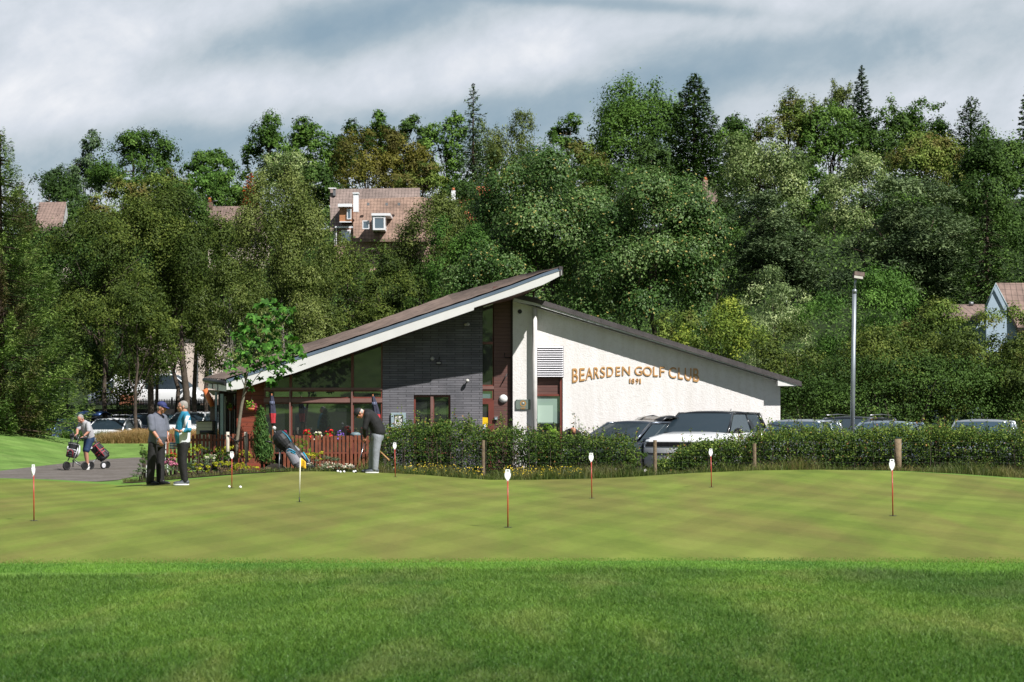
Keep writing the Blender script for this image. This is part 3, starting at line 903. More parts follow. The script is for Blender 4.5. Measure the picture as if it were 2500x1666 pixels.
B('sycamore_tree', 2260, 255, 430, 140, 232, 'oak', 'rounded sycamore on the skyline, second right of the right-hand spire', 39)
C_('larch_tree', 2370, 238, 440, 150, 230, 'conifer', 'ragged feathery conifer with wispy tops against the sky near the right edge', 40, leafpx=8, n=1.2, power=0.5, irregular=0.5, up=0.3, droop=0.1)
C_('conifer_tree', 2512, 185, 470, 105, 226, 'conifer', 'dark spire cut by the right edge of the photo', 41, n=1.0, power=0.6)
B('sycamore_tree', 2450, 325, 520, 190, 214, 'dark', 'broad dark sycamore at the right edge below the cut-off spire', 42)
# slopes
B('hornbeam_tree', 120, 425, 600, 200, 205, 'dark', 'dark tree behind the roof at far left', 50)
B('cherry_tree', 300, 438, 620, 190, 190, 'shrub', 'dense green tree with yellow-tipped leaves right of the far left roof', 51)
B('hornbeam_tree', 455, 455, 640, 160, 186, 'dark', 'shadowy tree left of the brown roof with the terracotta chimney pot', 52)
B('hornbeam_tree', 400, 420, 560, 130, 212, 'shrub', 'mid-slope tree below the right end of the wide skyline oak', 53)
C_('dead_conifer', 612, 424, 520, 52, 216, 'rust', 'dead rust-orange conifer standing among the green trees', 54, n=0.6, leafpx=7, power=0.35)
B('hornbeam_tree', 560, 430, 560, 120, 219, 'oak', 'dark tree just left of the rust-orange dead conifer', 55)
B('hornbeam_tree', 780, 400, 560, 110, 215, 'dark', 'tree filling the hillside left of the dormered house', 56)
B('hornbeam_tree', 1120, 440, 600, 150, 208, 'dark', 'dark tree behind the red-tiled roof', 57)
B('lime_tree', 1285, 390, 560, 150, 196, 'yellow', 'yellow-green tree between the red-tiled roof and the great chestnut', 58, leafpx=7)
B('oak_tree', 1400, 350, 520, 170, 208, 'shrub', 'low spreading green tree below the lone narrow tree', 59)
B('oak_tree', 1480, 400, 560, 200, 200, 'dark', 'dark tree behind the top of the great chestnut', 60)
B('whitebeam_tree', 1855, 336, 560, 235, 176, 'whitebeam', 'large pale-leaved tree right of the dark conifer, its leaves showing white undersides', 61, n=1.4, leafpx=7.5, nl=34)
B('whitebeam_tree', 2105, 378, 580, 215, 172, 'whitebeam', 'second pale-leaved tree, smaller and rounder, in the middle of the right-hand slope', 62, n=1.2, leafpx=7)
B('sycamore_tree', 1960, 400, 560, 150, 190, 'oak', 'dark green tree in the cleft between the two pale-leaved trees', 63)
B('sycamore_tree', 2260, 330, 560, 200, 186, 'shrub', 'light-topped tree on the right slope below the rounded skyline sycamore', 64, n=1.2)
B('sycamore_tree', 2400, 350, 620, 210, 180, 'dark', 'large dark leafy tree near the right edge, mid slope', 65, n=1.2)
B('sycamore_tree', 2200, 440, 620, 160, 170, 'oak', 'green tree half hidden behind the top of the blue-green pine', 66)
PL('cedar_tree', 1890, 480, 740, 250, 128, 'bluepine', 'layered green cedar with level branches in the middle of the right slope', 67, n=1.6, nlay=36, leafpx=8.5)
PL('pine_tree', 2225, 440, 770, 330, 122, 'bluepine', 'great spreading blue-green pine dominating the right-hand slope', 68, n=1.9, nlay=44, leafpx=9)
C_('spruce_tree', 2410, 470, 800, 250, 116, 'conifer', 'dark green spruce with sweeping boughs above the blue gable', 69, n=1.7, power=0.7, leafpx=9, irregular=0.35)
C_('spruce_tree', 2520, 520, 860, 200, 108, 'conifer', 'dark spruce cut by the right edge behind the blue-gabled house', 70, n=1.3, leafpx=9)
B('sycamore_tree', 1750, 520, 780, 200, 136, 'dark', 'shadowy tree between the great chestnut and the layered cedar', 71)
# middle distance
B('ash_tree', 100, 548, 780, 170, 150, 'dark', 'dark tree just below the roof at far left, beside the left spruce', 72)
B('ash_tree', 545, 545, 760, 150, 150, 'beech', 'dark tree below the brown roof, between the tall beech and the tall birch', 73)
B('ash_tree', 1010, 640, 860, 170, 120, 'dark', 'dark tree low behind the upper half of the long brown roof', 74)
B('chestnut_tree', 1345, 372, 800, 400, 102, 'chestnut', 'great dark chestnut rising behind the peak of the clubhouse roof', 80, n=1.7, leafpx=8.5, nl=44, lobe=(0.14, 0.26))
B('chestnut_tree', 1590, 430, 830, 370, 97, 'chestnut', 'second great chestnut with pale leaf tips, right of the clubhouse roof peak', 81, n=1.7, leafpx=8.5, nl=44, lobe=(0.14, 0.26))
B('chestnut_tree', 1195, 600, 830, 220, 88, 'chestnut', 'small chestnut bough mass just left of and behind the roof peak', 82, n=1.2, leafpx=8)
B('rowan_tree', 1052, 476, 800, 200, 110, 'birch', 'airy green tree covering the right half of the dormered house', 83, n=1.3, leafpx=6.5, gap=0.25)
B('rowan_tree', 1150, 492, 660, 150, 126, 'birch', 'light green tree in front of the red-tiled roof', 84, leafpx=6.5, gap=0.3)
B('cypress_tree', 1125, 540, 810, 170, 96, 'bright', 'vivid green feathery tree directly left of the great chestnut', 85, leafpx=7, nl=30)
B('beech_tree', 850, 590, 850, 230, 100, 'beech', 'dark green tree below the dormered house, behind the long brown roof', 86, n=1.2, leafpx=7)
B('beech_tree', 960, 630, 850, 180, 93, 'beech', 'shaded tree behind the middle of the long brown roof', 87, leafpx=7)
B('birch_tree', 692, 430, 900, 240, 92, 'birch', 'tall pale birch in the centre left, highest of the trees close behind the clubhouse', 88, n=1.7, leafpx=6.5, droop=0.5, gap=0.15, trunk_mat=m_bark_pale, nl=32, lobe=(0.15, 0.28))
B('birch_tree', 560, 640, 920, 190, 84, 'birch', 'shorter light birch over the left end of the clubhouse roof', 89, n=1.2, leafpx=6.5, droop=0.5, trunk_mat=m_bark_pale, gap=0.2, nl=28)
B('birch_tree', 745, 640, 900, 180, 86, 'birch', 'birch with sunlit leaves directly behind the young planted tree', 90, n=1.1, leafpx=6.5, droop=0.4, trunk_mat=m_bark_pale, gap=0.2, nl=28)
B('beech_tree', 425, 468, 885, 250, 90, 'beech', 'tall dark beech whose bare trunk stands behind the two standing golfers', 91, n=1.8, leafpx=7, nl=32, lobe=(0.15, 0.28), low=-0.75)
B('beech_tree', 262, 500, 975, 260, 88, 'beech', 'dark spreading beech between the left spruce and the tall beech', 92, n=1.7, leafpx=7, nl=32, lobe=(0.15, 0.28), low=-0.9)
B('beech_tree', 165, 560, 980, 210, 94, 'dark', 'deep green tree hidden mostly behind the left spruce', 93, n=1.2)
B('beech_tree', 335, 700, 925, 200, 83, 'beech', 'low shaded beech boughs hanging over the parked cars at the left', 94, n=1.2, leafpx=7, low=-0.9)
C_('spruce_tree', 0, 328, 1062, 470, 74, 'spruce', 'huge sunlit spruce filling the left edge of the photo', 95, n=3.0, power=0.62, leafpx=8.5, droop=0.36, up=0.24, irregular=0.42, density=0.85, bough=3.8, spread=0.11, asp=0.26)
# bare trunks between the beech boughs and the railings
for i, (tx, tw, lean, yt, lab) in enumerate([(455, 17, -8, 84, 'leaning bare trunk right of the white van'), (474, 11, 3, 86, 'slim upright trunk second right of the white van'),
                                   (368, 15, 0, 85, 'dark trunk in front of the middle of the white van'), (383, 8, 2, 87, 'thin trunk beside the thick one in front of the white van'),
                                   (502, 10, 4, 88, 'slim dark trunk behind the orange pipe')]):
    b0 = empty('tree', (X(tx, yt), yt, h(X(tx, yt), yt)), 0, lab, 'tree', 'bare trunks by the left car park')
    mb = MB()
    mb.tube([(X(tx+lean*0.3+2, yt), yt, h(X(tx, yt), yt)-0.2), (X(tx, yt), yt, Z(960, yt)), (X(tx-lean*-0.2+lean, yt), yt, Z(880, yt)), (X(tx+lean*1.6, yt), yt, Z(790, yt))],
            [tw*0.6*yt/F, tw*0.5*yt/F, tw*0.42*yt/F, tw*0.2*yt/F], 8)
    mb.build('trunk', m_bark, b0)
    rr = np.random.default_rng(300+i)
    C0 = np.array([X(tx+lean*1.6, yt), yt, Z(810, yt)])
    p, nr, ti, lc = crown_points(rr, 1.5, 1.3, 1.3, 10, 120, 12)
    leaves('crown', p+C0, nr, 7*yt/F*rr.uniform(0.7, 1.3, len(p)), 0.6, ti, G['beech'], b0, rr)
# shrub bank right of the clubhouse
bush('elder_bush', 1770, 735, 1000, 240, 74, 'yellow', 'yellow-green bush above the right-hand end of the white gable', 110, leafpx=7, n=1.5, nl=26)
bush('willow_bush', 1900, 652, 920, 170, 80, 'willow', 'silvery wind-blown willow bush left of the lamp post top', 111, leafpx=8, n=1.6, aspect=0.32, axis_up=0.8, nl=22)
bush('willow_bush', 2120, 660, 950, 320, 79, 'bright', 'big green willow bush behind the lamp post top', 112, leafpx=8, n=1.6, aspect=0.4, axis_up=0.5, nl=34)
bush('hawthorn_bush', 2290, 735, 1010, 210, 72, 'shrub', 'mottled bush below the lower brown roof at the right', 113, leafpx=7, n=1.5, nl=22)
bush('hawthorn_bush', 2440, 752, 1040, 240, 70, 'shrub', 'mottled bush in front of the blue gable', 114, leafpx=7, n=1.5, nl=22)
bush('hawthorn_bush', 1670, 760, 960, 170, 78, 'shrub', 'green bush peeping over the sloping tiles of the white gable', 115, leafpx=7, n=1.2)
bush('beech_hedge', 1990, 790, 1060, 280, 66, 'beech', 'dense clipped-looking bush directly behind the lamp post at mid height', 116, leafpx=7, n=2.0, nl=26)
bush('beech_hedge', 2170, 800, 1065, 260, 65, 'beech', 'dark bush right of the lamp post, behind the parked cars', 117, leafpx=7, n=2.0, nl=26)
bush('beech_hedge', 2345, 810, 1070, 240, 65, 'beech', 'dark bush behind the rightmost silver car', 118, leafpx=7, n=2.0, nl=26)
bush('beech_hedge', 2490, 830, 1075, 200, 64, 'beech', 'dark bush cut by the right edge behind the car park', 119, leafpx=7, n=1.8, nl=22)
bush('beech_hedge', 1860, 830, 1040, 160, 68, 'beech', 'shaded bush behind the right-hand corner of the clubhouse', 120, leafpx=7, n=1.3)
bush('laurel_bush', 2200, 868, 1085, 680, 63.5, 'dark', 'long dark hedge running behind the parked cars at the right', 121, leafpx=6, n=2.6, nl=60, ry=1.0)
# ground cover that closes the hillside between the crowns
rng = np.random.default_rng(77)
nn = 170000
yy = rng.uniform(90, 262, nn); xx = rng.uniform(-0.31, 0.31, nn)*yy
ok = (yy > 118) | (xx > -6) 
xx, yy = xx[ok], yy[ok]
zz = H(xx, yy) + rng.uniform(0, 4.5, len(xx))*(0.5+0.5*np.sin(xx*0.9+np.sin(yy))*np.sin(yy*0.7))
zz = zz + sstep(222, 250, yy)*rng.uniform(0, 1, len(xx))**1.6*np.interp(xx, [-60, -20, 20, 60], [3.0, 4.5, 6.5, 8.0])
p = np.stack([xx, yy, zz], 1)
nr = unit(np.array([0, -0.5, 0.8]) + rng.normal(size=p.shape)*0.5)
o = leaves('undergrowth', p, nr, 0.0017*yy*rng.uniform(0.5, 1.2, len(p)), 0.6, rng.uniform(0, 1, len(p)), G['dark'], None, rng)
o['kind'] = 'stuff'
# trees behind the photographer: their reflections stand in the clubhouse glass
for i, (tx, ty, hh_, wd) in enumerate([(-16, -22, 13, 9), (-5, -26, 10, 8), (9, -20, 12, 9), (-30, -25, 14, 11), (22, -24, 14, 10)]):
    rr = np.random.default_rng(700+i)
    b0 = empty('field_tree', (tx, ty, h(tx, ty)), 0, 'dark leafy tree standing across the course, seen mirrored in the glass', 'tree', 'trees across the course behind the viewer')
    p, nr, ti, lc = crown_points(rr, wd/2, wd/2, hh_*0.42, 18, 420, 10)
    C0 = np.array([tx, ty, hh_*0.58])
    leaves('crown', p+C0, nr, 0.5*rr.uniform(0.7, 1.3, len(p)), 0.6, ti, G['dark'], b0, rr)
    trunk_limbs((tx, ty, -0.2), (tx, ty, hh_*0.7), 0.25, [tuple(v*0.8+C0) for v in lc[:-1]], rr, m_bark, b0)

# ------------------------------------------------------------------ clubhouse
def wavy(name, base, lines, horizontal=True, amt=0.12, gap=0.10, rough=0.7, mortar=(0.02, 0.02, 0.02), vary=0.18, bw=0.45, bh=0.065):
    """thin courses of slate-like brick"""
    m = bpy.data.materials.new(name); m.use_nodes = True
    t = NT(m.node_tree); b = t.n['Principled BSDF']
    c = t.new('ShaderNodeTexCoord').outputs['Object']
    mp_ = t.mapping(c, rot=(R(-90), 0, 0))
    br = t.new('ShaderNodeTexBrick'); t.l.new(mp_, br.inputs['Vector'])
    br.inputs['Scale'].default_value = 1.0
    br.inputs['Brick Width'].default_value = bw; br.inputs['Row Height'].default_value = bh
    br.inputs['Mortar Size'].default_value = 0.006; br.inputs['Mortar Smooth'].default_value = 0.3
    br.inputs['Color1'].default_value = (*[v*(1-vary) for v in base], 1)
    br.inputs['Color2'].default_value = (*[v*(1+vary) for v in base], 1)
    br.inputs['Mortar'].default_value = (*mortar, 1)
    n = t.noise(c, 1.6, 5, 0.6)
    col = t.mix(1.0, br.outputs['Color'], t.ramp(n, [(0.3, (0.78, 0.78, 0.8)), (0.7, (1.25, 1.2, 1.2))]), 'MULTIPLY')
    t.l.new(col, b.inputs['Base Color']); b.inputs['Roughness'].default_value = rough
    bp = t.new('ShaderNodeBump'); bp.inputs['Strength'].default_value = 0.6; bp.inputs['Distance'].default_value = 0.01
    t.l.new(t.math('SUBTRACT', 1.0, br.outputs['Fac']), bp.inputs['Height']); t.l.new(bp.outputs[0], b.inputs['Normal'])
    return m
m_slate = wavy('slate_brick', (0.145, 0.145, 0.160), None)

def boards(name, col, pitch, rough=0.55, vary=0.2):
    m = bpy.data.materials.new(name); m.use_nodes = True
    t = NT(m.node_tree); b = t.n['Principled BSDF']
    c = t.new('ShaderNodeTexCoord').outputs['Object']
    s = t.new('ShaderNodeSeparateXYZ'); t.l.new(c, s.inputs[0])
    fr = t.math('FRACT', t.math('DIVIDE', s.outputs[2], pitch))
    gro = t.ramp(fr, [(0.0, (0.35,)*3), (0.10, (1,)*3), (0.92, (1,)*3), (1.0, (0.5,)*3)])
    n = t.noise(t.mapping(c, scale=(0.6, 1, 9)), 3, 4, 0.6)
    cc = t.ramp(n, [(0.3, tuple(v*(1-vary) for v in col)), (0.7, tuple(v*(1+vary) for v in col))])
    t.l.new(t.mix(1.0, cc, gro, 'MULTIPLY'), b.inputs['Base Color']); b.inputs['Roughness'].default_value = rough
    bp = t.new('ShaderNodeBump'); bp.inputs['Strength'].default_value = 0.5; bp.inputs['Distance'].default_value = 0.01
    t.l.new(gro, bp.inputs['Height']); t.l.new(bp.outputs[0], b.inputs['Normal'])
    return m
m_brown_board = boards('brown_cladding', (0.125, 0.058, 0.048), 0.105)
m_red_board = boards('red_cladding', (0.23, 0.050, 0.026), 0.125)

def harl():
    m = bpy.data.materials.new('white_roughcast'); m.use_nodes = True
    t = NT(m.node_tree); b = t.n['Principled BSDF']
    c = t.new('ShaderNodeTexCoord').outputs['Object']
    n = t.noise(c, 0.9, 5, 0.6); n2 = t.noise(c, 9, 4, 0.7)
    col = t.ramp(n, [(0.3, (0.82, 0.79, 0.775)), (0.7, (0.88, 0.855, 0.84))])
    col = t.mix(1.0, col, t.ramp(n2, [(0.30, (0.90, 0.89, 0.88)), (0.5, (1, 1, 1)), (1.0, (1.03, 1.03, 1.03))]), 'MULTIPLY')
    nst = t.noise(t.mapping(c, scale=(3.5, 1, 0.3)), 1.2, 4, 0.6)
    col = t.mix(1.0, col, t.ramp(nst, [(0.35, (0.92, 0.91, 0.89)), (0.6, (1, 1, 1))]), 'MULTIPLY')
    t.l.new(col, b.inputs['Base Color']); b.inputs['Roughness'].default_value = 0.95; b.inputs['Specular IOR Level'].default_value = 0.2
    v = t.new('ShaderNodeTexVoronoi'); t.l.new(c, v.inputs['Vector']); v.inputs['Scale'].default_value = 26
    hsum = t.math('ADD', t.math('MULTIPLY', v.outputs['Distance'], 0.7), t.noise(c, 26, 3, 0.6))
    bp = t.new('ShaderNodeBump'); bp.inputs['Strength'].default_value = 0.6; bp.inputs['Distance'].default_value = 0.008
    t.l.new(hsum, bp.inputs['Height']); t.l.new(bp.outputs[0], b.inputs['Normal'])
    return m
m_harl = harl()
m_white = pbr('white_paint', (0.78, 0.77, 0.75), 0.45, vary=0.05, vscale=2.0)
m_white2 = pbr('white_barge', (0.66, 0.65, 0.64), 0.5, vary=0.08, vscale=3.0)
m_flash = pbr('blue_grey_flashing', (0.10, 0.135, 0.175), 0.4, vary=0.15, vscale=2)
m_tile = pbr('brown_roof_tile', (0.150, 0.108, 0.088), 0.85, vary=0.35, vscale=2.2, bump=0.4, bscale=20, detail=6)
m_tile_dark = pbr('slate_grey_tile', (0.075, 0.066, 0.066), 0.8, vary=0.3, vscale=3, bump=0.4, bscale=20)
m_soffit = pbr('brown_soffit', (0.13, 0.065, 0.045), 0.6, vary=0.15, vscale=3)
m_frame = pbr('red_brown_frame', (0.175, 0.050, 0.038), 0.35, vary=0.15, vscale=3)
m_frame2 = pbr('mauve_transom', (0.21, 0.115, 0.10), 0.35, vary=0.12, vscale=3)
m_black = pbr('black_paint', (0.012, 0.012, 0.013), 0.5)
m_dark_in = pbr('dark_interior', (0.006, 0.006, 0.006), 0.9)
m_grey = pbr('grey_metal', (0.22, 0.23, 0.24), 0.4, metal=0.5, vary=0.15, vscale=4)
m_bluegrey = pbr('blue_grey_paint', (0.33, 0.42, 0.46), 0.5, vary=0.12, vscale=4)
m_post_white = pbr('weathered_white_post', (0.60, 0.58, 0.56), 0.6, vary=0.15, vscale=3)
def glass(name, tint=(0.006, 0.008, 0.008), refl=0.16, rough=0.015, ior=1.5):
    m = bpy.data.materials.new(name); m.use_nodes = True
    t = NT(m.node_tree); b = t.n['Principled BSDF']; out = t.n['Material Output']
    b.inputs['Base Color'].default_value = (*tint, 1); b.inputs['Roughness'].default_value = 0.5
    g = t.new('ShaderNodeBsdfGlossy'); g.inputs['Roughness'].default_value = rough; g.inputs['Color'].default_value = (0.95, 1, 0.97, 1)
    c = t.new('ShaderNodeTexCoord').outputs['Object']
    n = t.noise(c, 0.8, 2, 0.5)
    bp = t.new('ShaderNodeBump'); bp.inputs['Strength'].default_value = 0.05; bp.inputs['Distance'].default_value = 0.02
    t.l.new(n, bp.inputs['Height']); t.l.new(bp.outputs[0], g.inputs['Normal'])
    fr = t.new('ShaderNodeFresnel'); fr.inputs[0].default_value = ior
    f = t.math('ADD', fr.outputs[0], refl-0.04) if ior > 1.2 else t.math('ADD', t.math('MULTIPLY', fr.outputs[0], 0.12), refl)
    mx = t.new('ShaderNodeMixShader'); t.l.new(f, mx.inputs[0])
    t.l.new(b.outputs[0], mx.inputs[1]); t.l.new(g.outputs[0], mx.inputs[2]); t.l.new(mx.outputs[0], out.inputs[0])
    return m
m_glass = glass('window_glass', refl=0.24)
m_glass_hi = glass('upper_glass', tint=(0.020, 0.020, 0.020), refl=0.07)
m_blind = pbr('pale_blind', (0.27, 0.36, 0.31), 0.25, vary=0.2, vscale=3)

YF = 55.0
club = empty('clubhouse', (X(1250, YF), YF, h(0.0, YF)), 0,
             'low clubhouse with long rising brown roof, white fascia, slate wall and white gable', 'clubhouse')
def xz(pts, Y): return [(X(a, Y), Z(b, Y)) for a, b in pts]
GB = -0.35
def zg(Y): return HOR + (EYE-GB)*F/Y       # photo row of the wall foot
zf = zg(YF)
# walls
MB().prism(xz([(1252,zf),(1252,727),(1905,928),(1905,zf),(1374,zf),(1374,922),(1311,922),(1311,zf)], YF), YF, YF+0.3).build('gable_wall', m_harl, club)
MB().span(X(1905,YF)-0.3, X(1905,YF)-0.004, YF+0.302, YF+11, GB, Z(928,YF)).build('side_wall', m_harl, club)
MB().prism(xz([(934,zf),(934,800),(1178,715),(1178,zf),(1100,zf),(1100,965),(1010,965),(1010,zf)], YF), YF+0.002, YF+0.3).build('slate_wall', m_slate, club)
Yc = YF+0.16
MB().prism(xz([(1204,zf),(1204,700),(1253,700),(1253,zf)], Yc), Yc, Yc+0.2).build('brown_cladding', m_brown_board, club)
MB().span(X(1246.5,Yc), X(1252,Yc), Yc-0.05, Yc-0.004, GB, Z(712,Yc)).build('corner_shadow_strip', pbr('shadow_strip_dark', (0.035, 0.016, 0.012), 0.6), club)  # dark strip painted in for the shadow line beside the white wall
Yl = YF+0.12
MB().prism(xz([(578,zf),(578,935),(645,915),(645,zf)], Yl), Yl, Yl+0.25).build('red_cladding', m_red_board, club)
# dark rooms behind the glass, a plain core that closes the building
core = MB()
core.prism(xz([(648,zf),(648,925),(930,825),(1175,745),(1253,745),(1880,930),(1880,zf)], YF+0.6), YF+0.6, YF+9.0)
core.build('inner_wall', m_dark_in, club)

def window(px0, px1, pyt0, pyb, Y, fw=5, mull=(), trans=(), glassmat=m_glass, pyt1=None, frame_mat=m_frame, name='window', depth=0.08, bottom=True, top=True, left=True, right=True, ylab=None):
    """frame with its pane; pyt0/pyt1 rows of the head at left and right"""
    pyt1 = pyt0 if pyt1 is None else pyt1
    def head(px): return pyt0+(pyt1-pyt0)*(px-px0)/(px1-px0)
    mb = MB()
    y0, y1 = Y-depth/2, Y+depth/2
    def post(a, b, w_=0): 
        mb.prism(xz([(a,pyb),(a,head(a)),(b,head(b)),(b,pyb)], Y), y0-w_, y1)
    if left: post(px0, px0+fw)
    if right: post(px1-fw, px1)
    for m_, mw in mull: post(m_-mw/2, m_+mw/2, 0.02)
    iL = px0+(fw if left else 0); iR = px1-(fw if right else 0)
    if top: mb.prism(xz([(iL,head(iL)+fw),(iL,head(iL)),(iR,head(iR)),(iR,head(iR)+fw)], Y), y0+0.004, y1-0.004)
    if bottom: mb.prism(xz([(iL,pyb),(iL,pyb-fw),(iR,pyb-fw),(iR,pyb)], Y), y0+0.004, y1-0.004)
    for tp, tw in trans: mb.prism(xz([(iL,tp+tw/2),(iL,tp-tw/2),(iR,tp-tw/2),(iR,tp+tw/2)], Y), y0+0.003, y1-0.003)
    fr = mb.build(name, frame_mat, club)
    g = MB().prism(xz([(iL,pyb),(iL,head(iL)),(iR,head(iR)),(iR,pyb)], Y), Y+0.018, Y+0.03)
    g.build('pane', glassmat, fr)
    return fr
Yw = YF+0.06
# glazed front under the left roof: upper trapezoid lights, narrow middle lights, tall lower lights
bot = 1108
for a, b in ((645, 710), (710, 860.5), (860.5, 934)):
    t0 = 925-(a-645)*0.336; t1 = 925-(b-645)*0.336
    window(a, b, t0-10, 947, Yw, fw=3.2, glassmat=m_glass_hi, pyt1=t1-10, bottom=False)
for a, b in ((645, 710), (710, 860.5), (860.5, 934)):
    window(a, b, 953, 973, Yw, fw=3.5)
    window(a, b, 983, bot, Yw, fw=3.5)
tr = MB()
tr.prism(xz([(645,953),(645,947),(934,947),(934,953)], Yw), Yw-0.07, Yw+0.05)
tr.prism(xz([(645,983),(645,973),(934,973),(934,983)], Yw), Yw-0.09, Yw+0.05)
tr.build('transom', m_frame2, club)
for mx_ in (709, 860):
    MB().prism(xz([(mx_-1.6,bot),(mx_-1.6,953),(mx_+1.8,953),(mx_+1.8,bot)], Yw), Yw-0.13, Yw-0.092).build('mullion', m_frame2, club)
# double door in the slate wall
Yd = YF+0.12
window(1010, 1055, 965, bot, Yd, fw=5, name='glazed_door')
window(1055, 1100, 965, bot, Yd, fw=5, name='glazed_door')
MB().span(X(1051.5,Yd), X(1058.5,Yd), Yd-0.09, Yd-0.045, GB, Z(967,Yd)).build('door_post', m_frame2, club)
# tall window strip beside the slate wall
Yt = YF+0.2
window(1178, 1206, 738, 838, Yt, fw=3, glassmat=m_glass_hi, left=False)
window(1178, 1206, 838, 943, Yt, fw=3, glassmat=m_glass_hi, left=False)
window(1178, 1206, 951, 977, Yt, fw=4, glassmat=glass('sky_glass', (0.10, 0.15, 0.20), 0.3), left=False)
MB().prism(xz([(1178,951),(1178,943),(1206,943),(1206,951)], Yt), Yt-0.06, Yt+0.04).build('transom', m_frame2, club)
dr = MB()
dr.prism(xz([(1192.5,zg(Yt)),(1192.5,987),(1178,987),(1178,977.3),(1206,977.3),(1206,zg(Yt))], Yt), Yt-0.05, Yt+0.05)
dr = dr.build('entrance_door', m_frame, club)
MB().prism(xz([(1170,zg(Yt)),(1170,987),(1192.5,987),(1192.5,zg(Yt))], Yt), Yt, Yt+0.02).build('pane', m_glass_hi, dr)
ps = MB().prism(xz([(1178.2,1046),(1178.2,1019),(1191,1020),(1191.5,1046)], Yt-0.06), Yt-0.062, Yt-0.056).build('poster', pbr('yellow_poster', (0.85, 0.55, 0.01), 0.5), dr)
MB().prism(xz([(1180,1048),(1180,1036),(1186,1036),(1186,1048)], Yt-0.07), Yt-0.072, Yt-0.066).build('notice', pbr('notice_white', (0.7, 0.75, 0.75), 0.5), dr)
# window and panel below the louvre
Yv = YF+0.1
MB().prism(xz([(1311,963),(1311,922),(1374,922),(1374,963)], Yv), Yv, Yv+0.1).build('window_panel', m_brown_board, club)
window(1311, 1374, 963, bot, Yv, fw=4.5, name='window', left=False, glassmat=m_glass)
rf = MB().prism(xz([(1367,zf),(1367,922.5),(1374,922.5),(1374,zf)], Yv), Yv-0.07, Yv-0.045)
rf.build('window_jamb', m_frame, club)
bl = MB().prism(xz([(1311,1034),(1311,968),(1366,968),(1366,1034)], Yv), Yv+0.012, Yv+0.016)
bl.build('blind', glass('blind_glass', (0.26, 0.36, 0.31), 0.10, 0.02), club)
MB().prism(xz([(1313,1032),(1313,990),(1350,990),(1350,1032)], Yv), Yv+0.006, Yv+0.010).build('blind_panel', pbr('pale_green_panel', (0.40, 0.52, 0.44), 0.3), club)
# louvre
lv = MB(); Yo = YF-0.03
n_s = 14
for i in range(n_s):
    a = 846+i*(922-846)/n_s; b = a+(922-846)/n_s*0.62
    lv.add([Vector((X(1312,Yo), Yo+0.02, Z(a,Yo))), Vector((X(1375,Yo), Yo+0.02, Z(a,Yo))), Vector((X(1375,Yo), Yo-0.03, Z(b,Yo))), Vector((X(1312,Yo), Yo-0.03, Z(b,Yo))),
            Vector((X(1312,Yo), Yo+0.022, Z(b+0.6,Yo))), Vector((X(1375,Yo), Yo+0.022, Z(b+0.6,Yo)))], [(0,1,2,3),(3,2,5,4)])
lvo = lv.build('louvre', pbr('louvre_white', (0.70, 0.69, 0.72), 0.5), club)
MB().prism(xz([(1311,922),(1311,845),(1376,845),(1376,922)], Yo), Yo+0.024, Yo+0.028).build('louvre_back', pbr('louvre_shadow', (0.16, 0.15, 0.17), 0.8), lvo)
# white round column carrying the roof tip
colm = MB().lathe([(0.066, GB), (0.066, Z(726, 54.86))], (X(1305.5, 54.86), 54.86, 0), 20)
colm = colm.build('column', m_post_white, club)
MB().lathe([(0.03, Z(726,54.86)), (0.03, Z(711,54.86))], (X(1303, 54.86), 54.86, 0), 10).build('column_head', m_soffit, colm)
br_ = MB()
br_.tube([P(1303,713,54.86), P(1323,700,54.4)], 0.022, 6); br_.tube([P(1303,713,54.86), P(1262,722,54.86)], 0.018, 6)
br_.build('brace', m_soffit, colm)
# left roof: fascia line, measured as (column, top row, bottom row)
FA = [(553,934,952),(568,929,951.5),(583,924,950.5),(600,919,946),(660,899.5,927),(720,880,911),(810,851,878.5),(900,821,847),(1000,787.5,811.5),(1100,754,777),(1156.5,735.5,757.5),
      (1157.5,735,751.5),(1250,703,722),(1326,674,695.5),(1371,659,672)]
def yfas(px): return 54.6 + (px-553)/(1370-553)*(53.4-54.6)
fv = []
for (a, t_, b_) in FA:
    Y = yfas(a)
    fv += [P(a,t_,Y), P(a,b_,Y), P(a,t_,Y)+Vector((0,0.06,0)), P(a,b_,Y)+Vector((0,0.06,0))]
ff = []
for i in range(len(FA)-1):
    o_, n_ = i*4, (i+1)*4
    ff += [(o_,n_,n_+1,o_+1), (o_+2,o_+3,n_+3,n_+2), (o_,o_+2,n_+2,n_), (o_+1,n_+1,n_+3,o_+3)]
ff += [(0,1,3,2), (len(fv)-4, len(fv)-2, len(fv)-1, len(fv)-3)]
MB().add(fv, ff).build('fascia', m_white, club)
# flashing above the fascia
fl = []
for (a, t_, b_) in FA:
    Y = yfas(a)-0.012
    fl += [P(a,t_-6.5,Y+0.05), P(a,t_+1.0,Y), P(a,t_-6.5,Y+0.12)]
ffl = []
for i in range(len(FA)-1):
    o_, n_ = i*3, (i+1)*3
    ffl += [(o_,n_,n_+1,o_+1), (o_,o_+2,n_+2,n_)]
MB().add(fl, ffl).build('flashing', m_flash, club)
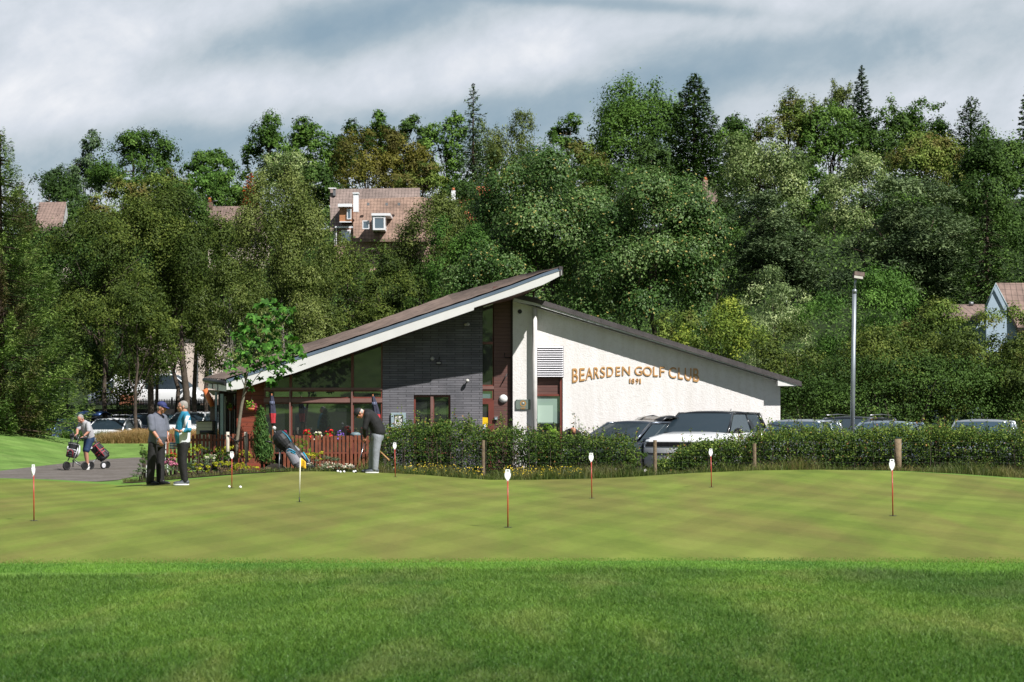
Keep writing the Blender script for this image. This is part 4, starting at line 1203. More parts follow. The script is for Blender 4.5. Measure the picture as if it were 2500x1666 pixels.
# roof plane through fascia head and the far eaves corner
A0, A1, A2 = P(553,930,54.6), P(1370,656,53.45), P(500,926,62.5)
nrm = (A1-A0).cross(A2-A0).normalized()
def on_roof(px, py):
    d = P(px, py, 1.0)-Vector((0,0,EYE)); o_ = Vector((0,0,EYE))
    t_ = (A0-o_).dot(nrm)/d.dot(nrm)
    return o_+d*t_
BK = [(500,925.5),(535,915),(579,900.5),(640,879),(731,847),(794.5,829),(873,803.6),(980,765.5),(1096,724),(1200,695),(1276,674),(1340,660),(1369,652.5)]
FRp = [(553+ (1370-553)*i/60) for i in range(61)]
def f_top(px): return float(np.interp(px, [q[0] for q in FA], [q[1] for q in FA]))-5.5
def b_top(px): return float(np.interp(px, [q[0] for q in BK], [q[1] for q in BK]))
NR = 88; vs = []; PROF = [1.0, 0.8, 0.6, 0.4, 0.2, 0.0, 0.0, 0.45]; fs = []
for i in range(61):
    s = i/60
    pxf = 553+(1371-553)*s; pxb = 500+(1369-500)*s
    a = P(pxf, f_top(pxf), yfas(pxf)+0.04); b = on_roof(pxb, b_top(pxb))
    if b.y < a.y+0.05 or b.y > 75: b = a + (P(pxb, b_top(pxb), a.y+0.4)-a)
    for j in range(NR+1):
        t_ = j/NR
        p = a.lerp(b, t_)
        ph = 1-PROF[j % 8]
        p.z += 0.05*(1-ph)*min(1, (b.y-a.y)/3) + 0.006*math.sin(i*1.7)
        vs.append(p)
for i in range(60):
    for j in range(NR):
        o_ = i*(NR+1)+j
        fs.append((o_, o_+1, o_+NR+2, o_+NR+1))
roof_o = MB().add(vs, fs).build('roof', m_tile, club)
roof_o.data.materials.append(pbr('tile_joint_shade', (0.030, 0.024, 0.021), 0.9))  # tile joints, with each course's drop shadow painted in dark
for q_ in roof_o.data.polygons:
    c_ = q_.index % NR
    if c_ % 8 == 6: q_.material_index = 1
us = [v-Vector((0,0,0.22)) for v in [vs[0], vs[60*(NR+1)], vs[60*(NR+1)+NR], vs[30*(NR+1)+NR], vs[NR]]]
MB().add(us, [(0,1,2,3,4)]).build('roof_underside', m_soffit, club)
MB().hexa([P(1365,650,53.40), P(1374,651,53.40), P(1374,672,53.40), P(1366,674,53.40), P(1365,650,53.9), P(1374,651,53.9), P(1374,672,53.9), P(1366,674,53.9)]).build('roof_end_cap', m_tile_dark, club)
# brown soffit under the tip
sf = [P(1160,750,yfas(1160)+0.07), P(1326,694,yfas(1326)+0.07), P(1368,672,yfas(1368)+0.07)]
sf += [P(1160,753,55.0), P(1262,730,55.0), P(1288,712,55.0)]
MB().add(sf, [(0,1,4,3),(1,2,5,4)]).build('soffit', m_soffit, club)
for a, b in ((553,720),(720,930),(930,1160)):
    p0, p1 = P(a, np.interp(a,[q[0] for q in FA],[q[2] for q in FA])-2, yfas(a)+0.07), P(b, np.interp(b,[q[0] for q in FA],[q[2] for q in FA])-2, yfas(b)+0.07)
    MB().add([p0, p1, Vector((p1.x, 55.3, p1.z-0.02)), Vector((p0.x, 55.3, p0.z-0.02))], [(0,1,2,3)]).build('soffit', m_soffit, club)
MB().hexa([P(1180,748,54.35), P(1204,741,54.35), P(1204,744,54.35), P(1180,752,54.35), P(1180,748,54.6), P(1204,741,54.6), P(1204,744,54.6), P(1180,752,54.6)]).build('soffit_light_box', m_white2, club)
# left eaves: short white boards between black brackets
for a, b, t0, b0, t1, b1, ya, yb_ in ((533,552.5,939,954,937,956,56.6,54.75),(520,530.5,938,951,939,953,58.6,57.0),(508,517.5,937,948,938,950,60.5,59.0)):
    MB().hexa([P(a,t0,ya), P(b,t1,yb_), P(b,b1,yb_), P(a,b0,ya), P(a,t0,ya)+Vector((0.05,0.1,0)), P(b,t1,yb_)+Vector((0.05,0.1,0)), P(b,b1,yb_)+Vector((0.05,0.1,0)), P(a,b0,ya)+Vector((0.05,0.1,0))]).build('eaves_board', m_white2, club)
gt = MB(); gt.tube([P(499,928,62.2), P(552,936.5,54.62)], 0.07, 8); gt.build('gutter', m_black, club)
bb = MB()
bb.hexa([P(505,952,60.5), P(556,956,55.2), P(600,956,55.3), P(520,966,60.5), P(505,952,62.5), P(556,956,57.2), P(600,956,57.3), P(520,966,62.5)])
bb.build('veranda_beam', m_black, club)
# veranda: dark side wall set back with pale door frames and posts
MB().prism(xz([(536,zg(58)),(536,955),(612,955),(612,zg(58))], 58.0), 58.0, 58.2).build('veranda_wall', pbr('veranda_brown', (0.045, 0.017, 0.012), 0.7, vary=0.3, vscale=3), club)
for px_, w_, top_, Y_, mt in ((527,4.5,958,57.6,m_bluegrey),(534.5,3.5,957,56.4,m_black),(541.5,7.5,962,56.2,m_bluegrey),(549,3.4,968,56.6,m_post_white),(553.5,2.2,990,56.8,m_black),
                          (561,2.6,985,57.0,m_post_white),(568,2.2,970,56.4,m_black),(572.5,3.0,962,57.2,m_post_white),(578.5,2.4,975,56.0,m_black)):
    MB().prism(xz([(px_-w_/2,zg(Y_)),(px_-w_/2,top_),(px_+w_/2,top_),(px_+w_/2,zg(Y_))], Y_), Y_, Y_+0.12).build('veranda_post', mt, club)
# right roof: barge, verge tiles, boxed end
Yr = YF-0.36
MB().prism(xz([(1254,735.5),(1254,728),(1311,741),(1905,923.5),(1905,929.5),(1311,747.5)], Yr), Yr, Yr+0.05).build('barge_board', m_white2, club)
MB().prism(xz([(1899,942.5),(1899,925),(1908,925.3),(1949,937.5),(1948.5,942.5)], Yr), Yr-0.004, YF+0.5).build('boxed_end', m_white, club)
vt = MB(); nt = 62
for i in range(nt):
    a = 1311+(1956-1311)*i/nt; b = 1311+(1956-1311)*(i+1)/nt+1.2
    ya = 729+(a-1311)*0.3135; yb_ = 729+(b-1311)*0.3135
    vt.prism(xz([(a,ya+12.0),(a,ya-0.6),(b,yb_+0.5),(b,yb_+12.2)], Yr-0.03), Yr-0.03-0.002*(i % 2), Yr+0.3)
vt.prism(xz([(1250,727),(1250,716),(1311,728),(1311,741)], Yr), Yr-0.02, Yr+0.3)
vt.build('verge_tiles', m_tile_dark, club)
MB().hexa([Vector((X(1250,Yr),Yr+0.28,Z(716,Yr))), Vector((X(1956,Yr),Yr+0.28,Z(932,Yr))), Vector((X(1956,Yr),Yr+0.28,Z(940,Yr))), Vector((X(1250,Yr),Yr+0.28,Z(727,Yr))),
           Vector((X(1250,Yr),Yr+12,Z(716,Yr))), Vector((X(1956,Yr),Yr+12,Z(932,Yr))), Vector((X(1956,Yr),Yr+12,Z(940,Yr))), Vector((X(1250,Yr),Yr+12,Z(727,Yr)))]).build('gable_roof', m_tile_dark, club)
MB().add([P(1256,735,Yr+0.05), P(1900,931,Yr+0.05), Vector((X(1900,Yr),YF,Z(931,Yr))), Vector((X(1256,Yr),YF,Z(735,Yr)))], [(0,1,2,3)]).build('gable_soffit', m_white2, club)
# vent hole and fixings
MB().lathe([(0.06,0),(0.06,0.02),(0.045,0.022)], P(1269,761,YF), 16, axis='Y').build('vent', m_black, club)
k1 = MB(); k1.tube([P(1232,862,Yc-0.12), P(1232,873,Yc-0.12), P(1247,873.5,Yc-0.02)], 0.012, 6); k1.build('hook', m_black, club)
k2 = MB(); k2.tube([P(1238,913,Yc-0.06), P(1226,936,Yc-0.06)], 0.016, 6); k2.build('hook', m_black, club)
# small things fixed to the walls
def thing_mesh(mb, name, mat, label, cat, group=None, kind=None, bevel=0):
    o = mb.build(name, mat, None, bevel); return tag(o, label, cat, group, kind)
ml = empty('wall_light', P(1229,974,Yc), 0, 'round white dome light on the brown boarding', 'wall light', 'lights on the clubhouse walls')
MB().lathe([(0.115,0),(0.115,0.03),(0.105,0.055),(0.07,0.085),(0.02,0.098),(0.001,0.1)], P(1229,974,Yc), 24, axis='Y').build('dome', pbr('opal_white', (0.82, 0.8, 0.78), 0.25), ml)
MB().lathe([(0.125,-0.004),(0.125,0.012)], P(1229,974,Yc), 24, axis='Y').build('base_ring', m_grey, ml)
m_lens = pbr('lamp_glass', (0.45, 0.43, 0.38), 0.15)
def flood(px, py, w_, h_, label, arm=(0, -10)):
    e = empty('floodlight', P(px, py, YF), 0, label, 'floodlight', 'lights on the clubhouse walls')
    MB().box(P(px,py,YF-0.16), (w_/88, 0.09, h_/88), rot=Matrix.Rotation(R(-25),3,'X')).build('housing', m_black, e, bevel=0.008)
    MB().box(P(px,py+0.6,YF-0.215), (w_*0.75/88, 0.012, h_*0.6/88), rot=Matrix.Rotation(R(-25),3,'X')).build('lens', m_lens, e)
    MB().tube([P(px,py,YF-0.14), P(px+arm[0],py+arm[1],YF-0.05), P(px+arm[0],py+arm[1],YF+0.0)], 0.012, 6).build('arm', m_black, e)
flood(1071, 886, 13, 8, 'black floodlight with an upright arm in the middle of the slate wall', (2, -14))
def spot(px, py, label):
    e = empty('security_light', P(px, py, YF), 0, label, 'security light', 'lights on the clubhouse walls')
    MB().ball(P(px,py,YF-0.12), (0.055,0.06,0.05)).build('lamp', pbr('lamp_white', (0.5,0.49,0.46), 0.3), e)
    MB().tube([P(px,py,YF-0.1), P(px,py+1,YF)], 0.02, 6).build('arm', m_grey, e)
    return e
spot(1056, 876, 'small pale sensor lamp left of the black floodlight on the slate wall')
e = spot(1142, 792, 'twin security lamp high on the slate wall under the eaves')
MB().ball(P(1137,793,YF-0.12), (0.05,0.06,0.045)).build('lamp', m_lens, e)
spot(1141, 930, 'small white lamp low on the right side of the slate wall')
e = empty('key_box', P(1211,1022,Yc), 0, 'small grey box on the brown boarding beside the door', 'key box')
MB().box(P(1211,1022,Yc-0.04), (0.10,0.08,0.095)).build('box', m_grey, e, bevel=0.01)
MB().box(P(1211,1022.5,Yc-0.084), (0.06,0.008,0.05)).build('lid', m_bluegrey, e)
# plaque with a round golden crest
pq = empty('plaque', P(1277,988,YF), 0, 'greenish metal plaque with a golden round crest on the white wall', 'plaque')
MB().box(P(1277,988,YF-0.03), (0.41,0.02,0.275)).build('plate', pbr('plaque_metal', (0.25,0.30,0.26), 0.35, metal=0.4, vary=0.15, vscale=5), pq, bevel=0.006)
m_gold = pbr('gold_paint', (0.50, 0.27, 0.09), 0.4, metal=0.2)
ring = MB()
for k in range(24):
    a0, a1 = 2*math.pi*k/24, 2*math.pi*(k+1)/24
    c0 = P(1277,985.5,YF-0.044)
    q = [c0+Vector((math.cos(a)*r_,0,math.sin(a)*r_)) for a in (a0,a1) for r_ in (0.055,0.085)]
    ring.add(q, [(0,1,3,2)])
ring.box(P(1277,996.5,YF-0.044), (0.15,0.004,0.02)); ring.box(P(1277,999,YF-0.044), (0.10,0.004,0.008))
ring.build('crest', m_gold, pq)
MB().lathe([(0.03,0.0),(0.03,0.004),(0.001,0.005)], P(1277.5,985,YF-0.041), 12, axis='Y').build('crest_ball', pbr('crest_pale', (0.45,0.5,0.48), 0.4), pq)
for dx_ in (-16,16):
    for dz_ in (-10,10): MB().lathe([(0.009,0),(0.009,0.006)], P(1277+dx_,988+dz_,YF-0.04), 8, axis='Y').build('screw', m_black, pq)
# menu board
mnb = empty('menu_board', P(972,1026,YF), 0, 'pale blue framed menu board holding a white sheet on the slate wall', 'menu board')
fb = MB()
for a, b, c_, d_ in ((955,991,1008,1013),(955,991,1041,1045),(955,962,1013,1041),(984,991,1013,1041)):
    fb.span(X(a,YF), X(b,YF), YF-0.06, YF-0.002, Z(c_,YF), Z(d_,YF))
fb.build('frame', m_bluegrey, mnb)
MB().span(X(962,YF), X(984,YF), YF-0.03, YF-0.004, Z(1013,YF), Z(1041,YF)).build('inner_frame', m_black, mnb)
sh = MB().span(X(964,YF), X(982,YF), YF-0.036, YF-0.031, Z(1014,YF), Z(1040,YF)).build('paper', pbr('paper_white', (0.75,0.75,0.74), 0.7), mnb)
tx = MB()
for i, (l_, r_) in enumerate(((966,980),(968,979),(966,978),(967,980),(966,977))):
    tx.span(X(l_,YF), X(r_,YF), YF-0.039, YF-0.0362, Z(1021+i*3,YF), Z(1022+i*3,YF))
tx.build('print', m_black, sh)
# raised lettering: each letter fitted into its measured box
sign = empty('club_sign', P(1553,915,YF), 0, 'golden raised letters arched across the white gable wall', 'sign')
m_letter = pbr('letter_gold', (0.56, 0.31, 0.12), 0.45, vary=0.1, vscale=4)
def letter(ch, x0, x1, yt0, yt1, yb0, yb1, Y=YF-0.04, weight=0.006, parent=sign, depth=0.022, mat=None, nm='letter'):
    cu = bpy.data.curves.new('t', 'FONT'); cu.body = ch; cu.size = 1; cu.extrude = 0.5; cu.offset = weight
    o = bpy.data.objects.new('t', cu); COL.objects.link(o)
    dg = bpy.context.evaluated_depsgraph_get()
    me = bpy.data.meshes.new_from_object(o.evaluated_get(dg)); me.name = nm
    bpy.data.objects.remove(o)
    co = np.array([v.co for v in me.vertices]); mn = co.min(0); mx_ = co.max(0)
    u = (co-mn)/np.maximum(mx_-mn, 1e-6)
    for v, (a, b, c_) in zip(me.vertices, u):
        pxx = x0+(x1-x0)*a
        top_ = yt0+(yt1-yt0)*a; bt = yb0+(yb1-yb0)*a
        q = P(pxx, bt+(top_-bt)*b, Y)
        v.co = (q.x, Y+0.04-depth*c_ , q.z)
    me.materials.clear(); me.materials.append(mat or m_letter)
    o = bpy.data.objects.new(nm, me); return finish(o, parent)
LT = [('B',328,375,672,668,790,782),('E',388,430,669,667,778,772),('A',437,497,667,662,770,757),('R',505,548,662,660,757,750),('S',558,598,660,657,750,744),('D',612,665,658,657,742,736),
      ('E',685,722,657,656,735,731),('N',737,802,655,654,731,727),('G',840,902,655,655,728,728),('O',908,982,655,657,732,736),('L',992,1030,657,657,737,738),('F',1045,1085,657,658,738,740),
      ('C',1120,1180,660,662,748,754),('L',1197,1236,664,666,756,762),('U',1250,1305,667,669,766,776),('B',1320,1368,670,672,777,787)]
for ch, a, b, t0, t1, b0, b1 in LT:
    k = 1/3.361
    letter(ch, 1300+a*k, 1300+b*k, 700+t0*k, 700+t1*k, 700+b0*k, 700+b1*k)
for ch, a, b, t0, t1, b0, b1 in (('1',796,806,755,754,792,792),('8',814,838,754,754,795,796),('9',850,872,754,754,796,796),('1',881,891,754,755,795,797)):
    letter(ch, 1300+a*k, 1300+b*k, 700+t0*k, 700+t1*k, 700+b0*k, 700+b1*k, weight=0.0)
# ------------------------------------------------------------------ people
def sect(mb, pts, rs, side, n=20):
    """body sections: rings of half-widths (across, front-back) stacked along a spine"""
    side = Vector(side).normalized(); vs = []; fs = []
    pts = [Vector(p) for p in pts]
    for i, p in enumerate(pts):
        t = (pts[min(i+1, len(pts)-1)]-pts[max(i-1, 0)]).normalized()
        a = (side-t*side.dot(t)).normalized(); c = t.cross(a)
        for k in range(n):
            an = 2*math.pi*k/n
            vs.append(p+a*math.cos(an)*rs[i][0]+c*math.sin(an)*rs[i][1])
    for i in range(len(pts)-1):
        for k in range(n):
            fs.append((i*n+k, i*n+(k+1) % n, (i+1)*n+(k+1) % n, (i+1)*n+k))
    fs += [tuple(range(n-1, -1, -1)), tuple(range((len(pts)-1)*n, len(pts)*n))]
    mb.add(vs, fs)
def limb(mb, pts, rs, n=14):
    pts = [Vector(p) for p in pts]
    mb.tube(pts, rs, n)
    for p, r in zip(pts, rs): mb.ball(p, r*0.995, nu=14, nv=10)
def basis(fwd, up=(0, 0, 1)):
    f = Vector(fwd).normalized(); u = Vector(up); s = f.cross(u).normalized(); u = s.cross(f)
    return Matrix((s, f, u)).transposed()       # x right of the person, y forward, z up
def hand(mb, wrist, direction, palm_n, curl=0.5, size=1.0, thumb=1):
    d = Vector(direction).normalized(); pn = Vector(palm_n); pn = (pn-d*pn.dot(d)).normalized(); s = d.cross(pn)
    w = Vector(wrist); m = Matrix((s, d, pn)).transposed()
    mb.ball(w+d*0.045*size, (0.040*size, 0.050*size, 0.017*size), rot=m)
    for k, (o_, L_) in enumerate(((-0.030, 0.066), (-0.010, 0.076), (0.010, 0.070), (0.029, 0.056))):
        b0 = w+d*0.082*size+s*o_*size
        a1 = curl*0.9; a2 = curl*2.0
        p1 = b0+(d*math.cos(a1)+pn*math.sin(a1))*L_*0.5*size
        p2 = p1+(d*math.cos(a2)+pn*math.sin(a2))*L_*0.5*size
        mb.tube([b0, p1, p2], [0.0095*size, 0.009*size, 0.0075*size], 8); mb.ball(p2, 0.0075*size, nu=8, nv=6); mb.ball(p1, 0.009*size, nu=8, nv=6)
    t0 = w+d*0.02*size-s*thumb*0.032*size
    t1 = t0+(d*0.6-s*thumb*0.6+pn*0.3).normalized()*0.04*size; t2 = t1+(d*0.9-s*thumb*0.1+pn*0.4).normalized()*0.03*size
    mb.tube([t0, t1, t2], [0.014*size, 0.011*size, 0.009*size], 8); mb.ball(t1, 0.0112*size, nu=8, nv=6); mb.ball(t2, 0.009*size, nu=8, nv=6)
def head(mb, c, face, up=(0, 0, 1), k=1.0):
    M = basis(face, up); c = Vector(c)
    def q(x, y, z): return c+M@Vector((x, y, z))*k
    mb.ball(q(0, -0.008, 0.025), (0.077*k, 0.097*k, 0.088*k), rot=M, nu=18, nv=14)      # skull
    mb.ball(q(0, 0.022, -0.030), (0.060*k, 0.068*k, 0.076*k), rot=M, nu=18, nv=14)     # face
    mb.ball(q(0, 0.050, -0.088), (0.030*k, 0.028*k, 0.022*k), rot=M)                     # chin
    mb.ball(q(0, 0.098, -0.020), (0.013*k, 0.020*k, 0.024*k), rot=M)                     # nose
    mb.ball(q(0, 0.084, 0.018), (0.046*k, 0.014*k, 0.009*k), rot=M)                      # brow
    mb.ball(q(0, 0.086, -0.058), (0.026*k, 0.010*k, 0.008*k), rot=M)                     # lips
    for sx in (-1, 1):
        mb.ball(q(sx*0.077, -0.008, -0.008), (0.012*k, 0.020*k, 0.032*k), rot=M)         # ear
        mb.ball(q(sx*0.045, 0.055, -0.025), (0.022*k, 0.022*k, 0.020*k), rot=M)          # cheek
    return M, q
def shoe(name, ankle, toe_dir, mat, sole, parent, L_=0.27, up=0.0):
    d = Vector((toe_dir[0], toe_dir[1], 0)).normalized(); M = basis(d); a = Vector(ankle)
    base = Vector((a.x, a.y, a.z-0.085))
    mb = MB()
    mb.ball(base+d*0.10+Vector((0, 0, 0.040)), (0.048, 0.13, 0.038), rot=M, nu=16, nv=10)
    mb.ball(base-d*0.01+Vector((0, 0, 0.055)), (0.044, 0.075, 0.055), rot=M, nu=16, nv=10)
    mb.ball(base+d*0.035+Vector((0, 0, 0.075)), (0.040, 0.055, 0.035), rot=M, nu=16, nv=10)
    s = remeshed(mb, name, mat, parent, 0.009, 3)
    so = MB(); n = 24; vs = []
    for zz in (0.0, 0.026):
        for k in range(n):
            an = 2*math.pi*k/n
            vs.append(base+d*0.075+M@Vector((math.sin(an)*0.048*(1-0.12*math.cos(an+math.pi)), math.cos(an)*0.15, 0))+Vector((0, 0, zz)))
    so.add(vs, [tuple(range(n-1, -1, -1)), tuple(range(n, 2*n))]+[(k, (k+1) % n, (k+1) % n+n, k+n) for k in range(n)])
    so.build('sole', sole, s)
    return s

m_skin = pbr('skin', (0.50, 0.24, 0.165), 0.5, vary=0.12, vscale=9)
m_skin2 = pbr('skin_tanned', (0.46, 0.20, 0.125), 0.5, vary=0.12, vscale=9)
m_hair_grey = pbr('hair_grey', (0.30, 0.275, 0.25), 0.8, vary=0.35, vscale=60, bump=0.6, bscale=120)
m_hair_white = pbr('hair_white', (0.52, 0.49, 0.46), 0.8, vary=0.25, vscale=60, bump=0.6, bscale=120)
m_dtrous = pbr('black_trousers', (0.010, 0.009, 0.010), 0.75, vary=0.4, vscale=9, bump=0.5, bscale=12)
m_gtrous = pbr('grey_trousers', (0.235, 0.25, 0.285), 0.8, vary=0.14, vscale=7, bump=0.8, bscale=10)
m_dshoe = pbr('black_shoe', (0.014, 0.014, 0.016), 0.35)
m_gshoe = pbr('grey_shoe', (0.07, 0.08, 0.095), 0.6, vary=0.3, vscale=20)
m_sole_w = pbr('white_sole', (0.78, 0.78, 0.78), 0.6)
m_eye = pbr('dark_eye', (0.02, 0.015, 0.012), 0.3)

def hair_cap(name, q, M, mat, parent, k=1.0, back=True, low=-0.03, bald=False):
    mb = MB()
    if not bald: mb.ball(q(0, -0.020, 0.040), (0.081*k, 0.095*k, 0.082*k), rot=M, nu=18, nv=12)
    mb.ball(q(0, -0.045, 0.000), (0.076*k, 0.066*k, 0.070*k), rot=M, nu=18, nv=12)
    for sx in (-1, 1): mb.ball(q(sx*0.066, 0.000, 0.020), (0.016*k, 0.035*k, 0.034*k), rot=M)
    return remeshed(mb, name, mat, parent, 0.010, 3)
def eyes(q, M, parent, k=1.0):
    for sx in (-1, 1):
        MB().ball(q(sx*0.031, 0.080, 0.003), (0.013*k, 0.008*k, 0.006*k), rot=M, nu=8, nv=6).build('eye', m_eye, parent)

# ---- man in a navy cap
o0 = ray_ground(382, 1184); yA = o0.y
K = Vector((o0.x, o0.y, o0.z))
def L(*v): return K+Vector(v)
fA = Vector((0.86, -0.5, 0)); sA = Vector((-0.5, -0.86, 0))
pA = empty('person', K, 0, 'man in a navy cap, grey polo shirt and black trousers, standing in profile', 'person', 'golfers standing on the putting green')
bd = MB()
M, q = head(bd, L(0.115, -0.03, 1.595), (0.85, -0.28, -0.20))
bd.tube([L(0.03, 0, 1.40), L(0.085, -0.02, 1.55)], [0.066, 0.060], 14)
sect(bd, [L(0.0, 0, 0.86), L(0.03, 0, 1.05), L(0.02, 0, 1.25), L(0.01, 0, 1.40), L(0.03, 0, 1.46)], [(0.15, 0.13), (0.16, 0.15), (0.16, 0.12), (0.14, 0.09), (0.06, 0.05)], sA)
limb(bd, [L(-0.085, -0.17, 1.38), L(-0.04, -0.235, 1.13), L(0.094, -0.27, 0.955)], [0.052, 0.043, 0.029])
limb(bd, [L(0.12, 0.17, 1.38), L(0.17, 0.20, 1.12), L(0.21, 0.06, 0.97)], [0.052, 0.043, 0.029])
hand(bd, L(0.10, -0.272, 0.945), (0.38, -0.05, -0.9), (0.2, 0.9, 0), 0.45, 1.08)
hand(bd, L(0.215, 0.05, 0.96), (0.2, -0.3, -0.9), (-0.5, -0.4, 0), 0.6, 1.0, -1)
for hip, kn, an in ((L(-0.05,-0.09,0.88), L(-0.085,-0.10,0.48), L(-0.125,-0.09,0.07)), (L(0.07,0.08,0.88), L(0.07,0.06,0.48), L(0.075,0.05,0.07))):
    limb(bd, [hip, kn, an], [0.085, 0.055, 0.036])
body = remeshed(bd, 'body', m_skin2, pA, 0.0075, 3)
hair_cap('hair', q, M, m_hair_grey, pA, 0.985)
eyes(q, M, pA)
cp = MB(); cp.ball(q(0, -0.008, 0.055), (0.088, 0.108, 0.078), rot=M, nu=20, nv=12)
cp.add([q(x_, y_, z_) for x_, y_, z_ in ((-0.07,0.06,0.045),(-0.055,0.14,0.030),(0,0.178,0.026),(0.055,0.14,0.030),(0.07,0.06,0.045),(-0.07,0.06,0.030),(-0.055,0.14,0.020),(0,0.178,0.016),(0.055,0.14,0.020),(0.07,0.06,0.030))],
       [(0,1,2,3,4),(9,8,7,6,5),(0,5,6,1),(1,6,7,2),(2,7,8,3),(3,8,9,4),(4,9,5,0)])
cap = remeshed(cp, 'cap', pbr('navy_cap', (0.022, 0.030, 0.125), 0.75, vary=0.2, vscale=20), pA, 0.006, 2)
MB().ball(q(0, -0.008, 0.135), 0.008, nu=8, nv=6).build('button', MATS['navy_cap'], cap)
m_polo = pbr('grey_polo', (0.118, 0.128, 0.165), 0.8, vary=0.12, vscale=6, bump=0.8, bscale=9)
sh = MB()
sect(sh, [L(-0.005,0,0.845), L(0.0,0,0.90), L(0.040,-0.012,1.02), L(0.035,-0.008,1.12), L(0.018,0,1.25), L(0.005,0,1.36), L(0.015,0,1.425), L(0.045,0,1.475)],
     [(0.188,0.160),(0.192,0.170),(0.195,0.188),(0.195,0.180),(0.192,0.160),(0.185,0.125),(0.135,0.095),(0.070,0.070)], sA)
limb(sh, [L(-0.085,-0.165,1.385), L(-0.060,-0.215,1.24), L(-0.048,-0.232,1.155)], [0.082, 0.080, 0.080])
limb(sh, [L(0.115,0.165,1.385), L(0.150,0.195,1.24), L(0.165,0.200,1.155)], [0.082, 0.080, 0.080])
shirt = remeshed(sh, 'polo_shirt', m_polo, pA, 0.010, 4)
cl = MB(); cl.tube([L(0.035,0.0,1.455), L(0.058,-0.008,1.495)], [0.082, 0.074], 18, cap=False)
cl.build('collar', pbr('navy_trim', (0.02, 0.022, 0.04), 0.7), shirt)
tr_ = MB()
sect(tr_, [L(0.005,0,0.92), L(0.0,0,0.86), L(-0.005,0,0.78)], [(0.168,0.140),(0.172,0.148),(0.168,0.135)], sA)
limb(tr_, [L(-0.05,-0.085,0.84), L(-0.085,-0.10,0.48), L(-0.118,-0.09,0.09)], [0.108, 0.092, 0.082])
limb(tr_, [L(0.07,0.075,0.84), L(0.068,0.06,0.48), L(0.072,0.05,0.09)], [0.108, 0.092, 0.082])
remeshed(tr_, 'trousers', m_dtrous, pA, 0.010, 3)
shoe('shoe', L(-0.125,-0.09,0.085), (0.9,-0.35), m_dshoe, m_dshoe, pA)
shoe('shoe', L(0.085,0.04,0.085), (0.95,-0.4), m_dshoe, m_dshoe, pA)
MB().tube([L(0.075,-0.266,0.975), L(0.092,-0.27,0.955)], 0.036, 14).build('wrist_watch', m_grey, pA)
bag = None

# ---- man in a blue and white jacket
o0 = ray_ground(449, 1184.5); K = Vector((o0.x, o0.y, o0.z))
fB = Vector((-0.95, -0.3, 0)); sB = Vector((0.3, -0.95, 0))
pB = empty('person', K, 0, 'grey-haired man in a turquoise and white top holding out one hand', 'person', 'golfers standing on the putting green')
bd = MB()
M, q = head(bd, L(-0.025, -0.01, 1.585), (-0.93, -0.25, -0.08))
bd.tube([L(0.025, 0, 1.40), L(-0.002, 0, 1.54)], [0.066, 0.060], 14)
sect(bd, [L(-0.02,0,0.86), L(-0.03,0,1.05), L(-0.01,0,1.25), L(0.01,0,1.40), L(0.01,0,1.46)], [(0.15,0.13),(0.15,0.14),(0.15,0.12),(0.14,0.09),(0.06,0.05)], sB)
limb(bd, [L(0.085,-0.17,1.38), L(0.135,-0.25,1.12), L(-0.045,-0.30,1.085)], [0.05, 0.043, 0.029])
limb(bd, [L(-0.03,0.18,1.38), L(-0.06,0.22,1.10), L(-0.17,0.16,0.88)], [0.05, 0.043, 0.029])
hand(bd, L(-0.050,-0.300,1.088), (-0.95,-0.12,0.38), (0.1,0.3,0.9), 0.35, 1.05, -1)
hand(bd, L(-0.172,0.158,0.872), (-0.25,-0.1,-0.9), (0.4,-0.6,0), 0.9, 1.0)
for hip, kn, an in ((L(0.01,-0.085,0.86), L(-0.005,-0.09,0.48), L(0.035,-0.08,0.07)), (L(-0.045,0.085,0.86), L(-0.065,0.07,0.48), L(-0.005,0.06,0.07))):
    limb(bd, [hip, kn, an], [0.082, 0.053, 0.036])
remeshed(bd, 'body', m_skin, pB, 0.0075, 3)
hair_cap('hair', q, M, m_hair_grey, pB); eyes(q, M, pB)
def top_material():
    m = bpy.data.materials.new('turquoise_white_top'); m.use_nodes = True
    t = NT(m.node_tree); b = t.n['Principled BSDF']
    c = t.new('ShaderNodeTexCoord').outputs['Object']; s = t.new('ShaderNodeSeparateXYZ'); t.l.new(c, s.inputs[0])
    u = t.math('SUBTRACT', s.outputs[0], K.x); z = t.math('SUBTRACT', s.outputs[2], K.z); v = t.math('SUBTRACT', s.outputs[1], K.y)
    def band(x, lo, hi): return t.math('MULTIPLY', t.math('GREATER_THAN', x, lo), t.math('LESS_THAN', x, hi))
    low = t.math('MULTIPLY', band(u, -0.065, 0.135), band(z, 0.84, 1.06))
    side = t.math('ADD', u, t.math('MULTIPLY', t.math('SUBTRACT', z, 1.20), -0.35))
    up = t.math('MULTIPLY', band(side, 0.015, 0.085), band(z, 1.06, 1.40))
    sl = t.math('MULTIPLY', band(u, 0.125, 0.30), band(z, 1.16, 1.31))
    near = t.math('LESS_THAN', v, 0.03)
    f = t.math('MULTIPLY', t.math('MAXIMUM', t.math('MAXIMUM', low, up), sl), near)
    n = t.noise(c, 6, 3, 0.6)
    blue = t.ramp(n, [(0.3, (0.012, 0.165, 0.28)), (0.7, (0.02, 0.24, 0.38))])
    t.l.new(t.mix(f, blue, (0.72, 0.74, 0.78)), b.inputs['Base Color']); b.inputs['Roughness'].default_value = 0.6
    bp = t.new('ShaderNodeBump'); bp.inputs['Strength'].default_value = 0.8; bp.inputs['Distance'].default_value = 0.02
    t.l.new(t.noise(c, 9, 3, 0.6), bp.inputs['Height']); t.l.new(bp.outputs[0], b.inputs['Normal'])
    return m
m_top = top_material()
sh = MB()
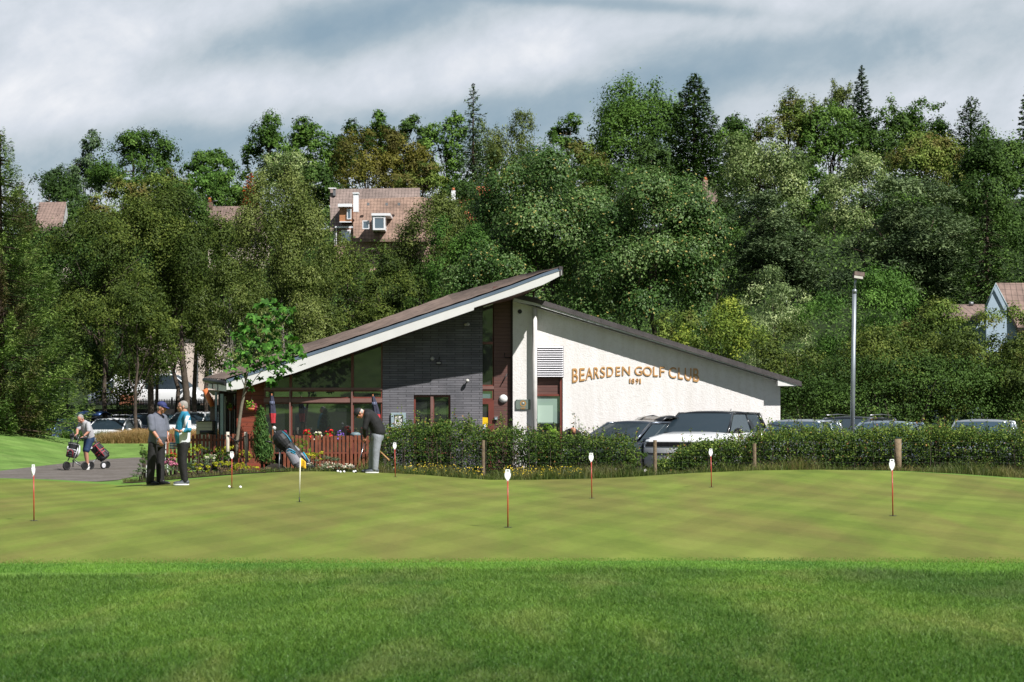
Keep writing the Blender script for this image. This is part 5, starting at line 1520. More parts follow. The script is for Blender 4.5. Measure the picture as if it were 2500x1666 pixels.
sect(sh, [L(-0.015,0,0.845), L(-0.02,0,0.90), L(-0.032,0,1.0), L(-0.022,0,1.12), L(0.0,0,1.25), L(0.012,0,1.36), L(0.012,0,1.425), L(0.012,0,1.49)],
     [(0.172,0.140),(0.178,0.150),(0.182,0.163),(0.182,0.160),(0.182,0.150),(0.178,0.122),(0.130,0.092),(0.074,0.072)], sB)
limb(sh, [L(0.08,-0.165,1.385), L(0.135,-0.25,1.125), L(0.045,-0.28,1.10)], [0.078, 0.062, 0.052])
limb(sh, [L(-0.03,0.165,1.385), L(-0.06,0.22,1.10), L(-0.15,0.175,0.93)], [0.078, 0.060, 0.046])
jk = remeshed(sh, 'jersey', m_top, pB, 0.010, 4)
tr_ = MB()
sect(tr_, [L(-0.015,0,0.92), L(-0.015,0,0.85), L(-0.015,0,0.77)], [(0.160,0.132),(0.165,0.138),(0.160,0.130)], sB)
limb(tr_, [L(0.01,-0.080,0.83), L(-0.005,-0.09,0.48), L(0.035,-0.08,0.09)], [0.102, 0.080, 0.066])
limb(tr_, [L(-0.045,0.080,0.83), L(-0.065,0.07,0.48), L(0.005,0.06,0.09)], [0.102, 0.080, 0.066])
remeshed(tr_, 'trousers', m_dtrous, pB, 0.010, 3)
shoe('shoe', L(0.045,-0.09,0.088), (-0.95,-0.25), m_gshoe, m_sole_w, pB)
shoe('shoe', L(0.0,0.06,0.088), (-0.95,-0.35), m_gshoe, m_sole_w, pB)
MB().tube([L(-0.020,-0.297,1.088), L(-0.038,-0.299,1.086)], 0.034, 14).build('wristband', m_black, pB)
# striped towel in his far hand
tw = empty('towel', L(-0.20,0.15,0.82), 0, 'small white towel with blue stripes hanging from the far hand of the turquoise-topped man', 'towel')
m_tow = bpy.data.materials.new('striped_towel'); m_tow.use_nodes = True
t = NT(m_tow.node_tree); c = t.new('ShaderNodeTexCoord').outputs['Object']; s_ = t.new('ShaderNodeSeparateXYZ'); t.l.new(c, s_.inputs[0])
zz = t.math('SUBTRACT', s_.outputs[2], K.z)
fr_ = t.math('FRACT', t.math('DIVIDE', zz, 0.05))
t.l.new(t.mix(t.math('GREATER_THAN', fr_, 0.62), (0.62, 0.64, 0.72), (0.06, 0.12, 0.35)), t.n['Principled BSDF'].inputs['Base Color'])
tv = []; tf = []
for i in range(13):
    for j in range(7):
        u_ = i/12; v_ = j/6
        tv.append(L(-0.315+0.165*u_, 0.12+0.018*math.sin(u_*11), 0.865-0.135*v_-0.02*abs(u_-0.7)+0.008*math.sin(u_*9)))
for i in range(12):
    for j in range(6): tf.append((i*7+j, i*7+j+1, i*7+j+8, i*7+j+7))
two = MB().add(tv, tf, True).build('cloth', m_tow, tw)
md = two.modifiers.new('thick', 'SOLIDIFY'); md.thickness = 0.006

# ---- man putting
o0 = ray_ground(904, 1155); K = Vector((o0.x, o0.y, o0.z)); KC = K.copy()
sC = Vector((0.05, -1, 0))
pC = empty('person', K, 0, 'man bent over a putter in black cap, black top and light grey trousers', 'person', 'golfers standing on the putting green')
bd = MB()
M, q = head(bd, L(-0.235, -0.02, 1.325), (-0.62, -0.12, -0.75), up=(-0.6, 0, 0.8))
bd.tube([L(-0.10,0,1.33), L(-0.20,0,1.34)], [0.068, 0.062], 14)
sect(bd, [L(0.155,0,0.84), L(0.15,0,0.95), L(0.09,0,1.10), L(0.0,0,1.24), L(-0.08,0,1.33)], [(0.15,0.13),(0.15,0.13),(0.16,0.12),(0.15,0.10),(0.06,0.06)], sC)
limb(bd, [L(-0.06,-0.17,1.27), L(-0.10,-0.20,0.99), L(-0.105,-0.06,0.79)], [0.05, 0.042, 0.028])
limb(bd, [L(-0.06,0.17,1.27), L(-0.12,0.20,0.99), L(-0.115,0.05,0.80)], [0.05, 0.042, 0.028])
hand(bd, L(-0.105,-0.05,0.785), (-0.05,0.35,-0.9), (-0.6,0.4,0), 1.1, 1.0)
hand(bd, L(-0.115,0.045,0.80), (-0.05,-0.35,-0.9), (-0.6,-0.4,0), 1.1, 1.0, -1)
for hip, kn, an in ((L(0.17,-0.09,0.84), L(0.125,-0.11,0.45), L(0.115,-0.11,0.07)), (L(0.13,0.09,0.84), L(0.03,0.11,0.45), L(0.02,0.12,0.07))):
    limb(bd, [hip, kn, an], [0.085, 0.053, 0.036])
remeshed(bd, 'body', m_skin2, pC, 0.0075, 3)
hair_cap('hair', q, M, m_hair_white, pC, 1.0, bald=True); eyes(q, M, pC)
cp = MB(); cp.ball(q(0, 0.006, 0.050), (0.092, 0.110, 0.080), rot=M, nu=20, nv=12)
cp.add([q(x_, y_, z_) for x_, y_, z_ in ((-0.07,0.06,0.045),(-0.055,0.14,0.030),(0,0.175,0.026),(0.055,0.14,0.030),(0.07,0.06,0.045),(-0.07,0.06,0.030),(-0.055,0.14,0.020),(0,0.175,0.016),(0.055,0.14,0.020),(0.07,0.06,0.030))],
       [(0,1,2,3,4),(9,8,7,6,5),(0,5,6,1),(1,6,7,2),(2,7,8,3),(3,8,9,4),(4,9,5,0)])
remeshed(cp, 'cap', pbr('black_cap', (0.012, 0.012, 0.014), 0.7), pC, 0.006, 2)
m_swt = pbr('black_sweater', (0.010, 0.010, 0.011), 0.85, vary=0.4, vscale=8, bump=1.0, bscale=8)
sh = MB()
sect(sh, [L(0.190,0,0.855), L(0.185,0,0.90), L(0.155,0,1.0), L(0.105,0,1.11), L(0.03,0,1.23), L(-0.04,0,1.31), L(-0.09,0,1.345), L(-0.135,0,1.35)],
     [(0.180,0.155),(0.184,0.158),(0.188,0.160),(0.195,0.158),(0.195,0.145),(0.185,0.118),(0.125,0.085),(0.075,0.072)], sC)
limb(sh, [L(-0.05,-0.165,1.28), L(-0.105,-0.205,0.995), L(-0.112,-0.075,0.82)], [0.080, 0.060, 0.046])
limb(sh, [L(-0.05,0.165,1.28), L(-0.12,0.200,0.995), L(-0.12,0.065,0.83)], [0.080, 0.060, 0.046])
remeshed(sh, 'sweater', m_swt, pC, 0.010, 4)
tr_ = MB()
sect(tr_, [L(0.175,0,0.90), L(0.155,0,0.82), L(0.14,0,0.74)], [(0.172,0.140),(0.175,0.148),(0.168,0.140)], sC)
limb(tr_, [L(0.165,-0.085,0.80), L(0.130,-0.11,0.45), L(0.115,-0.11,0.10)], [0.110, 0.084, 0.070])
limb(tr_, [L(0.120,0.085,0.80), L(0.035,0.11,0.45), L(0.025,0.12,0.10)], [0.110, 0.084, 0.070])
remeshed(tr_, 'trousers', m_gtrous, pC, 0.010, 3)
shoe('shoe', L(0.120,-0.11,0.088), (-1,-0.1), m_gshoe, m_sole_w, pC)
shoe('shoe', L(0.02,0.12,0.088), (-1,-0.15), m_gshoe, m_dshoe, pC)
pt = empty('putter', L(-0.27,-0.15,0), 0, 'putter with silver shaft gripped by the bent man in black', 'putter')
MB().tube([L(-0.105,0.0,0.86), L(-0.130,-0.01,0.66)], [0.015, 0.012], 8).build('grip', m_black, pt)
MB().tube([L(-0.130,-0.01,0.66), L(-0.30,-0.10,0.05)], 0.007, 8).build('shaft', pbr('steel_shaft', (0.55, 0.58, 0.6), 0.2, metal=1.0), pt)
MB().box(L(-0.31,-0.105,0.022), (0.035, 0.10, 0.028)).build('club_head', m_black, pt, bevel=0.005)

# ---- man pushing a trolley on the path
YD = 56.4; K = Vector((X(211.5, YD), YD, h(X(211.5, YD), YD)+0.012))
sD = Vector((-0.8, 0.6, 0))
pD = empty('person', K, 0, 'grey-haired man in pale grey polo and navy shorts leaning on a golf trolley', 'person')
bd = MB()
M, q = head(bd, L(-0.14,-0.15,1.44), (-0.40,-0.72,-0.62), up=(-0.25,-0.4,0.85))
bd.tube([L(-0.05,-0.03,1.28), L(-0.115,-0.10,1.40)], [0.066, 0.060], 14)
sect(bd, [L(0.06,0.05,0.86), L(0.04,0.03,1.0), L(0,0,1.15), L(-0.04,-0.03,1.28), L(-0.05,-0.05,1.34)], [(0.15,0.13),(0.15,0.13),(0.16,0.12),(0.14,0.09),(0.06,0.05)], sD)
limb(bd, [L(0.075,-0.14,1.28), L(0.115,-0.24,1.08), L(-0.02,-0.30,0.945)], [0.05, 0.042, 0.028])
limb(bd, [L(-0.18,0.06,1.28), L(-0.24,-0.10,1.12), L(-0.20,-0.30,1.02)], [0.05, 0.042, 0.028])
hand(bd, L(-0.03,-0.302,0.935), (-0.85,-0.3,-0.4), (0.2,0.1,-0.9), 0.8, 1.05)
hand(bd, L(-0.20,-0.31,1.015), (-0.4,-0.8,-0.3), (0.2,0.1,-0.9), 0.8, 1.0)
for hip, kn, an in ((L(0.09,-0.01,0.84), L(0.01,-0.10,0.50), L(0.035,-0.02,0.08)), (L(0.0,0.12,0.84), L(-0.05,0.05,0.50), L(-0.01,0.20,0.10))):
    limb(bd, [hip, kn, kn.lerp(an, 0.35), an], [0.085, 0.056, 0.056, 0.036])
remeshed(bd, 'body', m_skin, pD, 0.0075, 3)
hair_cap('hair', q, M, m_hair_grey, pD, 0.97); eyes(q, M, pD)
sh = MB()
sect(sh, [L(0.075,0.06,0.90), L(0.055,0.045,0.96), L(0.03,0.02,1.06), L(-0.005,0,1.17), L(-0.035,-0.03,1.27), L(-0.055,-0.05,1.325), L(-0.085,-0.07,1.37)],
     [(0.168,0.145),(0.170,0.148),(0.172,0.150),(0.178,0.142),(0.175,0.118),(0.125,0.090),(0.074,0.070)], sD)
limb(sh, [L(0.075,-0.14,1.285), L(0.105,-0.21,1.15), L(0.110,-0.225,1.11)], [0.076, 0.070, 0.068])
limb(sh, [L(-0.17,0.06,1.285), L(-0.21,-0.02,1.19), L(-0.22,-0.05,1.16)], [0.076, 0.070, 0.068])
remeshed(sh, 'polo_shirt', pbr('pale_grey_polo', (0.36, 0.355, 0.375), 0.8, vary=0.12, vscale=8, bump=0.8, bscale=9), pD, 0.010, 4)
tr_ = MB()
sect(tr_, [L(0.07,0.055,0.94), L(0.06,0.055,0.86), L(0.05,0.055,0.78)], [(0.160,0.138),(0.165,0.145),(0.160,0.138)], sD)
limb(tr_, [L(0.095,0.0,0.82), L(0.035,-0.07,0.60), L(0.022,-0.085,0.55)], [0.108, 0.088, 0.088])
limb(tr_, [L(0.0,0.12,0.82), L(-0.035,0.08,0.60), L(-0.042,0.07,0.55)], [0.108, 0.088, 0.088])
remeshed(tr_, 'shorts', pbr('navy_shorts', (0.008, 0.030, 0.085), 0.75, vary=0.25, vscale=8, bump=0.7, bscale=10), pD, 0.010, 3)
for a in (L(0.035,-0.02,0.09), L(-0.01,0.20,0.11)):
    MB().tube([a+Vector((0,0,0.09)), a-Vector((0,0,0.02))], [0.046, 0.043], 12).build('sock', m_sole_w, pD)
shoe('shoe', L(0.035,-0.02,0.088), (-0.4,-0.9), m_sole_w, m_sole_w, pD)
shoe('shoe', L(-0.01,0.20,0.10), (-0.4,-0.9), m_gshoe, m_sole_w, pD)
MB().tube([L(-0.005,-0.296,0.957), L(-0.02,-0.30,0.945)], 0.034, 14).build('wrist_watch', m_black, pD)

# ---- bald man bending beside the white wall
YE = 52.6; K = Vector((X(1397, YE), YE, h(X(1397, YE), YE)))
pE = empty('person', K, 0, 'bald man in dark clothes bending down beyond the hedge against the white wall', 'person')
bd = MB()
M, q = head(bd, L(0.02,-0.16,1.13), (0.25,-0.35,-0.9), up=(0.1,-0.85,0.5))
bd.tube([L(0.0,0.0,1.12), L(0.01,-0.1,1.14)], [0.066, 0.060], 14)
sect(bd, [L(0,0.45,0.80), L(0,0.30,0.98), L(0,0.12,1.10), L(0,0.0,1.13)], [(0.15,0.13),(0.16,0.13),(0.17,0.11),(0.06,0.05)], (1, 0, 0))
for sx in (-1, 1):
    limb(bd, [L(sx*0.18,0.05,1.06), L(sx*0.20,-0.05,0.82), L(sx*0.12,-0.15,0.62)], [0.05, 0.042, 0.028])
    hand(bd, L(sx*0.12,-0.15,0.62), (0,-0.3,-0.9), (-sx,0,0), 0.7, 1.0, sx)
    limb(bd, [L(sx*0.09,0.45,0.82), L(sx*0.11,0.30,0.46), L(sx*0.11,0.38,0.07)], [0.085, 0.053, 0.036])
remeshed(bd, 'body', m_skin2, pE, 0.009, 3)
sh = MB()
sect(sh, [L(0,0.46,0.82), L(0,0.32,0.98), L(0,0.14,1.10), L(0,0.05,1.12), L(0,-0.02,1.13)], [(0.18,0.15),(0.185,0.15),(0.19,0.13),(0.15,0.10),(0.075,0.075)], (1, 0, 0))
for sx in (-1, 1): limb(sh, [L(sx*0.17,0.06,1.07), L(sx*0.205,-0.05,0.82), L(sx*0.14,-0.13,0.66)], [0.078, 0.060, 0.048])
remeshed(sh, 'sweater', m_swt, pE, 0.012, 4)
tr_ = MB(); sect(tr_, [L(0,0.42,0.92), L(0,0.46,0.82), L(0,0.46,0.74)], [(0.165,0.14),(0.17,0.145),(0.165,0.13)], (1, 0, 0))
for sx in (-1, 1): limb(tr_, [L(sx*0.09,0.45,0.80), L(sx*0.11,0.30,0.46), L(sx*0.11,0.38,0.09)], [0.105, 0.08, 0.07])
remeshed(tr_, 'trousers', m_dtrous, pE, 0.012, 3)
for sx in (-1, 1): shoe('shoe', L(sx*0.11,0.38,0.088), (0, -1), m_dshoe, m_dshoe, pE)

# ------------------------------------------------------------------ golf gear
m_pinred = pbr('red_pin', (0.42, 0.045, 0.028), 0.35, vary=0.15, vscale=20)
m_disc = pbr('white_disc', (0.80, 0.82, 0.84), 0.3)
PIN_LAB = {83: 'putting pin seen edge-on, red stem with thin white head at the far left', 566: 'putting pin with white keyhole head in front of the flower bed, between two balls',
           965: 'short-looking putting pin with white keyhole head just right of the putting man', 1240: 'putting pin with white head and red stem nearest the middle of the green',
           1445: 'putting pin with grey-white keyhole head in front of the wire fence', 1737: 'far putting pin with white keyhole head in front of the white car',
           2180: 'putting pin with large white keyhole head at the right, before the thick post'}
def pin(px, py, hpx, head_rot=0.0, label=''):
    g = ray_ground(px, py)
    e = empty('putting_pin', g, 0, label, 'putting pin', 'red putting pins on the green')
    Ht = hpx*g.y/F; lean = random.Random(px).uniform(-0.012, 0.012)
    top_ = g+Vector((lean-0.006, 0, Ht))
    MB().tube([g-Vector((0,0,0.03)), g.lerp(top_, 0.80)], 0.0085, 8).build('stem', m_pinred, e)
    MB().lathe([(0.054,0.0),(0.054,0.003)], g+Vector((0,0,0.002)), 16).build('hole', m_black, e)
    # keyhole-shaped plate with a slot at the head
    k = Ht/0.78; c = g.lerp(top_, 0.90)
    prof = [(0.010,-0.095),(0.014,-0.07),(0.033,-0.045),(0.042,-0.018),(0.044,0.012),(0.034,0.030),(0.033,0.062),(0.027,0.070)]
    out = [(x_, z_) for x_, z_ in prof]+[(-x_, z_) for x_, z_ in reversed(prof)]
    hole = [(-0.018,0.042),(0.018,0.042),(0.018,0.056),(-0.018,0.056)]
    Mr = Matrix.Rotation(head_rot, 3, 'Z')
    bm = bmesh.new()
    vo = [bm.verts.new((x_*k, 0, z_*k)) for x_, z_ in out]; vh = [bm.verts.new((x_*k, 0, z_*k)) for x_, z_ in hole]
    eo = [bm.edges.new((vo[i], vo[(i+1) % len(vo)])) for i in range(len(vo))]+[bm.edges.new((vh[i], vh[(i+1) % 4])) for i in range(4)]
    bmesh.ops.triangle_fill(bm, edges=eo, use_beauty=True)
    r = bmesh.ops.extrude_face_region(bm, geom=bm.faces[:])
    for v in [v for v in r['geom'] if isinstance(v, bmesh.types.BMVert)]: v.co.y += 0.010
    bmesh.ops.recalc_face_normals(bm, faces=bm.faces)
    for v in bm.verts: v.co = Mr@v.co+c
    me = bpy.data.meshes.new('head_plate'); bm.to_mesh(me); bm.free(); me.materials.append(m_disc)
    finish(bpy.data.objects.new('head_plate', me), e)
for (px, py, hp) in PINS[:7]:
    pin(px, py, hp, head_rot=(R(72) if px == 83 else R(20)), label=PIN_LAB[px])
g = ray_ground(731, 1226)
fp = empty('flag_pin', g, 0, 'small yellow flag on a thin white stick standing in the green', 'flag')
k = g.y/F
MB().tube([g+Vector((0,0,12*k)), g+Vector((2.2*k,0,108*k))], 0.010, 8).build('stick', pbr('cream_stick', (0.75, 0.73, 0.58), 0.5), fp)
MB().tube([g-Vector((0,0,0.03)), g+Vector((0,0,12*k))], 0.009, 8).build('ferrule', m_black, fp)
MB().lathe([(0.054,0.0),(0.054,0.003)], g+Vector((0,0,0.002)), 16).build('hole', m_black, fp)
fv_ = []; ff_ = []
for i in range(9):
    for j in range(6):
        u_ = i/8; v_ = j/5
        x_ = 2.0*k+14*k*u_; z_ = (108-2*u_*3-(22)*v_+u_*u_*(-4)*(1-v_))*k
        fv_.append(g+Vector((x_, 0.02*math.sin(u_*5+v_), z_)))
for i in range(8):
    for j in range(5): ff_.append((i*6+j, i*6+j+1, i*6+j+7, i*6+j+6))
fo = MB().add(fv_, ff_, True).build('flag', pbr('yellow_cloth', (0.80, 0.46, 0.02), 0.6, vary=0.15, vscale=25), fp)
fo.modifiers.new('t', 'SOLIDIFY').thickness = 0.003
BL_ = [(559.5,1190.5,'golf ball on the green just left of the pin by the flower bed'),(587,1191.5,'golf ball on the green just right of the pin by the flower bed'),
       (824.5,1152.5,'golf ball, leftmost of the row lying in front of the putting man'),(831,1154,'golf ball, second from left of the row in front of the putting man'),
       (840,1153.5,'golf ball, third from left of the row in front of the putting man'),(863.5,1153.5,'golf ball touching another just left of the putting man'),(867.5,1152.5,'golf ball nearest to the shoes of the putting man')]
m_ball = pbr('golf_ball', (0.88, 0.88, 0.88), 0.25)
for bx, by, lab in BL_:
    g = ray_ground(bx, by+1.5)
    o = MB().ball(g+Vector((0,0,0.026)), 0.027, nu=16, nv=10).build('golf_ball', m_ball, None)
    tag(o, lab, 'golf ball', 'golf balls on the green')
g = P(360.5, 1155, 45.5); g.z = h(g.x, g.y)
e = empty('marker_post', g, 0, 'short square white marker post behind the man in the navy cap', 'marker post')
MB().span(g.x-0.034, g.x+0.034, g.y-0.03, g.y+0.03, g.z-0.05, Z(1137.5, 45.5)).build('post', pbr('marker_white', (0.8,0.8,0.8), 0.5), e, bevel=0.006)
MB().box((g.x, g.y, Z(1137.0, 45.5)+0.004), (0.052, 0.045, 0.008)).build('cap', pbr('marker_white', (0.8,0.8,0.8), 0.5), e)

m_tyre = pbr('tyre_rubber', (0.016, 0.016, 0.017), 0.8)
m_bagblk = pbr('bag_black', (0.014, 0.014, 0.017), 0.6, vary=0.3, vscale=14, bump=0.5, bscale=18)
m_baggrey = pbr('bag_grey', (0.21, 0.21, 0.24), 0.7, vary=0.2, vscale=14, bump=0.5, bscale=18)
m_cyan = pbr('bag_turquoise', (0.01, 0.26, 0.42), 0.5)
m_bagwhite = pbr('bag_white', (0.62, 0.62, 0.66), 0.5)
m_bagred = pbr('bag_red', (0.35, 0.03, 0.05), 0.5)
def wheel(parent, c, r, w_, axis, rim):
    c = Vector(c); ax = Vector(axis).normalized(); M = basis(ax)
    mb = MB(); n = 24; prof = [(r*0.70,-w_/2),(r*0.94,-w_/2),(r,-w_*0.2),(r,w_*0.2),(r*0.94,w_/2),(r*0.70,w_/2)]
    def ringv(rr, hh): return [c+M@Vector((math.cos(2*math.pi*i/n)*rr, hh, math.sin(2*math.pi*i/n)*rr)) for i in range(n)]
    vs = []; [vs.extend(ringv(*p)) for p in prof]; m = len(prof)
    fs = [(j*n+i, j*n+(i+1) % n, ((j+1) % m)*n+(i+1) % n, ((j+1) % m)*n+i) for j in range(m) for i in range(n)]
    wl = empty('wheel', c); wl.parent = parent; wl.matrix_parent_inverse = world_of(parent).inverted()
    mb.add(vs, fs, True).build('tyre', m_tyre, wl)
    rb = MB()
    for a, hh in ((r*0.69, w_*0.32),):
        v1 = ringv(a, hh); v2 = ringv(a, -hh); v3 = ringv(r*0.2, hh*1.3); v4 = ringv(r*0.2, -hh*1.3)
        rb.add(v3+v1+v2+v4, [(i, (i+1) % n, (i+1) % n+n, i+n) for i in range(n)]+[(i+n, (i+1) % n+n, (i+1) % n+2*n, i+2*n) for i in range(n)]+[(i+2*n, (i+1) % n+2*n, (i+1) % n+3*n, i+3*n) for i in range(n)]
               +[tuple(range(n-1, -1, -1)), tuple(range(3*n, 4*n))])
    rb.build('rim', rim, wl)
    return wl

def golf_bag(parent, b, t_, r, side, main, pocket, trim, hood=None, clubs=8, seed=1):
    """bag leaning from its base b to its mouth t_"""
    b = Vector(b); t_ = Vector(t_); ax = (t_-b).normalized(); side = Vector(side); side = (side-ax*side.dot(ax)).normalized(); fr = ax.cross(side)
    L_ = (t_-b).length; rr = random.Random(seed)
    bg = empty('golf_bag', b); bg.parent = parent; bg.matrix_parent_inverse = world_of(parent).inverted()
    m = MB()
    sect(m, [b, b+ax*0.03, b+ax*L_*0.3, b+ax*L_*0.6, b+ax*L_*0.95, t_], [(r*0.95,r*0.9),(r*1.05,r*1.0),(r*1.02,r*0.95),(r*0.92,r*0.88),(r*1.08,r*1.05),(r*1.0,r*0.98)], side)
    m.build('bag_body', main, bg)
    for (a0, a1, off, wd, dp, mt) in ((0.08,0.52,-1,0.75,0.45,pocket),(0.56,0.82,-1,0.6,0.35,pocket),(0.12,0.60,1,0.6,0.35,main)):
        pk = MB(); c0 = b+ax*L_*a0+fr*off*-r*0.80; c1 = b+ax*L_*a1+fr*off*-r*0.72
        sect(pk, [c0, c0.lerp(c1,0.12), c0.lerp(c1,0.85), c1], [(r*wd*0.6,r*dp*0.4),(r*wd,r*dp),(r*wd*0.95,r*dp*0.85),(r*wd*0.55,r*dp*0.3)], side)
        pk.build('pocket', mt, bg)
    for a in (0.34, 0.50, 0.90):
        tb = MB(); c0 = b+ax*L_*a
        sect(tb, [c0, c0+ax*0.022], [(r*1.07,r*1.03),(r*1.07,r*1.03)], side); tb.build('band', trim, bg)
    st = MB(); st.tube([b+ax*L_*0.12+side*r*1.1, b+ax*L_*0.5+side*r*1.35, b+ax*L_*0.88+side*r*1.1], 0.016, 6); st.build('strap', trim, bg)
    if hood:
        hd = MB()
        sect(hd, [t_-ax*0.03, t_+ax*0.10, t_+ax*0.24, t_+ax*0.34, t_+ax*0.38], [(r*1.2,r*1.2),(r*1.5,r*1.4),(r*1.45,r*1.3),(r*1.0,r*0.9),(r*0.3,r*0.3)], side)
        hd.build('rain_hood', hood, bg)
    else:
        for k_ in range(clubs):
            u_ = rr.uniform(-0.75, 0.75)*r; v_ = rr.uniform(-0.75, 0.75)*r; ln = rr.uniform(0.10, 0.30)
            p0 = t_-ax*0.05+side*u_+fr*v_; p1 = t_+ax*ln+side*u_*1.25+fr*v_*1.25
            cb = MB(); cb.tube([p0, p1], 0.006, 6)
            if k_ < 3: cb.ball(p1+ax*0.04, (0.042, 0.042, 0.060), rot=basis(side, ax))
            else: cb.box(p1+side*0.02, (0.06, 0.018, 0.045), rot=basis(side, ax))
            cb.build('club', main if k_ < 3 else m_grey, bg)
    return bg

# bag on a pull cart by the juniper
YG = 45.9; zG = h(X(700, YG), YG)
def Gp(px, py, dy=0.0): return P(px, py, YG+dy)
tro = empty('golf_trolley', (X(700, YG), YG, zG), 0, 'pull trolley with black, grey and turquoise golf bag beside the juniper', 'golf trolley', 'golf trolleys')
golf_bag(tro, Gp(749,1144,-0.05), Gp(699,1086,0), 0.145, (0.3,-1,0.1), m_bagblk, m_baggrey, m_bagblk, hood=m_bagblk)
pk = MB(); sect(pk, [Gp(728,1141,-0.20), Gp(724,1130,-0.24), Gp(707,1104,-0.24), Gp(703,1098,-0.20)], [(0.05,0.03),(0.115,0.07),(0.10,0.065),(0.06,0.03)], (0.9,0,0.5)); pk.build('pocket', m_baggrey, tro)
for off in (0, 5):
    pk = MB(); pk.tube([Gp(703-off*0.2,1096+off,-0.27), Gp(713,1099+off,-0.31), Gp(722,1105+off,-0.27)], 0.012, 6); pk.build('zip', m_cyan, tro)
pk = MB(); pk.tube([Gp(740,1105,-0.17), Gp(747,1115,-0.19), Gp(752,1126,-0.17)], 0.020, 6); pk.build('zip', m_cyan, tro)
pk = MB(); pk.tube([Gp(689,1054,-0.12), Gp(700,1063,-0.15), Gp(708,1074,-0.16), Gp(711,1080,-0.15)], 0.010, 6); pk.build('hood_piping', m_cyan, tro)
fm = MB(); fm.tube([Gp(756,1143), Gp(690,1098), Gp(675,1087), Gp(660,1079), Gp(650,1078)], 0.014, 8); fm.tube([Gp(681,1145,-0.2), Gp(683,1100,-0.05)], 0.013, 8); fm.tube([Gp(690,1142,0.2), Gp(684,1098,0.05)], 0.013, 8)
fm.tube([Gp(681,1149,-0.3), Gp(690,1149,0.35)], 0.012, 8); fm.tube([Gp(672,1090), Gp(675,1105)], 0.010, 6)
fm.build('frame', m_grey, tro)
MB().tube([Gp(662,1080), Gp(648,1078)], 0.019, 8).build('handle', m_black, tro)
rg = 0.115
wheel(tro, (X(689, YG-0.35), YG-0.35, zG+rg), rg, 0.045, (0.25, -1, 0), m_black)
wheel(tro, (X(707, YG+0.3), YG+0.3, zG+rg), rg, 0.045, (0.25, -1, 0), m_black)
ft = MB(); ft.box(Gp(752,1143,-0.05), (0.30, 0.18, 0.07), rot=Matrix.Rotation(R(-15), 3, 'Y')); ft.build('foot', m_black, tro, bevel=0.02)
hc = MB(); hc.ball(Gp(669.5,1046,0), (0.045,0.05,0.05)); hc.build('head_cover', pbr('checked_white', (0.6,0.6,0.62), 0.6, vary=0.9, vscale=60), tro)
MB().tube([Gp(670,1049), Gp(676,1075)], 0.008, 6).build('club', m_grey, tro)

# three-wheel push cart by the man on the path (bag towards the viewer)
YT = 55.8
def Tp(zx, zy, dy=0.0): return P(140+zx/9.8, 1000+zy/9.8, YT+dy)
zT = h(X(175, YT), YT)+0.012
t1_ = empty('golf_trolley', (X(170, YT), YT, zT), 0, 'three-wheeled push trolley with white-trimmed black bag in front of the man in shorts', 'golf trolley', 'golf trolleys')
golf_bag(t1_, Tp(330,1150,-0.05), Tp(400,800,0), 0.150, (1,0.1,0.2), m_bagblk, m_baggrey, m_bagwhite, seed=3)
for a, b in (((255,880),(225,960)),((500,900),(395,1190)),((530,930),(470,1140))):
    MB().tube([Tp(*a, -0.17), Tp((a[0]+b[0])/2+8, (a[1]+b[1])/2, -0.20), Tp(*b, -0.17)], 0.015, 6).build('trim', m_bagwhite, t1_)
MB().tube([Tp(230,1100,-0.2), Tp(255,985,-0.22), Tp(330,960,-0.22), Tp(375,1010,-0.22), Tp(360,1140,-0.2)], 0.010, 6).build('trim', m_bagred, t1_)
fm = MB(); fm.tube([Tp(250,1230,0), Tp(440,830,0.1), Tp(560,690,-0.25), Tp(700,650,-0.35)], 0.016, 8); fm.tube([Tp(360,1220,0), Tp(610,1380,0.1)], 0.016, 8); fm.tube([Tp(400,1200,0.1), Tp(640,1350,0.5)], 0.014, 8)
fm.tube([Tp(380,1200,0), Tp(375,1380,0)], 0.018, 8); fm.build('frame', m_grey, t1_)
MB().tube([Tp(560,690,-0.3), Tp(620,700,-0.35), Tp(660,660,-0.35)], 0.020, 8).build('handle', m_black, t1_)
wheel(t1_, (X(162.5, YT-0.1), YT-0.1, zT+0.125), 0.125, 0.055, (0.75, -0.6, 0), m_black)
wheel(t1_, (X(207, YT+0.1), YT+0.1, zT+0.115), 0.115, 0.045, (0.75, -0.6, 0), m_black)
wheel(t1_, (X(222, YT+0.7), YT+0.7, zT+0.115), 0.115, 0.045, (0.75, -0.6, 0), m_black)
YT = 57.4; zT = h(X(240, YT), YT)+0.012
t2_ = empty('golf_trolley', (X(245, YT), YT, zT), 0, 'second push trolley with all-black bag leaning right, behind the man in shorts', 'golf trolley', 'golf trolleys')
golf_bag(t2_, Tp(1150,1180,0), Tp(880,850,0), 0.165, (0.3,-1,0.1), m_bagblk, m_bagblk, m_bagred, seed=5)
fm = MB(); fm.tube([Tp(1120,1290,0), Tp(830,1000,0), Tp(790,940,0)], 0.016, 8); fm.tube([Tp(960,1160,0), Tp(800,1310,-0.2)], 0.014, 8); fm.tube([Tp(1080,1240,-0.3), Tp(1120,1340,-0.35)], 0.014, 8); fm.build('frame', m_grey, t2_)
MB().lathe([(0.035,0),(0.035,0.02)], Tp(815,915,-0.15), 14, axis='Y').build('knob', m_bagwhite, t2_)
wheel(t2_, (X(252.5, YT-0.35), YT-0.35, zT+0.105), 0.105, 0.05, (0.8, -0.6, 0), m_bagwhite)
wheel(t2_, (X(219, YT-0.1), YT-0.1, zT+0.105), 0.105, 0.05, (0.75, -0.6, 0), m_black)
wheel(t2_, (X(262, YT+0.4), YT+0.4, zT+0.105), 0.105, 0.05, (0.75, -0.6, 0), m_black)
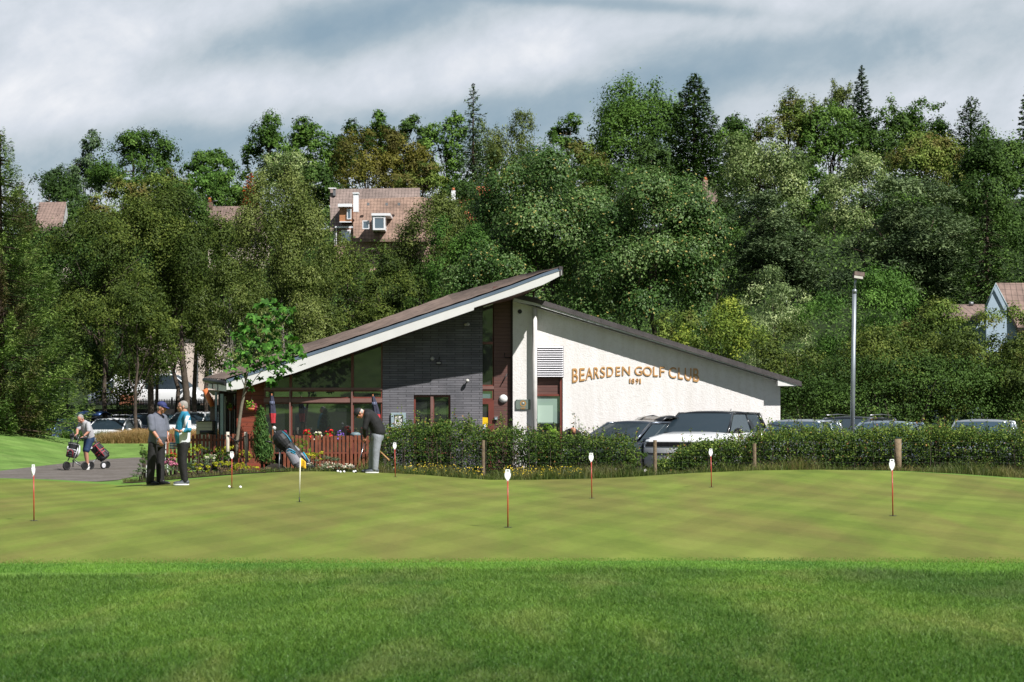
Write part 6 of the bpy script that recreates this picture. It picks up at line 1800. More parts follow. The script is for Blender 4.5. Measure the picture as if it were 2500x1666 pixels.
# ------------------------------------------------------------------ picket fence and flower bed
m_picket = pbr('red_brown_picket', (0.205, 0.062, 0.030), 0.6, vary=0.25, vscale=7, bump=0.3, bscale=20)
YP = 48.9; sP = YP/F
def picket_fence(px0, px1, pitch, Y0, Y1, top, length, label, n_part=100, seed=1):
    rr = random.Random(seed)
    Ym = (Y0+Y1)/2
    e = empty('picket_fence', (X((px0+px1)/2, Ym), Ym, h(X((px0+px1)/2, Ym), Ym)), 0, label, 'fence', 'brown picket fences before the clubhouse')
    n = int((px1-px0)/pitch)
    for i in range(n):
        t_ = (i+0.5)/n; Y = Y0+(Y1-Y0)*t_; px = px0+(px1-px0)*t_
        x = X(px, Y); zt = Z(top, Y)+rr.uniform(-0.012, 0.012); w_ = pitch*0.66*Y/F; tl = rr.uniform(-0.012, 0.012)
        mb = MB()
        mb.hexa([(x-w_/2, Y-0.01, zt-length), (x+w_/2, Y-0.01, zt-length), (x+w_/2+tl, Y-0.01, zt), (x-w_/2+tl, Y-0.01, zt),
                 (x-w_/2, Y+0.01, zt-length), (x+w_/2, Y+0.01, zt-length), (x+w_/2+tl, Y+0.01, zt), (x-w_/2+tl, Y+0.01, zt)])
        mb.build('picket', m_picket, e)
    for dz_ in (0.14, length-0.16):
        MB().hexa([(X(px0,Y0), Y0+0.013, Z(top,Y0)-dz_-0.03), (X(px1,Y1), Y1+0.013, Z(top,Y1)-dz_-0.03), (X(px1,Y1), Y1+0.013, Z(top,Y1)-dz_+0.03), (X(px0,Y0), Y0+0.013, Z(top,Y0)-dz_+0.03),
                   (X(px0,Y0), Y0+0.05, Z(top,Y0)-dz_-0.03), (X(px1,Y1), Y1+0.05, Z(top,Y1)-dz_-0.03), (X(px1,Y1), Y1+0.05, Z(top,Y1)-dz_+0.03), (X(px0,Y0), Y0+0.05, Z(top,Y0)-dz_+0.03)]).build('rail', m_picket, e)
    return e
picket_fence(404, 672, 8.8, 49.6, 49.0, 1060.5, 0.72, 'left stretch of brown picket fence, behind the flower bed and the young tree')
picket_fence(690, 902, 9.6, 48.6, 48.2, 1063.5, 0.80, 'right stretch of brown picket fence, under the big windows beside the putting man')
wb = empty('brace', P(932,1100,47.2), 0, 'slanting timber brace at the right end of the picket fence', 'timber brace')
MB().tube([P(926,1101,47.3), P(950,1124,46.9)], 0.02, 6).build('timber', pbr('fresh_timber', (0.45,0.25,0.10), 0.7), wb)
st = MB().hexa([P(838,1136,46.6), P(866,1136,46.6), P(866,1142,46.6), P(838,1142,46.6), P(838,1136,47.2), P(866,1136,47.2), P(866,1142,47.2), P(838,1142,47.2)]).build('kerb_stone', pbr('pale_stone', (0.35,0.30,0.26), 0.9, vary=0.2))
tag(st, 'pale flat stone lying at the foot of the right picket fence', 'stone')

# bed soil: a low mound in front of the fence
bx = np.arange(X(335,46.5), X(905,46.5), 0.25); by = np.arange(44.5, 49.4, 0.3)
def bedh(x, y): return 0.015+0.16*sstep(45.2, 46.4, y)*sstep(bx[0]-0.3, bx[0]+1.0, x)*sstep(bx[-1]+0.2, bx[-1]-0.8, x)
sheet('flower_bed', bx, by, lambda x, y: bedh(x, y)-0.0, m_bed, mask=lambda x, y: y > far_e(x)+0.15)
def bz(x, y): return h(x, y)+float(bedh(np.array(x), np.array(y)))
FL = lambda nm, c1, c2: leaf_mat(nm, tuple(v*0.6 for v in c1), c1, c2, transl=0.2)
G['mag'] = FL('petal_magenta', (0.28, 0.02, 0.09), (0.45, 0.05, 0.16)); G['red'] = FL('petal_red', (0.35, 0.012, 0.015), (0.5, 0.03, 0.03))
G['pur'] = FL('petal_purple', (0.09, 0.05, 0.30), (0.16, 0.10, 0.42)); G['wht'] = FL('petal_white', (0.42, 0.42, 0.38), (0.50, 0.50, 0.46)); G['pink'] = FL('petal_pink', (0.30, 0.09, 0.19), (0.42, 0.17, 0.30))
G['euo'] = leaf_mat('leaf_euonymus', (0.06, 0.10, 0.012), (0.17, 0.20, 0.015), (0.36, 0.36, 0.03)); G['heath'] = leaf_mat('leaf_heather', (0.035, 0.030, 0.018), (0.09, 0.065, 0.045), (0.17, 0.12, 0.09))
G['grey'] = leaf_mat('leaf_grey_green', (0.03, 0.055, 0.035), (0.075, 0.115, 0.075), (0.16, 0.20, 0.14)); G['fresh'] = leaf_mat('leaf_fresh', (0.03, 0.08, 0.01), (0.085, 0.17, 0.02), (0.17, 0.28, 0.04))
G['redleaf'] = leaf_mat('leaf_copper', (0.05, 0.012, 0.008), (0.11, 0.03, 0.015), (0.18, 0.06, 0.03)); G['juni'] = leaf_mat('needle_juniper', (0.015, 0.045, 0.012), (0.035, 0.085, 0.022), (0.08, 0.15, 0.045), transl=0.1)
def bp(px, top, bot, w_, Y, mat, label, seed, cat='plant', flowers=None, leafpx=4.2, up=0.3, n=1.3, aspect=0.55, group=None):
    return bush({'plant': 'garden_plant', 'shrub': 'shrub', 'grass': 'grass_tuft'}.get(cat, 'garden_plant'), px, top, bot, w_, Y, mat, label, seed, leafpx=leafpx, n=n, cat=cat, axis_up=up, aspect=aspect, nl=12,
                gz=bz(X(px, Y), Y), flowers=flowers, ry=min(0.5, w_*Y/F/2), group=group)
bp(355,1100,1150,34,45.6,'dark','dark leafy shrub at the left end of the flower bed, behind the navy-capped man',801,'shrub')
bp(352,1085,1120,20,47.2,'hedge','taller sprig with small leaves above the white marker post',802,'plant')
bp(345,1142,1164,46,45.2,'grey','low grey-green mat at the left corner of the flower bed by the white post',803,'plant',up=0.1)
bp(402,1095,1125,30,47.6,'hedge','small dark bush between the two standing golfers, against the pickets',804,'shrub')
bp(430,1108,1122,34,46.8,'euo','yellow and orange plant at the fence foot between the two standing golfers',805,'plant',flowers=(G['red'],25,0.04))
bp(418,1122,1140,34,46.0,'heath','pink flowering clump between the legs of the two standing golfers',806,'plant',flowers=(G['pink'],260,0.035))
bp(410,1136,1156,46,45.5,'grey','grey-green cushion below the pink clump',807,'plant')
bp(452,1140,1156,50,45.4,'heath','brown heather behind the shoes of the turquoise-topped man',808,'plant')
bp(482,1086,1112,44,48.2,'euo','yellow-green bush against the pickets right of the turquoise-topped man',809,'shrub')
bp(515,1092,1118,40,48.3,'dark','dark green shrub against the pickets, second right of the turquoise-topped man',810,'shrub')
bp(505,1108,1126,60,47.4,'fresh','feathery bright green plant in the middle of the bed right of the turquoise-topped man',811,'plant',up=1.0,aspect=0.3)
bp(488,1124,1140,52,46.6,'grey','blue-grey low conifer cushion in the bed, left of the pin',812,'plant')
bp(483,1132,1157,58,45.8,'euo','bright yellow-green bush at the front edge of the bed right of the turquoise-topped man',813,'shrub')
bp(547,1090,1118,44,48.2,'euo','yellow-green shrub with coppery leaves at the pickets left of the stakes',814,'shrub')
bp(575,1088,1112,26,48.3,'redleaf','copper-leaved plant between the two tree stakes',815,'plant')
bp(538,1104,1132,46,47.2,'dark','glossy dark green clump left of the first tree stake',816,'shrub')
bp(512,1114,1130,28,46.9,'grey','small white-flowered silver plant in the middle of the bed',817,'plant',flowers=(G['wht'],90,0.03))
bp(548,1126,1150,56,46.3,'euo','golden heather left of the keyhole pin in the bed',818,'plant',up=1.0,aspect=0.35)
bp(588,1130,1152,50,46.0,'euo','golden feathery heather just right of the keyhole pin in the bed',819,'plant',up=1.0,aspect=0.35)
bp(536,1142,1158,44,45.5,'heath','brown heather patch at the bed edge left of the keyhole pin',820,'plant')
bp(600,1144,1157,44,45.4,'heath','brown heather patch at the bed edge right of the keyhole pin',821,'plant')
bp(598,1100,1124,34,48.0,'euo','yellow shrub behind the right-hand tree stake',822,'shrub')
bp(616,1138,1154,34,45.8,'euo','small yellow-green bush at the foot of the juniper',823,'shrub')
bp(636,1142,1156,52,45.5,'heath','brownish heather mound left of the boulder',824,'plant')
bp(654,1141,1155,36,45.6,'grey','green-grey cushion in front of the boulder',825,'plant')
bp(735,1068,1118,52,47.6,'fresh','yellow-green feathery conifer behind the golf bag, before the pickets',826,'shrub',up=0.8,aspect=0.3)
bp(765,1103,1124,52,46.9,'euo','bright yellow-green juniper spray right of the golf bag',827,'shrub',up=0.4,aspect=0.4)
bp(800,1112,1140,60,46.6,'grey','grey lavender mound at the foot of the right picket fence',828,'plant',up=1.0,aspect=0.3)
bp(780,1132,1152,64,45.9,'grey','grey-leaved clump with white flowers right of the golf bag',829,'plant',up=0.8,aspect=0.3,flowers=(G['wht'],110,0.028))
bp(832,1134,1152,56,45.9,'grey','grey-leaved clump with white flowers left of the putting man',830,'plant',up=0.8,aspect=0.3,flowers=(G['wht'],130,0.028))
bp(862,1140,1153,44,45.8,'heath','brown heather beside the shoes of the putting man',831,'plant')
bp(668,1122,1146,26,46.6,'hedge','thin dry sprig between the juniper and the golf bag',832,'plant',n=0.6,up=1.5)
# conical juniper: two stacked plumes
rng = np.random.default_rng(55)
YJ = 47.0; jx = X(640, YJ)
e = empty('juniper', (jx, YJ, bz(jx, YJ)), 0, 'tall pointed dark green juniper left of the golf bag', 'shrub')
cs = []
for zc, rx_, rz_, dx_ in ((1105,27,28,4),(1085,25,34,0),(1050,19,34,-4),(1022,13,26,-3),(1008,7,16,-2)):
    m = int(900*rx_*rz_/500); d = unit(rng.normal(size=(m,3)))*rng.uniform(0.55, 1.05, m)[:, None]
    lump = 1+0.22*np.sin(d[:, 0]*9+zc)*np.sin(d[:, 2]*8+d[:, 1]*6)
    cs.append(np.stack([jx+(dx_+d[:,0]*rx_*lump)*YJ/F, YJ+d[:,1]*rx_*lump*YJ/F, Z(zc,YJ)+d[:,2]*rz_*YJ/F], 1))
p = np.vstack(cs); p[:, 2] = np.maximum(p[:, 2], bz(jx, YJ)+0.02)
out = unit(np.stack([p[:,0]-jx, p[:,1]-YJ, np.full(len(p), 0.1)], 1))
leaves('foliage', p, unit(out+rng.normal(size=p.shape)*0.5), 0.085*rng.uniform(0.6, 1.4, len(p)), 0.22, np.clip(0.45+0.22*rng.normal(size=len(p)), 0, 1), G['juni'], e, rng, rng.normal(size=p.shape)*0.35+np.array([0,0,1.3])+out*0.5)
MB().tube([(jx, YJ, bz(jx,YJ)-0.1), (jx, YJ, Z(1010,YJ))], [0.04,0.01], 6).build('stem', m_bark, e)
# boulder
bo = MB(); bo.ball((0,0,0), (0.26,0.18,0.16), nu=18, nv=12)
rr = random.Random(4)
bo.v = [tuple(Vector(v)*(1+0.16*mnoise.noise(Vector(v)*7))) for v in bo.v]
xb = X(675, 46.3); bo.v = [(v[0]+xb, v[1]+46.3, v[2]+bz(xb,46.3)+0.08) for v in bo.v]
thing_mesh(bo, 'boulder', pbr('sandy_boulder', (0.36,0.26,0.18), 0.9, vary=0.3, vscale=8, bump=1.0, bscale=20), 'rounded sandy boulder between the juniper and the golf trolley wheels', 'boulder')
# young planted maple with two stakes and black ties
YM = 47.5; mx0 = X(577.5, YM)
e = empty('young_maple', (mx0, YM, bz(mx0, YM)), 0, 'slender young maple with few big leaf clusters, tied between two stakes', 'tree')
tk = MB()
tp = [(577,1128),(579,1075),(583,1040),(590,990),(595,968),(600,930),(606,900),(618,868),(636,835),(655,800),(672,770)]
tk.tube([P(a,b,YM) for a, b in tp], [0.045,0.042,0.040,0.036,0.032,0.026,0.022,0.018,0.014,0.010,0.006], 8)
brs = [[(595,966),(610,945),(625,922),(640,905),(655,890)],[(600,930),(590,905),(580,890),(568,885)],[(612,880),(590,850),(585,830)],[(606,900),(640,880),(670,850),(690,835)],[(636,835),(625,800),(620,780)],[(618,868),(660,850),(700,855)],[(655,800),(690,790),(705,770)],[(598,945),(588,920),(575,915),(562,905)],[(612,885),(640,895),(668,915)]]
for b in brs: tk.tube([P(q_[0],q_[1],YM+0.15*math.sin(i*2.0+b[0][0])) for i, q_ in enumerate(b)], [0.014]+[0.010]*(len(b)-2)+[0.004], 6)
tk.build('trunk', pbr('bark_young', (0.17,0.15,0.11), 0.85, vary=0.3, vscale=12), e)
rng = np.random.default_rng(31)
lob = [(600,805,34,30),(625,775,26,26),(660,790,34,26),(690,775,26,30),(672,750,22,26),(640,745,14,18),(705,760,16,16),(600,845,38,34),(640,840,44,32),(690,840,40,34),(715,860,22,30),(650,885,46,36),(690,895,34,34),(610,890,26,30),(570,900,20,26),(580,870,20,20),(660,925,20,20),(612,935,14,18),(700,880,26,20)]
cc = []; nn_ = []
for (a, b, rx_, rz_) in lob:
    m = int(rx_*rz_*0.017)+2
    d = rng.normal(size=(m,3))*0.48
    cc.append(np.stack([X(a,YM)+d[:,0]*rx_*YM/F, YM+d[:,1]*0.34, Z(b,YM)+d[:,2]*rz_*YM/F],1))
p = np.vstack(cc)
# each maple leaf: five pointed blades from its stalk
vs_ = []; tn = []
for c0 in p:
    s_ = rng.uniform(0.10, 0.17); nrm_ = unit((np.array([[0.15,-0.55,0.55]])+rng.normal(size=(1,3))*0.45))[0]
    t0_ = np.cross(nrm_, [0,0,1.0]); t0_ /= max(1e-6, np.linalg.norm(t0_)); dn = np.cross(nrm_, t0_); dn = dn*np.sign(-dn[2]+1e-9)
    for an in (-1.9,-0.95,0,0.95,1.9):
        d_ = dn*math.cos(an)+t0_*math.sin(an); b_ = np.cross(nrm_, d_); L2 = s_*(1.0 if abs(an) < 1.2 else 0.7)
        vs_ += [c0, c0+d_*L2*0.45+b_*L2*0.26, c0+d_*L2-nrm_*0.02, c0+d_*L2*0.45-b_*L2*0.26]; tn.append(np.clip(0.45+0.25*rng.normal(), 0, 1))
np_mesh('crown', np.array(vs_), 4, G['maple'], e, np.array(tn))
m_stake = pbr('round_stake', (0.50,0.45,0.37), 0.85, vary=0.25, vscale=10)
for (a, t0_, b0_, lab) in ((556,1055,1128,'left round timber stake beside the young maple'),(600,1055,1123,'right round timber stake beside the young maple')):
    s0 = empty('tree_stake', P(a,b0_,YM-0.1), 0, lab, 'stake', 'stakes holding the young maple')
    MB().tube([P(a+(3 if a>580 else 0),b0_+6,YM-0.1), P(a,t0_,YM-0.1)], [0.042,0.040], 10).build('pole', m_stake, s0)
ti_ = MB(); ti_.tube([P(556,1062,YM-0.15), P(566,1070,YM-0.12), P(577,1078,YM-0.07), P(588,1071,YM-0.12), P(600,1064,YM-0.15)], 0.012, 6); ti_.lathe([(0.055,-0.02),(0.055,0.02)], P(578,1078,YM), 12)
thing_mesh(ti_, 'tree_tie', m_black, 'black rubber tie looped from stake to stake round the young maple', 'tree tie')
# flower boxes just behind the right pickets
for i, (a, b, w_, mt, lab) in enumerate(((752,1056,16,'red','red geraniums above the pickets behind the golf bag'),(802,1058,22,'red','red and magenta flowers above the middle of the right pickets'),(831,1060,14,'pur','purple flowers above the right pickets'),
                                        (775,1062,18,'wht','pale flowers above the pickets between the two red clumps'),(695,1060,20,'mag','dim magenta flowers low in the left window above the golf bag'))):
    bush('potted_flowers', a, b-4, b+16, w_, 49.2, 'fresh', lab, 860+i, leafpx=3.5, n=0.9, cat='flowers', group='flowers behind the right picket fence', gz=Z(1085,49.2), flowers=(G[mt],46,0.06), ry=0.2)
tb = empty('planter_table', P(866,1062,49.6), 0, 'low dark table end with a curved pale rim showing above the pickets', 'table')
tt = MB(); tt.lathe([(0.10,0.0),(0.13,0.03),(0.12,0.075),(0.07,0.105),(0.001,0.11)], P(868,1066,49.6), 18); tt.build('cover', pbr('teal_grey_cover', (0.14,0.20,0.22), 0.5, vary=0.4, vscale=12), tb)
MB().tube([P(868,1066,49.6), P(868,1100,49.6)], 0.03, 8).build('leg', m_black, tb)
# folded parasols
m_navycl = pbr('navy_canvas', (0.035,0.037,0.065), 0.85, vary=0.25, vscale=8, bump=0.8, bscale=10); m_redcl = pbr('red_canvas', (0.50,0.035,0.045), 0.8, vary=0.2, vscale=8, bump=0.8, bscale=10); m_wood = pbr('varnished_wood', (0.30,0.11,0.04), 0.5)
def parasol(px, lean, Y, top, label):
    g0 = P(px, top, Y); s_ = Y/F
    e = empty('parasol', (X(px+lean,Y), Y, h(X(px,Y),Y)), 0, label, 'parasol', 'folded parasols by the windows')
    def a(t_, dx=0): return P(px+lean*t_+dx, top+t_*82, Y)
    MB().tube([a(-0.06), P(px+lean*1.2, 1130, Y)], 0.018, 8).build('pole', m_wood, e)
    def fold(name, t0_, t1_, r0, r1, mat, n=24, rows=8):
        vs=[]; fs=[]
        for j in range(rows):
            t_ = t0_+(t1_-t0_)*j/(rows-1); r_ = r0+(r1-r0)*math.sin(j/(rows-1)*math.pi/2)
            for k_ in range(n):
                an = 2*math.pi*k_/n; rr_ = r_*(1+0.22*math.sin(an*6+t_*2))
                vs.append(a(t_)+Vector((math.cos(an)*rr_, math.sin(an)*rr_, 0)))
        for j in range(rows-1):
            for k_ in range(n): fs.append((j*n+k_, j*n+(k_+1)%n, (j+1)*n+(k_+1)%n, (j+1)*n+k_))
        MB().add(vs, fs, True).build(name, mat, e)
    fold('canopy', 0.0, 0.53, 0.03, 0.078, m_navycl); fold('canopy_skirt', 0.53, 0.82, 0.078, 0.055, m_redcl)
    MB().lathe([(0.045,-0.03),(0.05,0.03)], a(0.84), 12).build('strap', m_black, e)
    MB().lathe([(0.06,0.0),(0.075,-0.09)], a(0.17), 10).build('vent_flap', pbr('slate_canvas', (0.12,0.14,0.22), 0.8), e)
parasol(663.5, 3.5, 51.5, 966, 'folded navy and red parasol above the golf bag by the left windows')
parasol(911, 16, 51.5, 968, 'folded navy and red parasol leaning behind the back of the putting man')
# hanging baskets
m_pot = pbr('terracotta_basket', (0.42,0.12,0.035), 0.6, vary=0.2, vscale=8)
def basket(px, py, Y, w_, mt, lab, seed, dark=False):
    e = empty('hanging_basket', P(px,py,Y), 0, lab, 'hanging basket', 'hanging baskets on the clubhouse')
    r_ = w_*Y/F/2; c0 = P(px, py, Y)
    MB().lathe([(r_*0.55,-r_*0.85),(r_*0.9,-r_*0.5),(r_,0),(r_*0.93,0.0),(r_*0.5,-0.05)], c0, 18).build('basket', m_pot if not dark else m_black, e)
    rg_ = np.random.default_rng(seed)
    m = 240; d = rg_.normal(size=(m,3))*np.array([0.6,0.5,0.45])*r_; p_ = d+np.array([c0.x, c0.y, c0.z+r_*0.55])
    leaves('foliage', p_, unit(rg_.normal(size=p_.shape)+np.array([0,-0.5,0.5])), 0.055*rg_.uniform(0.6,1.4,m), 0.5, rg_.uniform(0,1,m), G['fresh' if not dark else 'dark'], e, rg_)
    m = 60; p_ = np.array([c0.x+r_*0.8, c0.y-0.05, c0.z+r_*0.1])+rg_.normal(size=(m,3))*np.array([0.28,0.2,0.5])*r_
    leaves('flower', p_, unit(rg_.normal(size=p_.shape)+np.array([0,-0.9,0.4])), np.full(m,0.05), 0.9, rg_.uniform(0,1,m), G[mt], e, rg_)
    MB().tube([c0+Vector((0,0,r_*1.2)), c0+Vector((0,0.1,r_*2.6))], 0.006, 5).build('chain', m_black, e)
basket(614, 996, 54.6, 21, 'mag', 'hanging basket with magenta flowers on the sunlit red boarding', 41)
basket(565, 997, 56.5, 15, 'mag', 'shaded hanging basket with dark red flowers under the veranda', 42)
basket(545, 980, 57.0, 13, 'wht', 'small dark hanging basket highest under the veranda', 43, dark=True)
# orange pipe, cabinet, cream shed beside the veranda
pip = MB(); pip.tube([P(500,951,58.4), P(520,992,58.4)], 0.082, 20); 
thing_mesh(pip, 'orange_pipe', pbr('orange_plastic', (0.62,0.17,0.055), 0.45, vary=0.08), 'fat orange plastic pipe tilted above the grey cabinet by the veranda', 'pipe')
cb = empty('cabinet', P(519,1060,58.6), 0, 'tall narrow weathered grey timber cabinet under the orange pipe', 'cabinet')
MB().span(X(512.5,58.6), X(526,58.6), 58.6, 59.1, -0.1, Z(995,58.6)).build('case', pbr('weathered_timber', (0.16,0.13,0.11), 0.8, vary=0.25, vscale=5), cb, bevel=0.01)
MB().span(X(511.5,58.6), X(527,58.6), 58.55, 59.15, Z(995,58.6)+0.002, Z(993.5,58.6)).build('lid', m_grey, cb)
MB().span(X(522,58.5), X(525.5,58.5), 58.5, 58.59, Z(994,58.5), Z(984,58.5)).build('bracket', pbr('fresh_timber', (0.45,0.25,0.10), 0.7), cb)
shd = empty('storage_box', P(498,1065,57.0), 0, 'cream slatted storage box with a dark lid left of the veranda', 'storage box')
MB().span(X(479,57), X(518,57), 57.0, 57.8, -0.1, Z(1030,57)).build('case', boards('cream_boards', (0.52,0.47,0.38), 0.10, vary=0.08), shd)
MB().prism(xz([(477,1030),(480,1027.5),(516,1026.5),(520,1029.5)], 57), 56.95, 57.85).build('lid', pbr('dark_lid', (0.04,0.035,0.035), 0.6), shd)
gb = MB(); gb.tube([P(488,1056,56.4), P(522,1056,56.4)], 0.06, 10); thing_mesh(gb, 'rolled_hose', m_black, 'black roll lying in front of the cream storage box', 'hose')
for a, t_, b_, lab in ((404.5,1034,1075,'left of two white stakes beside the navy-capped man'),(409,1033,1075,'right of two white stakes beside the navy-capped man')):
    s0 = empty('white_stake', P(a,b_,52), 0, lab, 'stake', 'white stakes behind the standing golfers')
    MB().span(X(a-1.2,52), X(a+1.2,52), 52, 52.03, -0.1, Z(t_,52)).build('board', m_disc, s0)
    MB().span(X(a-2.0,52), X(a+3.0 if a > 405 else a+2,52), 52.031, 52.05, Z(1066,52), Z(1056,52)).build('cross_board', m_disc, s0)

# ------------------------------------------------------------------ hedge, wire fence, long grass
def hedge(name, prof, Y0, Y1, label, seed, dens=260, mat='hedge', leafpx=5.2, base=-0.12):
    rg_ = np.random.default_rng(seed)
    px0, px1 = prof[0][0], prof[-1][0]; Ym = (Y0+Y1)/2
    e = empty(name, (X((px0+px1)/2,Ym), Ym, -0.1), 0, label, 'hedge')
    A_ = (X(px1,Ym)-X(px0,Ym))
    nc = int(dens*A_)
    cx_ = rg_.uniform(px0, px1, nc); yy_ = rg_.uniform(Y0, Y1, nc)
    tops = np.interp(cx_, [q_[0] for q_ in prof], [q_[1] for q_ in prof])+11*np.sin(cx_*0.085+1.5*np.sin(cx_*0.031))*np.sin(cx_*0.043)+rg_.normal(size=nc)*3.5
    zt_ = EYE+(HOR-tops)/F*yy_
    u_ = rg_.uniform(0, 1, nc)**0.75
    cz_ = base+0.08+u_*(zt_-base-0.1)
    cc_ = np.stack([(cx_-1250)/F*yy_, yy_, cz_], 1)
    nl_ = 15
    off = rg_.normal(size=(nc, nl_, 3))*np.array([0.085,0.085,0.055])
    p_ = (cc_[:, None, :]+off).reshape(-1, 3)
    ti_ = np.clip((rg_.uniform(0.1, 0.6, nc)+0.22*(u_-0.5))[:, None]+rg_.uniform(-0.15, 0.25, (nc, nl_)), 0, 1).reshape(-1)
    nr_ = unit(np.array([0,-0.35,0.6])+rg_.normal(size=p_.shape)*0.6)
    # twigs that poke above the top
    ns = int(A_*17); sx = rg_.uniform(px0, px1, ns); sy = rg_.uniform(Y0+0.1, Y1-0.1, ns)
    st_ = np.interp(sx, [q_[0] for q_ in prof], [q_[1] for q_ in prof]); pp = []; tw_ = MB(); tt_ = []
    for a, b, c_ in zip(sx, sy, st_):
        ln = rg_.uniform(0.10, 0.42)*(1.0 if rg_.uniform() < 0.8 else 1.5); le = rg_.normal()*0.12
        p0_ = Vector((X(a,b), b, EYE+(HOR-c_)/F*b-0.12)); p1_ = p0_+Vector((le, rg_.normal()*0.05, ln))
        tw_.tube([p0_, p1_], [0.006, 0.003], 4, cap=False)
        for k_ in range(int(ln*30)+3):
            q_ = p0_.lerp(p1_, rg_.uniform(0.2, 1.0)); pp.append((q_.x+rg_.normal()*0.03, q_.y+rg_.normal()*0.03, q_.z+rg_.normal()*0.02)); tt_.append(rg_.uniform(0.4, 1.0))
    for k_ in range(int(A_*9)):
        a = rg_.uniform(px0, px1); b = rg_.uniform(Y0, Y0+0.4); t_ = float(np.interp(a, [q_[0] for q_ in prof], [q_[1] for q_ in prof]))
        tw_.tube([(X(a,b), b, base-0.05), (X(a+rg_.uniform(-6,6),b), b, (EYE+(HOR-t_)/F*b)*0.75)], [0.013, 0.006], 5, cap=False)
    tw_.build('twigs', m_bark, e)['kind'] = 'stuff'
    pp = np.array(pp); p_ = np.vstack([p_, pp]); nr_ = np.vstack([nr_, unit(rg_.normal(size=pp.shape)+np.array([0,-0.5,0.3]))]); ti_ = np.concatenate([ti_, tt_])
    ti_[rg_.uniform(size=len(ti_)) < 0.012] = 1.0
    leaves('foliage', p_, nr_, leafpx*Ym/F*rg_.uniform(0.6, 1.35, len(p_)), 0.62, ti_, G[mat], e, rg_)
    return e
hedge('hedge', [(925,1062),(945,1046),(985,1040),(1040,1036),(1100,1033),(1160,1042),(1220,1050),(1270,1052),(1300,1056),(1360,1060),(1420,1066),(1480,1064),(1530,1066),(1548,1082)], 47.2, 48.5,
      'straggly beech hedge left of the white car, in front of the slate wall', 61, dens=470)
hedge('hedge', [(1612,1130),(1640,1120),(1665,1100),(1700,1090),(1740,1080),(1790,1074),(1840,1062),(1885,1052),(1930,1046),(1980,1044),(2040,1050),(2090,1052),(2140,1046),(2200,1044),(2250,1046),(2300,1048),(2360,1050),(2430,1050),(2520,1046)], 47.2, 48.5,
      'straggly beech hedge right of the white car bonnet, in front of the parked cars', 62, dens=620)
bush('hazel_bush', 1345, 1036, 1140, 36, 48.2, 'fresh', 'bright green upright shoot standing out of the hedge below the window', 63, leafpx=5.5, n=1.2, axis_up=1.0, nl=8)
bush('rose_bush', 1550, 1105, 1150, 60, 47.0, 'hedge', 'low reddish-leaved bush filling the hedge gap before the white car', 64, leafpx=5, n=1.2, nl=8)
bush('willowherb', 1409, 1008, 1085, 30, 50.5, 'grey', 'tall thin willowherb against the white wall above the bending man', 65, leafpx=6, n=0.16, axis_up=1.5, aspect=0.2, nl=6)
# posts and wires
m_post = pbr('fence_post_wood', (0.20,0.145,0.09), 0.9, vary=0.3, vscale=10, bump=0.6, bscale=24)
wf = empty('wire_fence', P(1600,1150,46.9), 0, 'stock fence of thin square wire mesh on rough timber posts in front of the hedge', 'fence')
YFn = 46.9
for px_, t_, b_, w_ in ((1180,1075,1152,8),(1600,1075,1168,9),(1843,1083,1152,9),(2194,1072,1150,17)):
    MB().tube([(X(px_,YFn), YFn+0.06, -0.12), (X(px_-0.5,YFn), YFn+0.06, Z(t_,YFn))], w_*YFn/F/2, 8, smooth=(w_ > 10)).build('post', m_post, wf)
m_wire = pbr('galvanised_wire', (0.10,0.10,0.10), 0.6, metal=0.2)
wr = MB()
xa, xb_ = X(935,YFn), X(2560,YFn)
for i, zz_ in enumerate((0.10,0.22,0.34,0.48,0.64,0.82)):
    for k in range(40):
        x0 = xa+(xb_-xa)*k/40; x1 = xa+(xb_-xa)*(k+1)/40
        wr.tube([(x0,YFn,zz_),(x1,YFn,zz_)], 0.0010, 4, cap=False)
xx_ = xa
while xx_ < xb_:
    wr.tube([(xx_,YFn,0.08),(xx_,YFn,0.82)], 0.0008, 4, cap=False); xx_ += 0.15
wr.build('wire_mesh', m_wire, wf)
# long grass between green and hedge
m_long = grass_mat('long_grass_blade', (0.035,0.065,0.012), (0.09,0.135,0.025), (0.19,0.20,0.06), dry=(0.24,0.175,0.085), scale=1.3, thr=(0.47,0.68))
rng = np.random.default_rng(9)
N = 46000
px_ = rng.uniform(880, 2560, N); yy = 45.35+rng.uniform(0,1,N)**0.8*2.6
xx = (px_-1250)/F*yy
pts = np.stack([xx, yy, H(xx, yy)-0.02], 1)
cl_ = 0.5+0.5*np.sin(xx*2.3+np.sin(yy*3))*np.sin(xx*0.9+yy)
blades('long_grass', pts, (0.10+0.26*cl_)*rng.uniform(0.5,1.4,N), 0.010*rng.uniform(0.6,1.4,N), 0.35, m_long, rng)
N = 5000; px_ = rng.uniform(300, 900, N); yy = 44.9+rng.uniform(0,1,N)*1.0; xx = (px_-1250)/F*yy
blades('bed_edge_grass', np.stack([xx, yy, H(xx, yy)-0.01], 1), rng.uniform(0.04,0.14,N), 0.008*rng.uniform(0.6,1.4,N), 0.35, m_long, rng)
N = 420; px_ = np.concatenate([rng.uniform(960,1180,N//2), rng.uniform(1230,1420,N//2)]); yy = rng.uniform(45.5,46.6,N); xx = (px_-1250)/F*yy
o = leaves('buttercups', np.stack([xx, yy, H(xx,yy)+rng.uniform(0.12,0.34,N)],1), unit(np.array([0,-0.7,0.7])+rng.normal(size=(N,3))*0.3), np.full(N,0.024), 0.9, rng.uniform(0,1,N), pbr('buttercup', (0.75,0.55,0.02), 0.5), None, rng); o['kind'] = 'stuff'
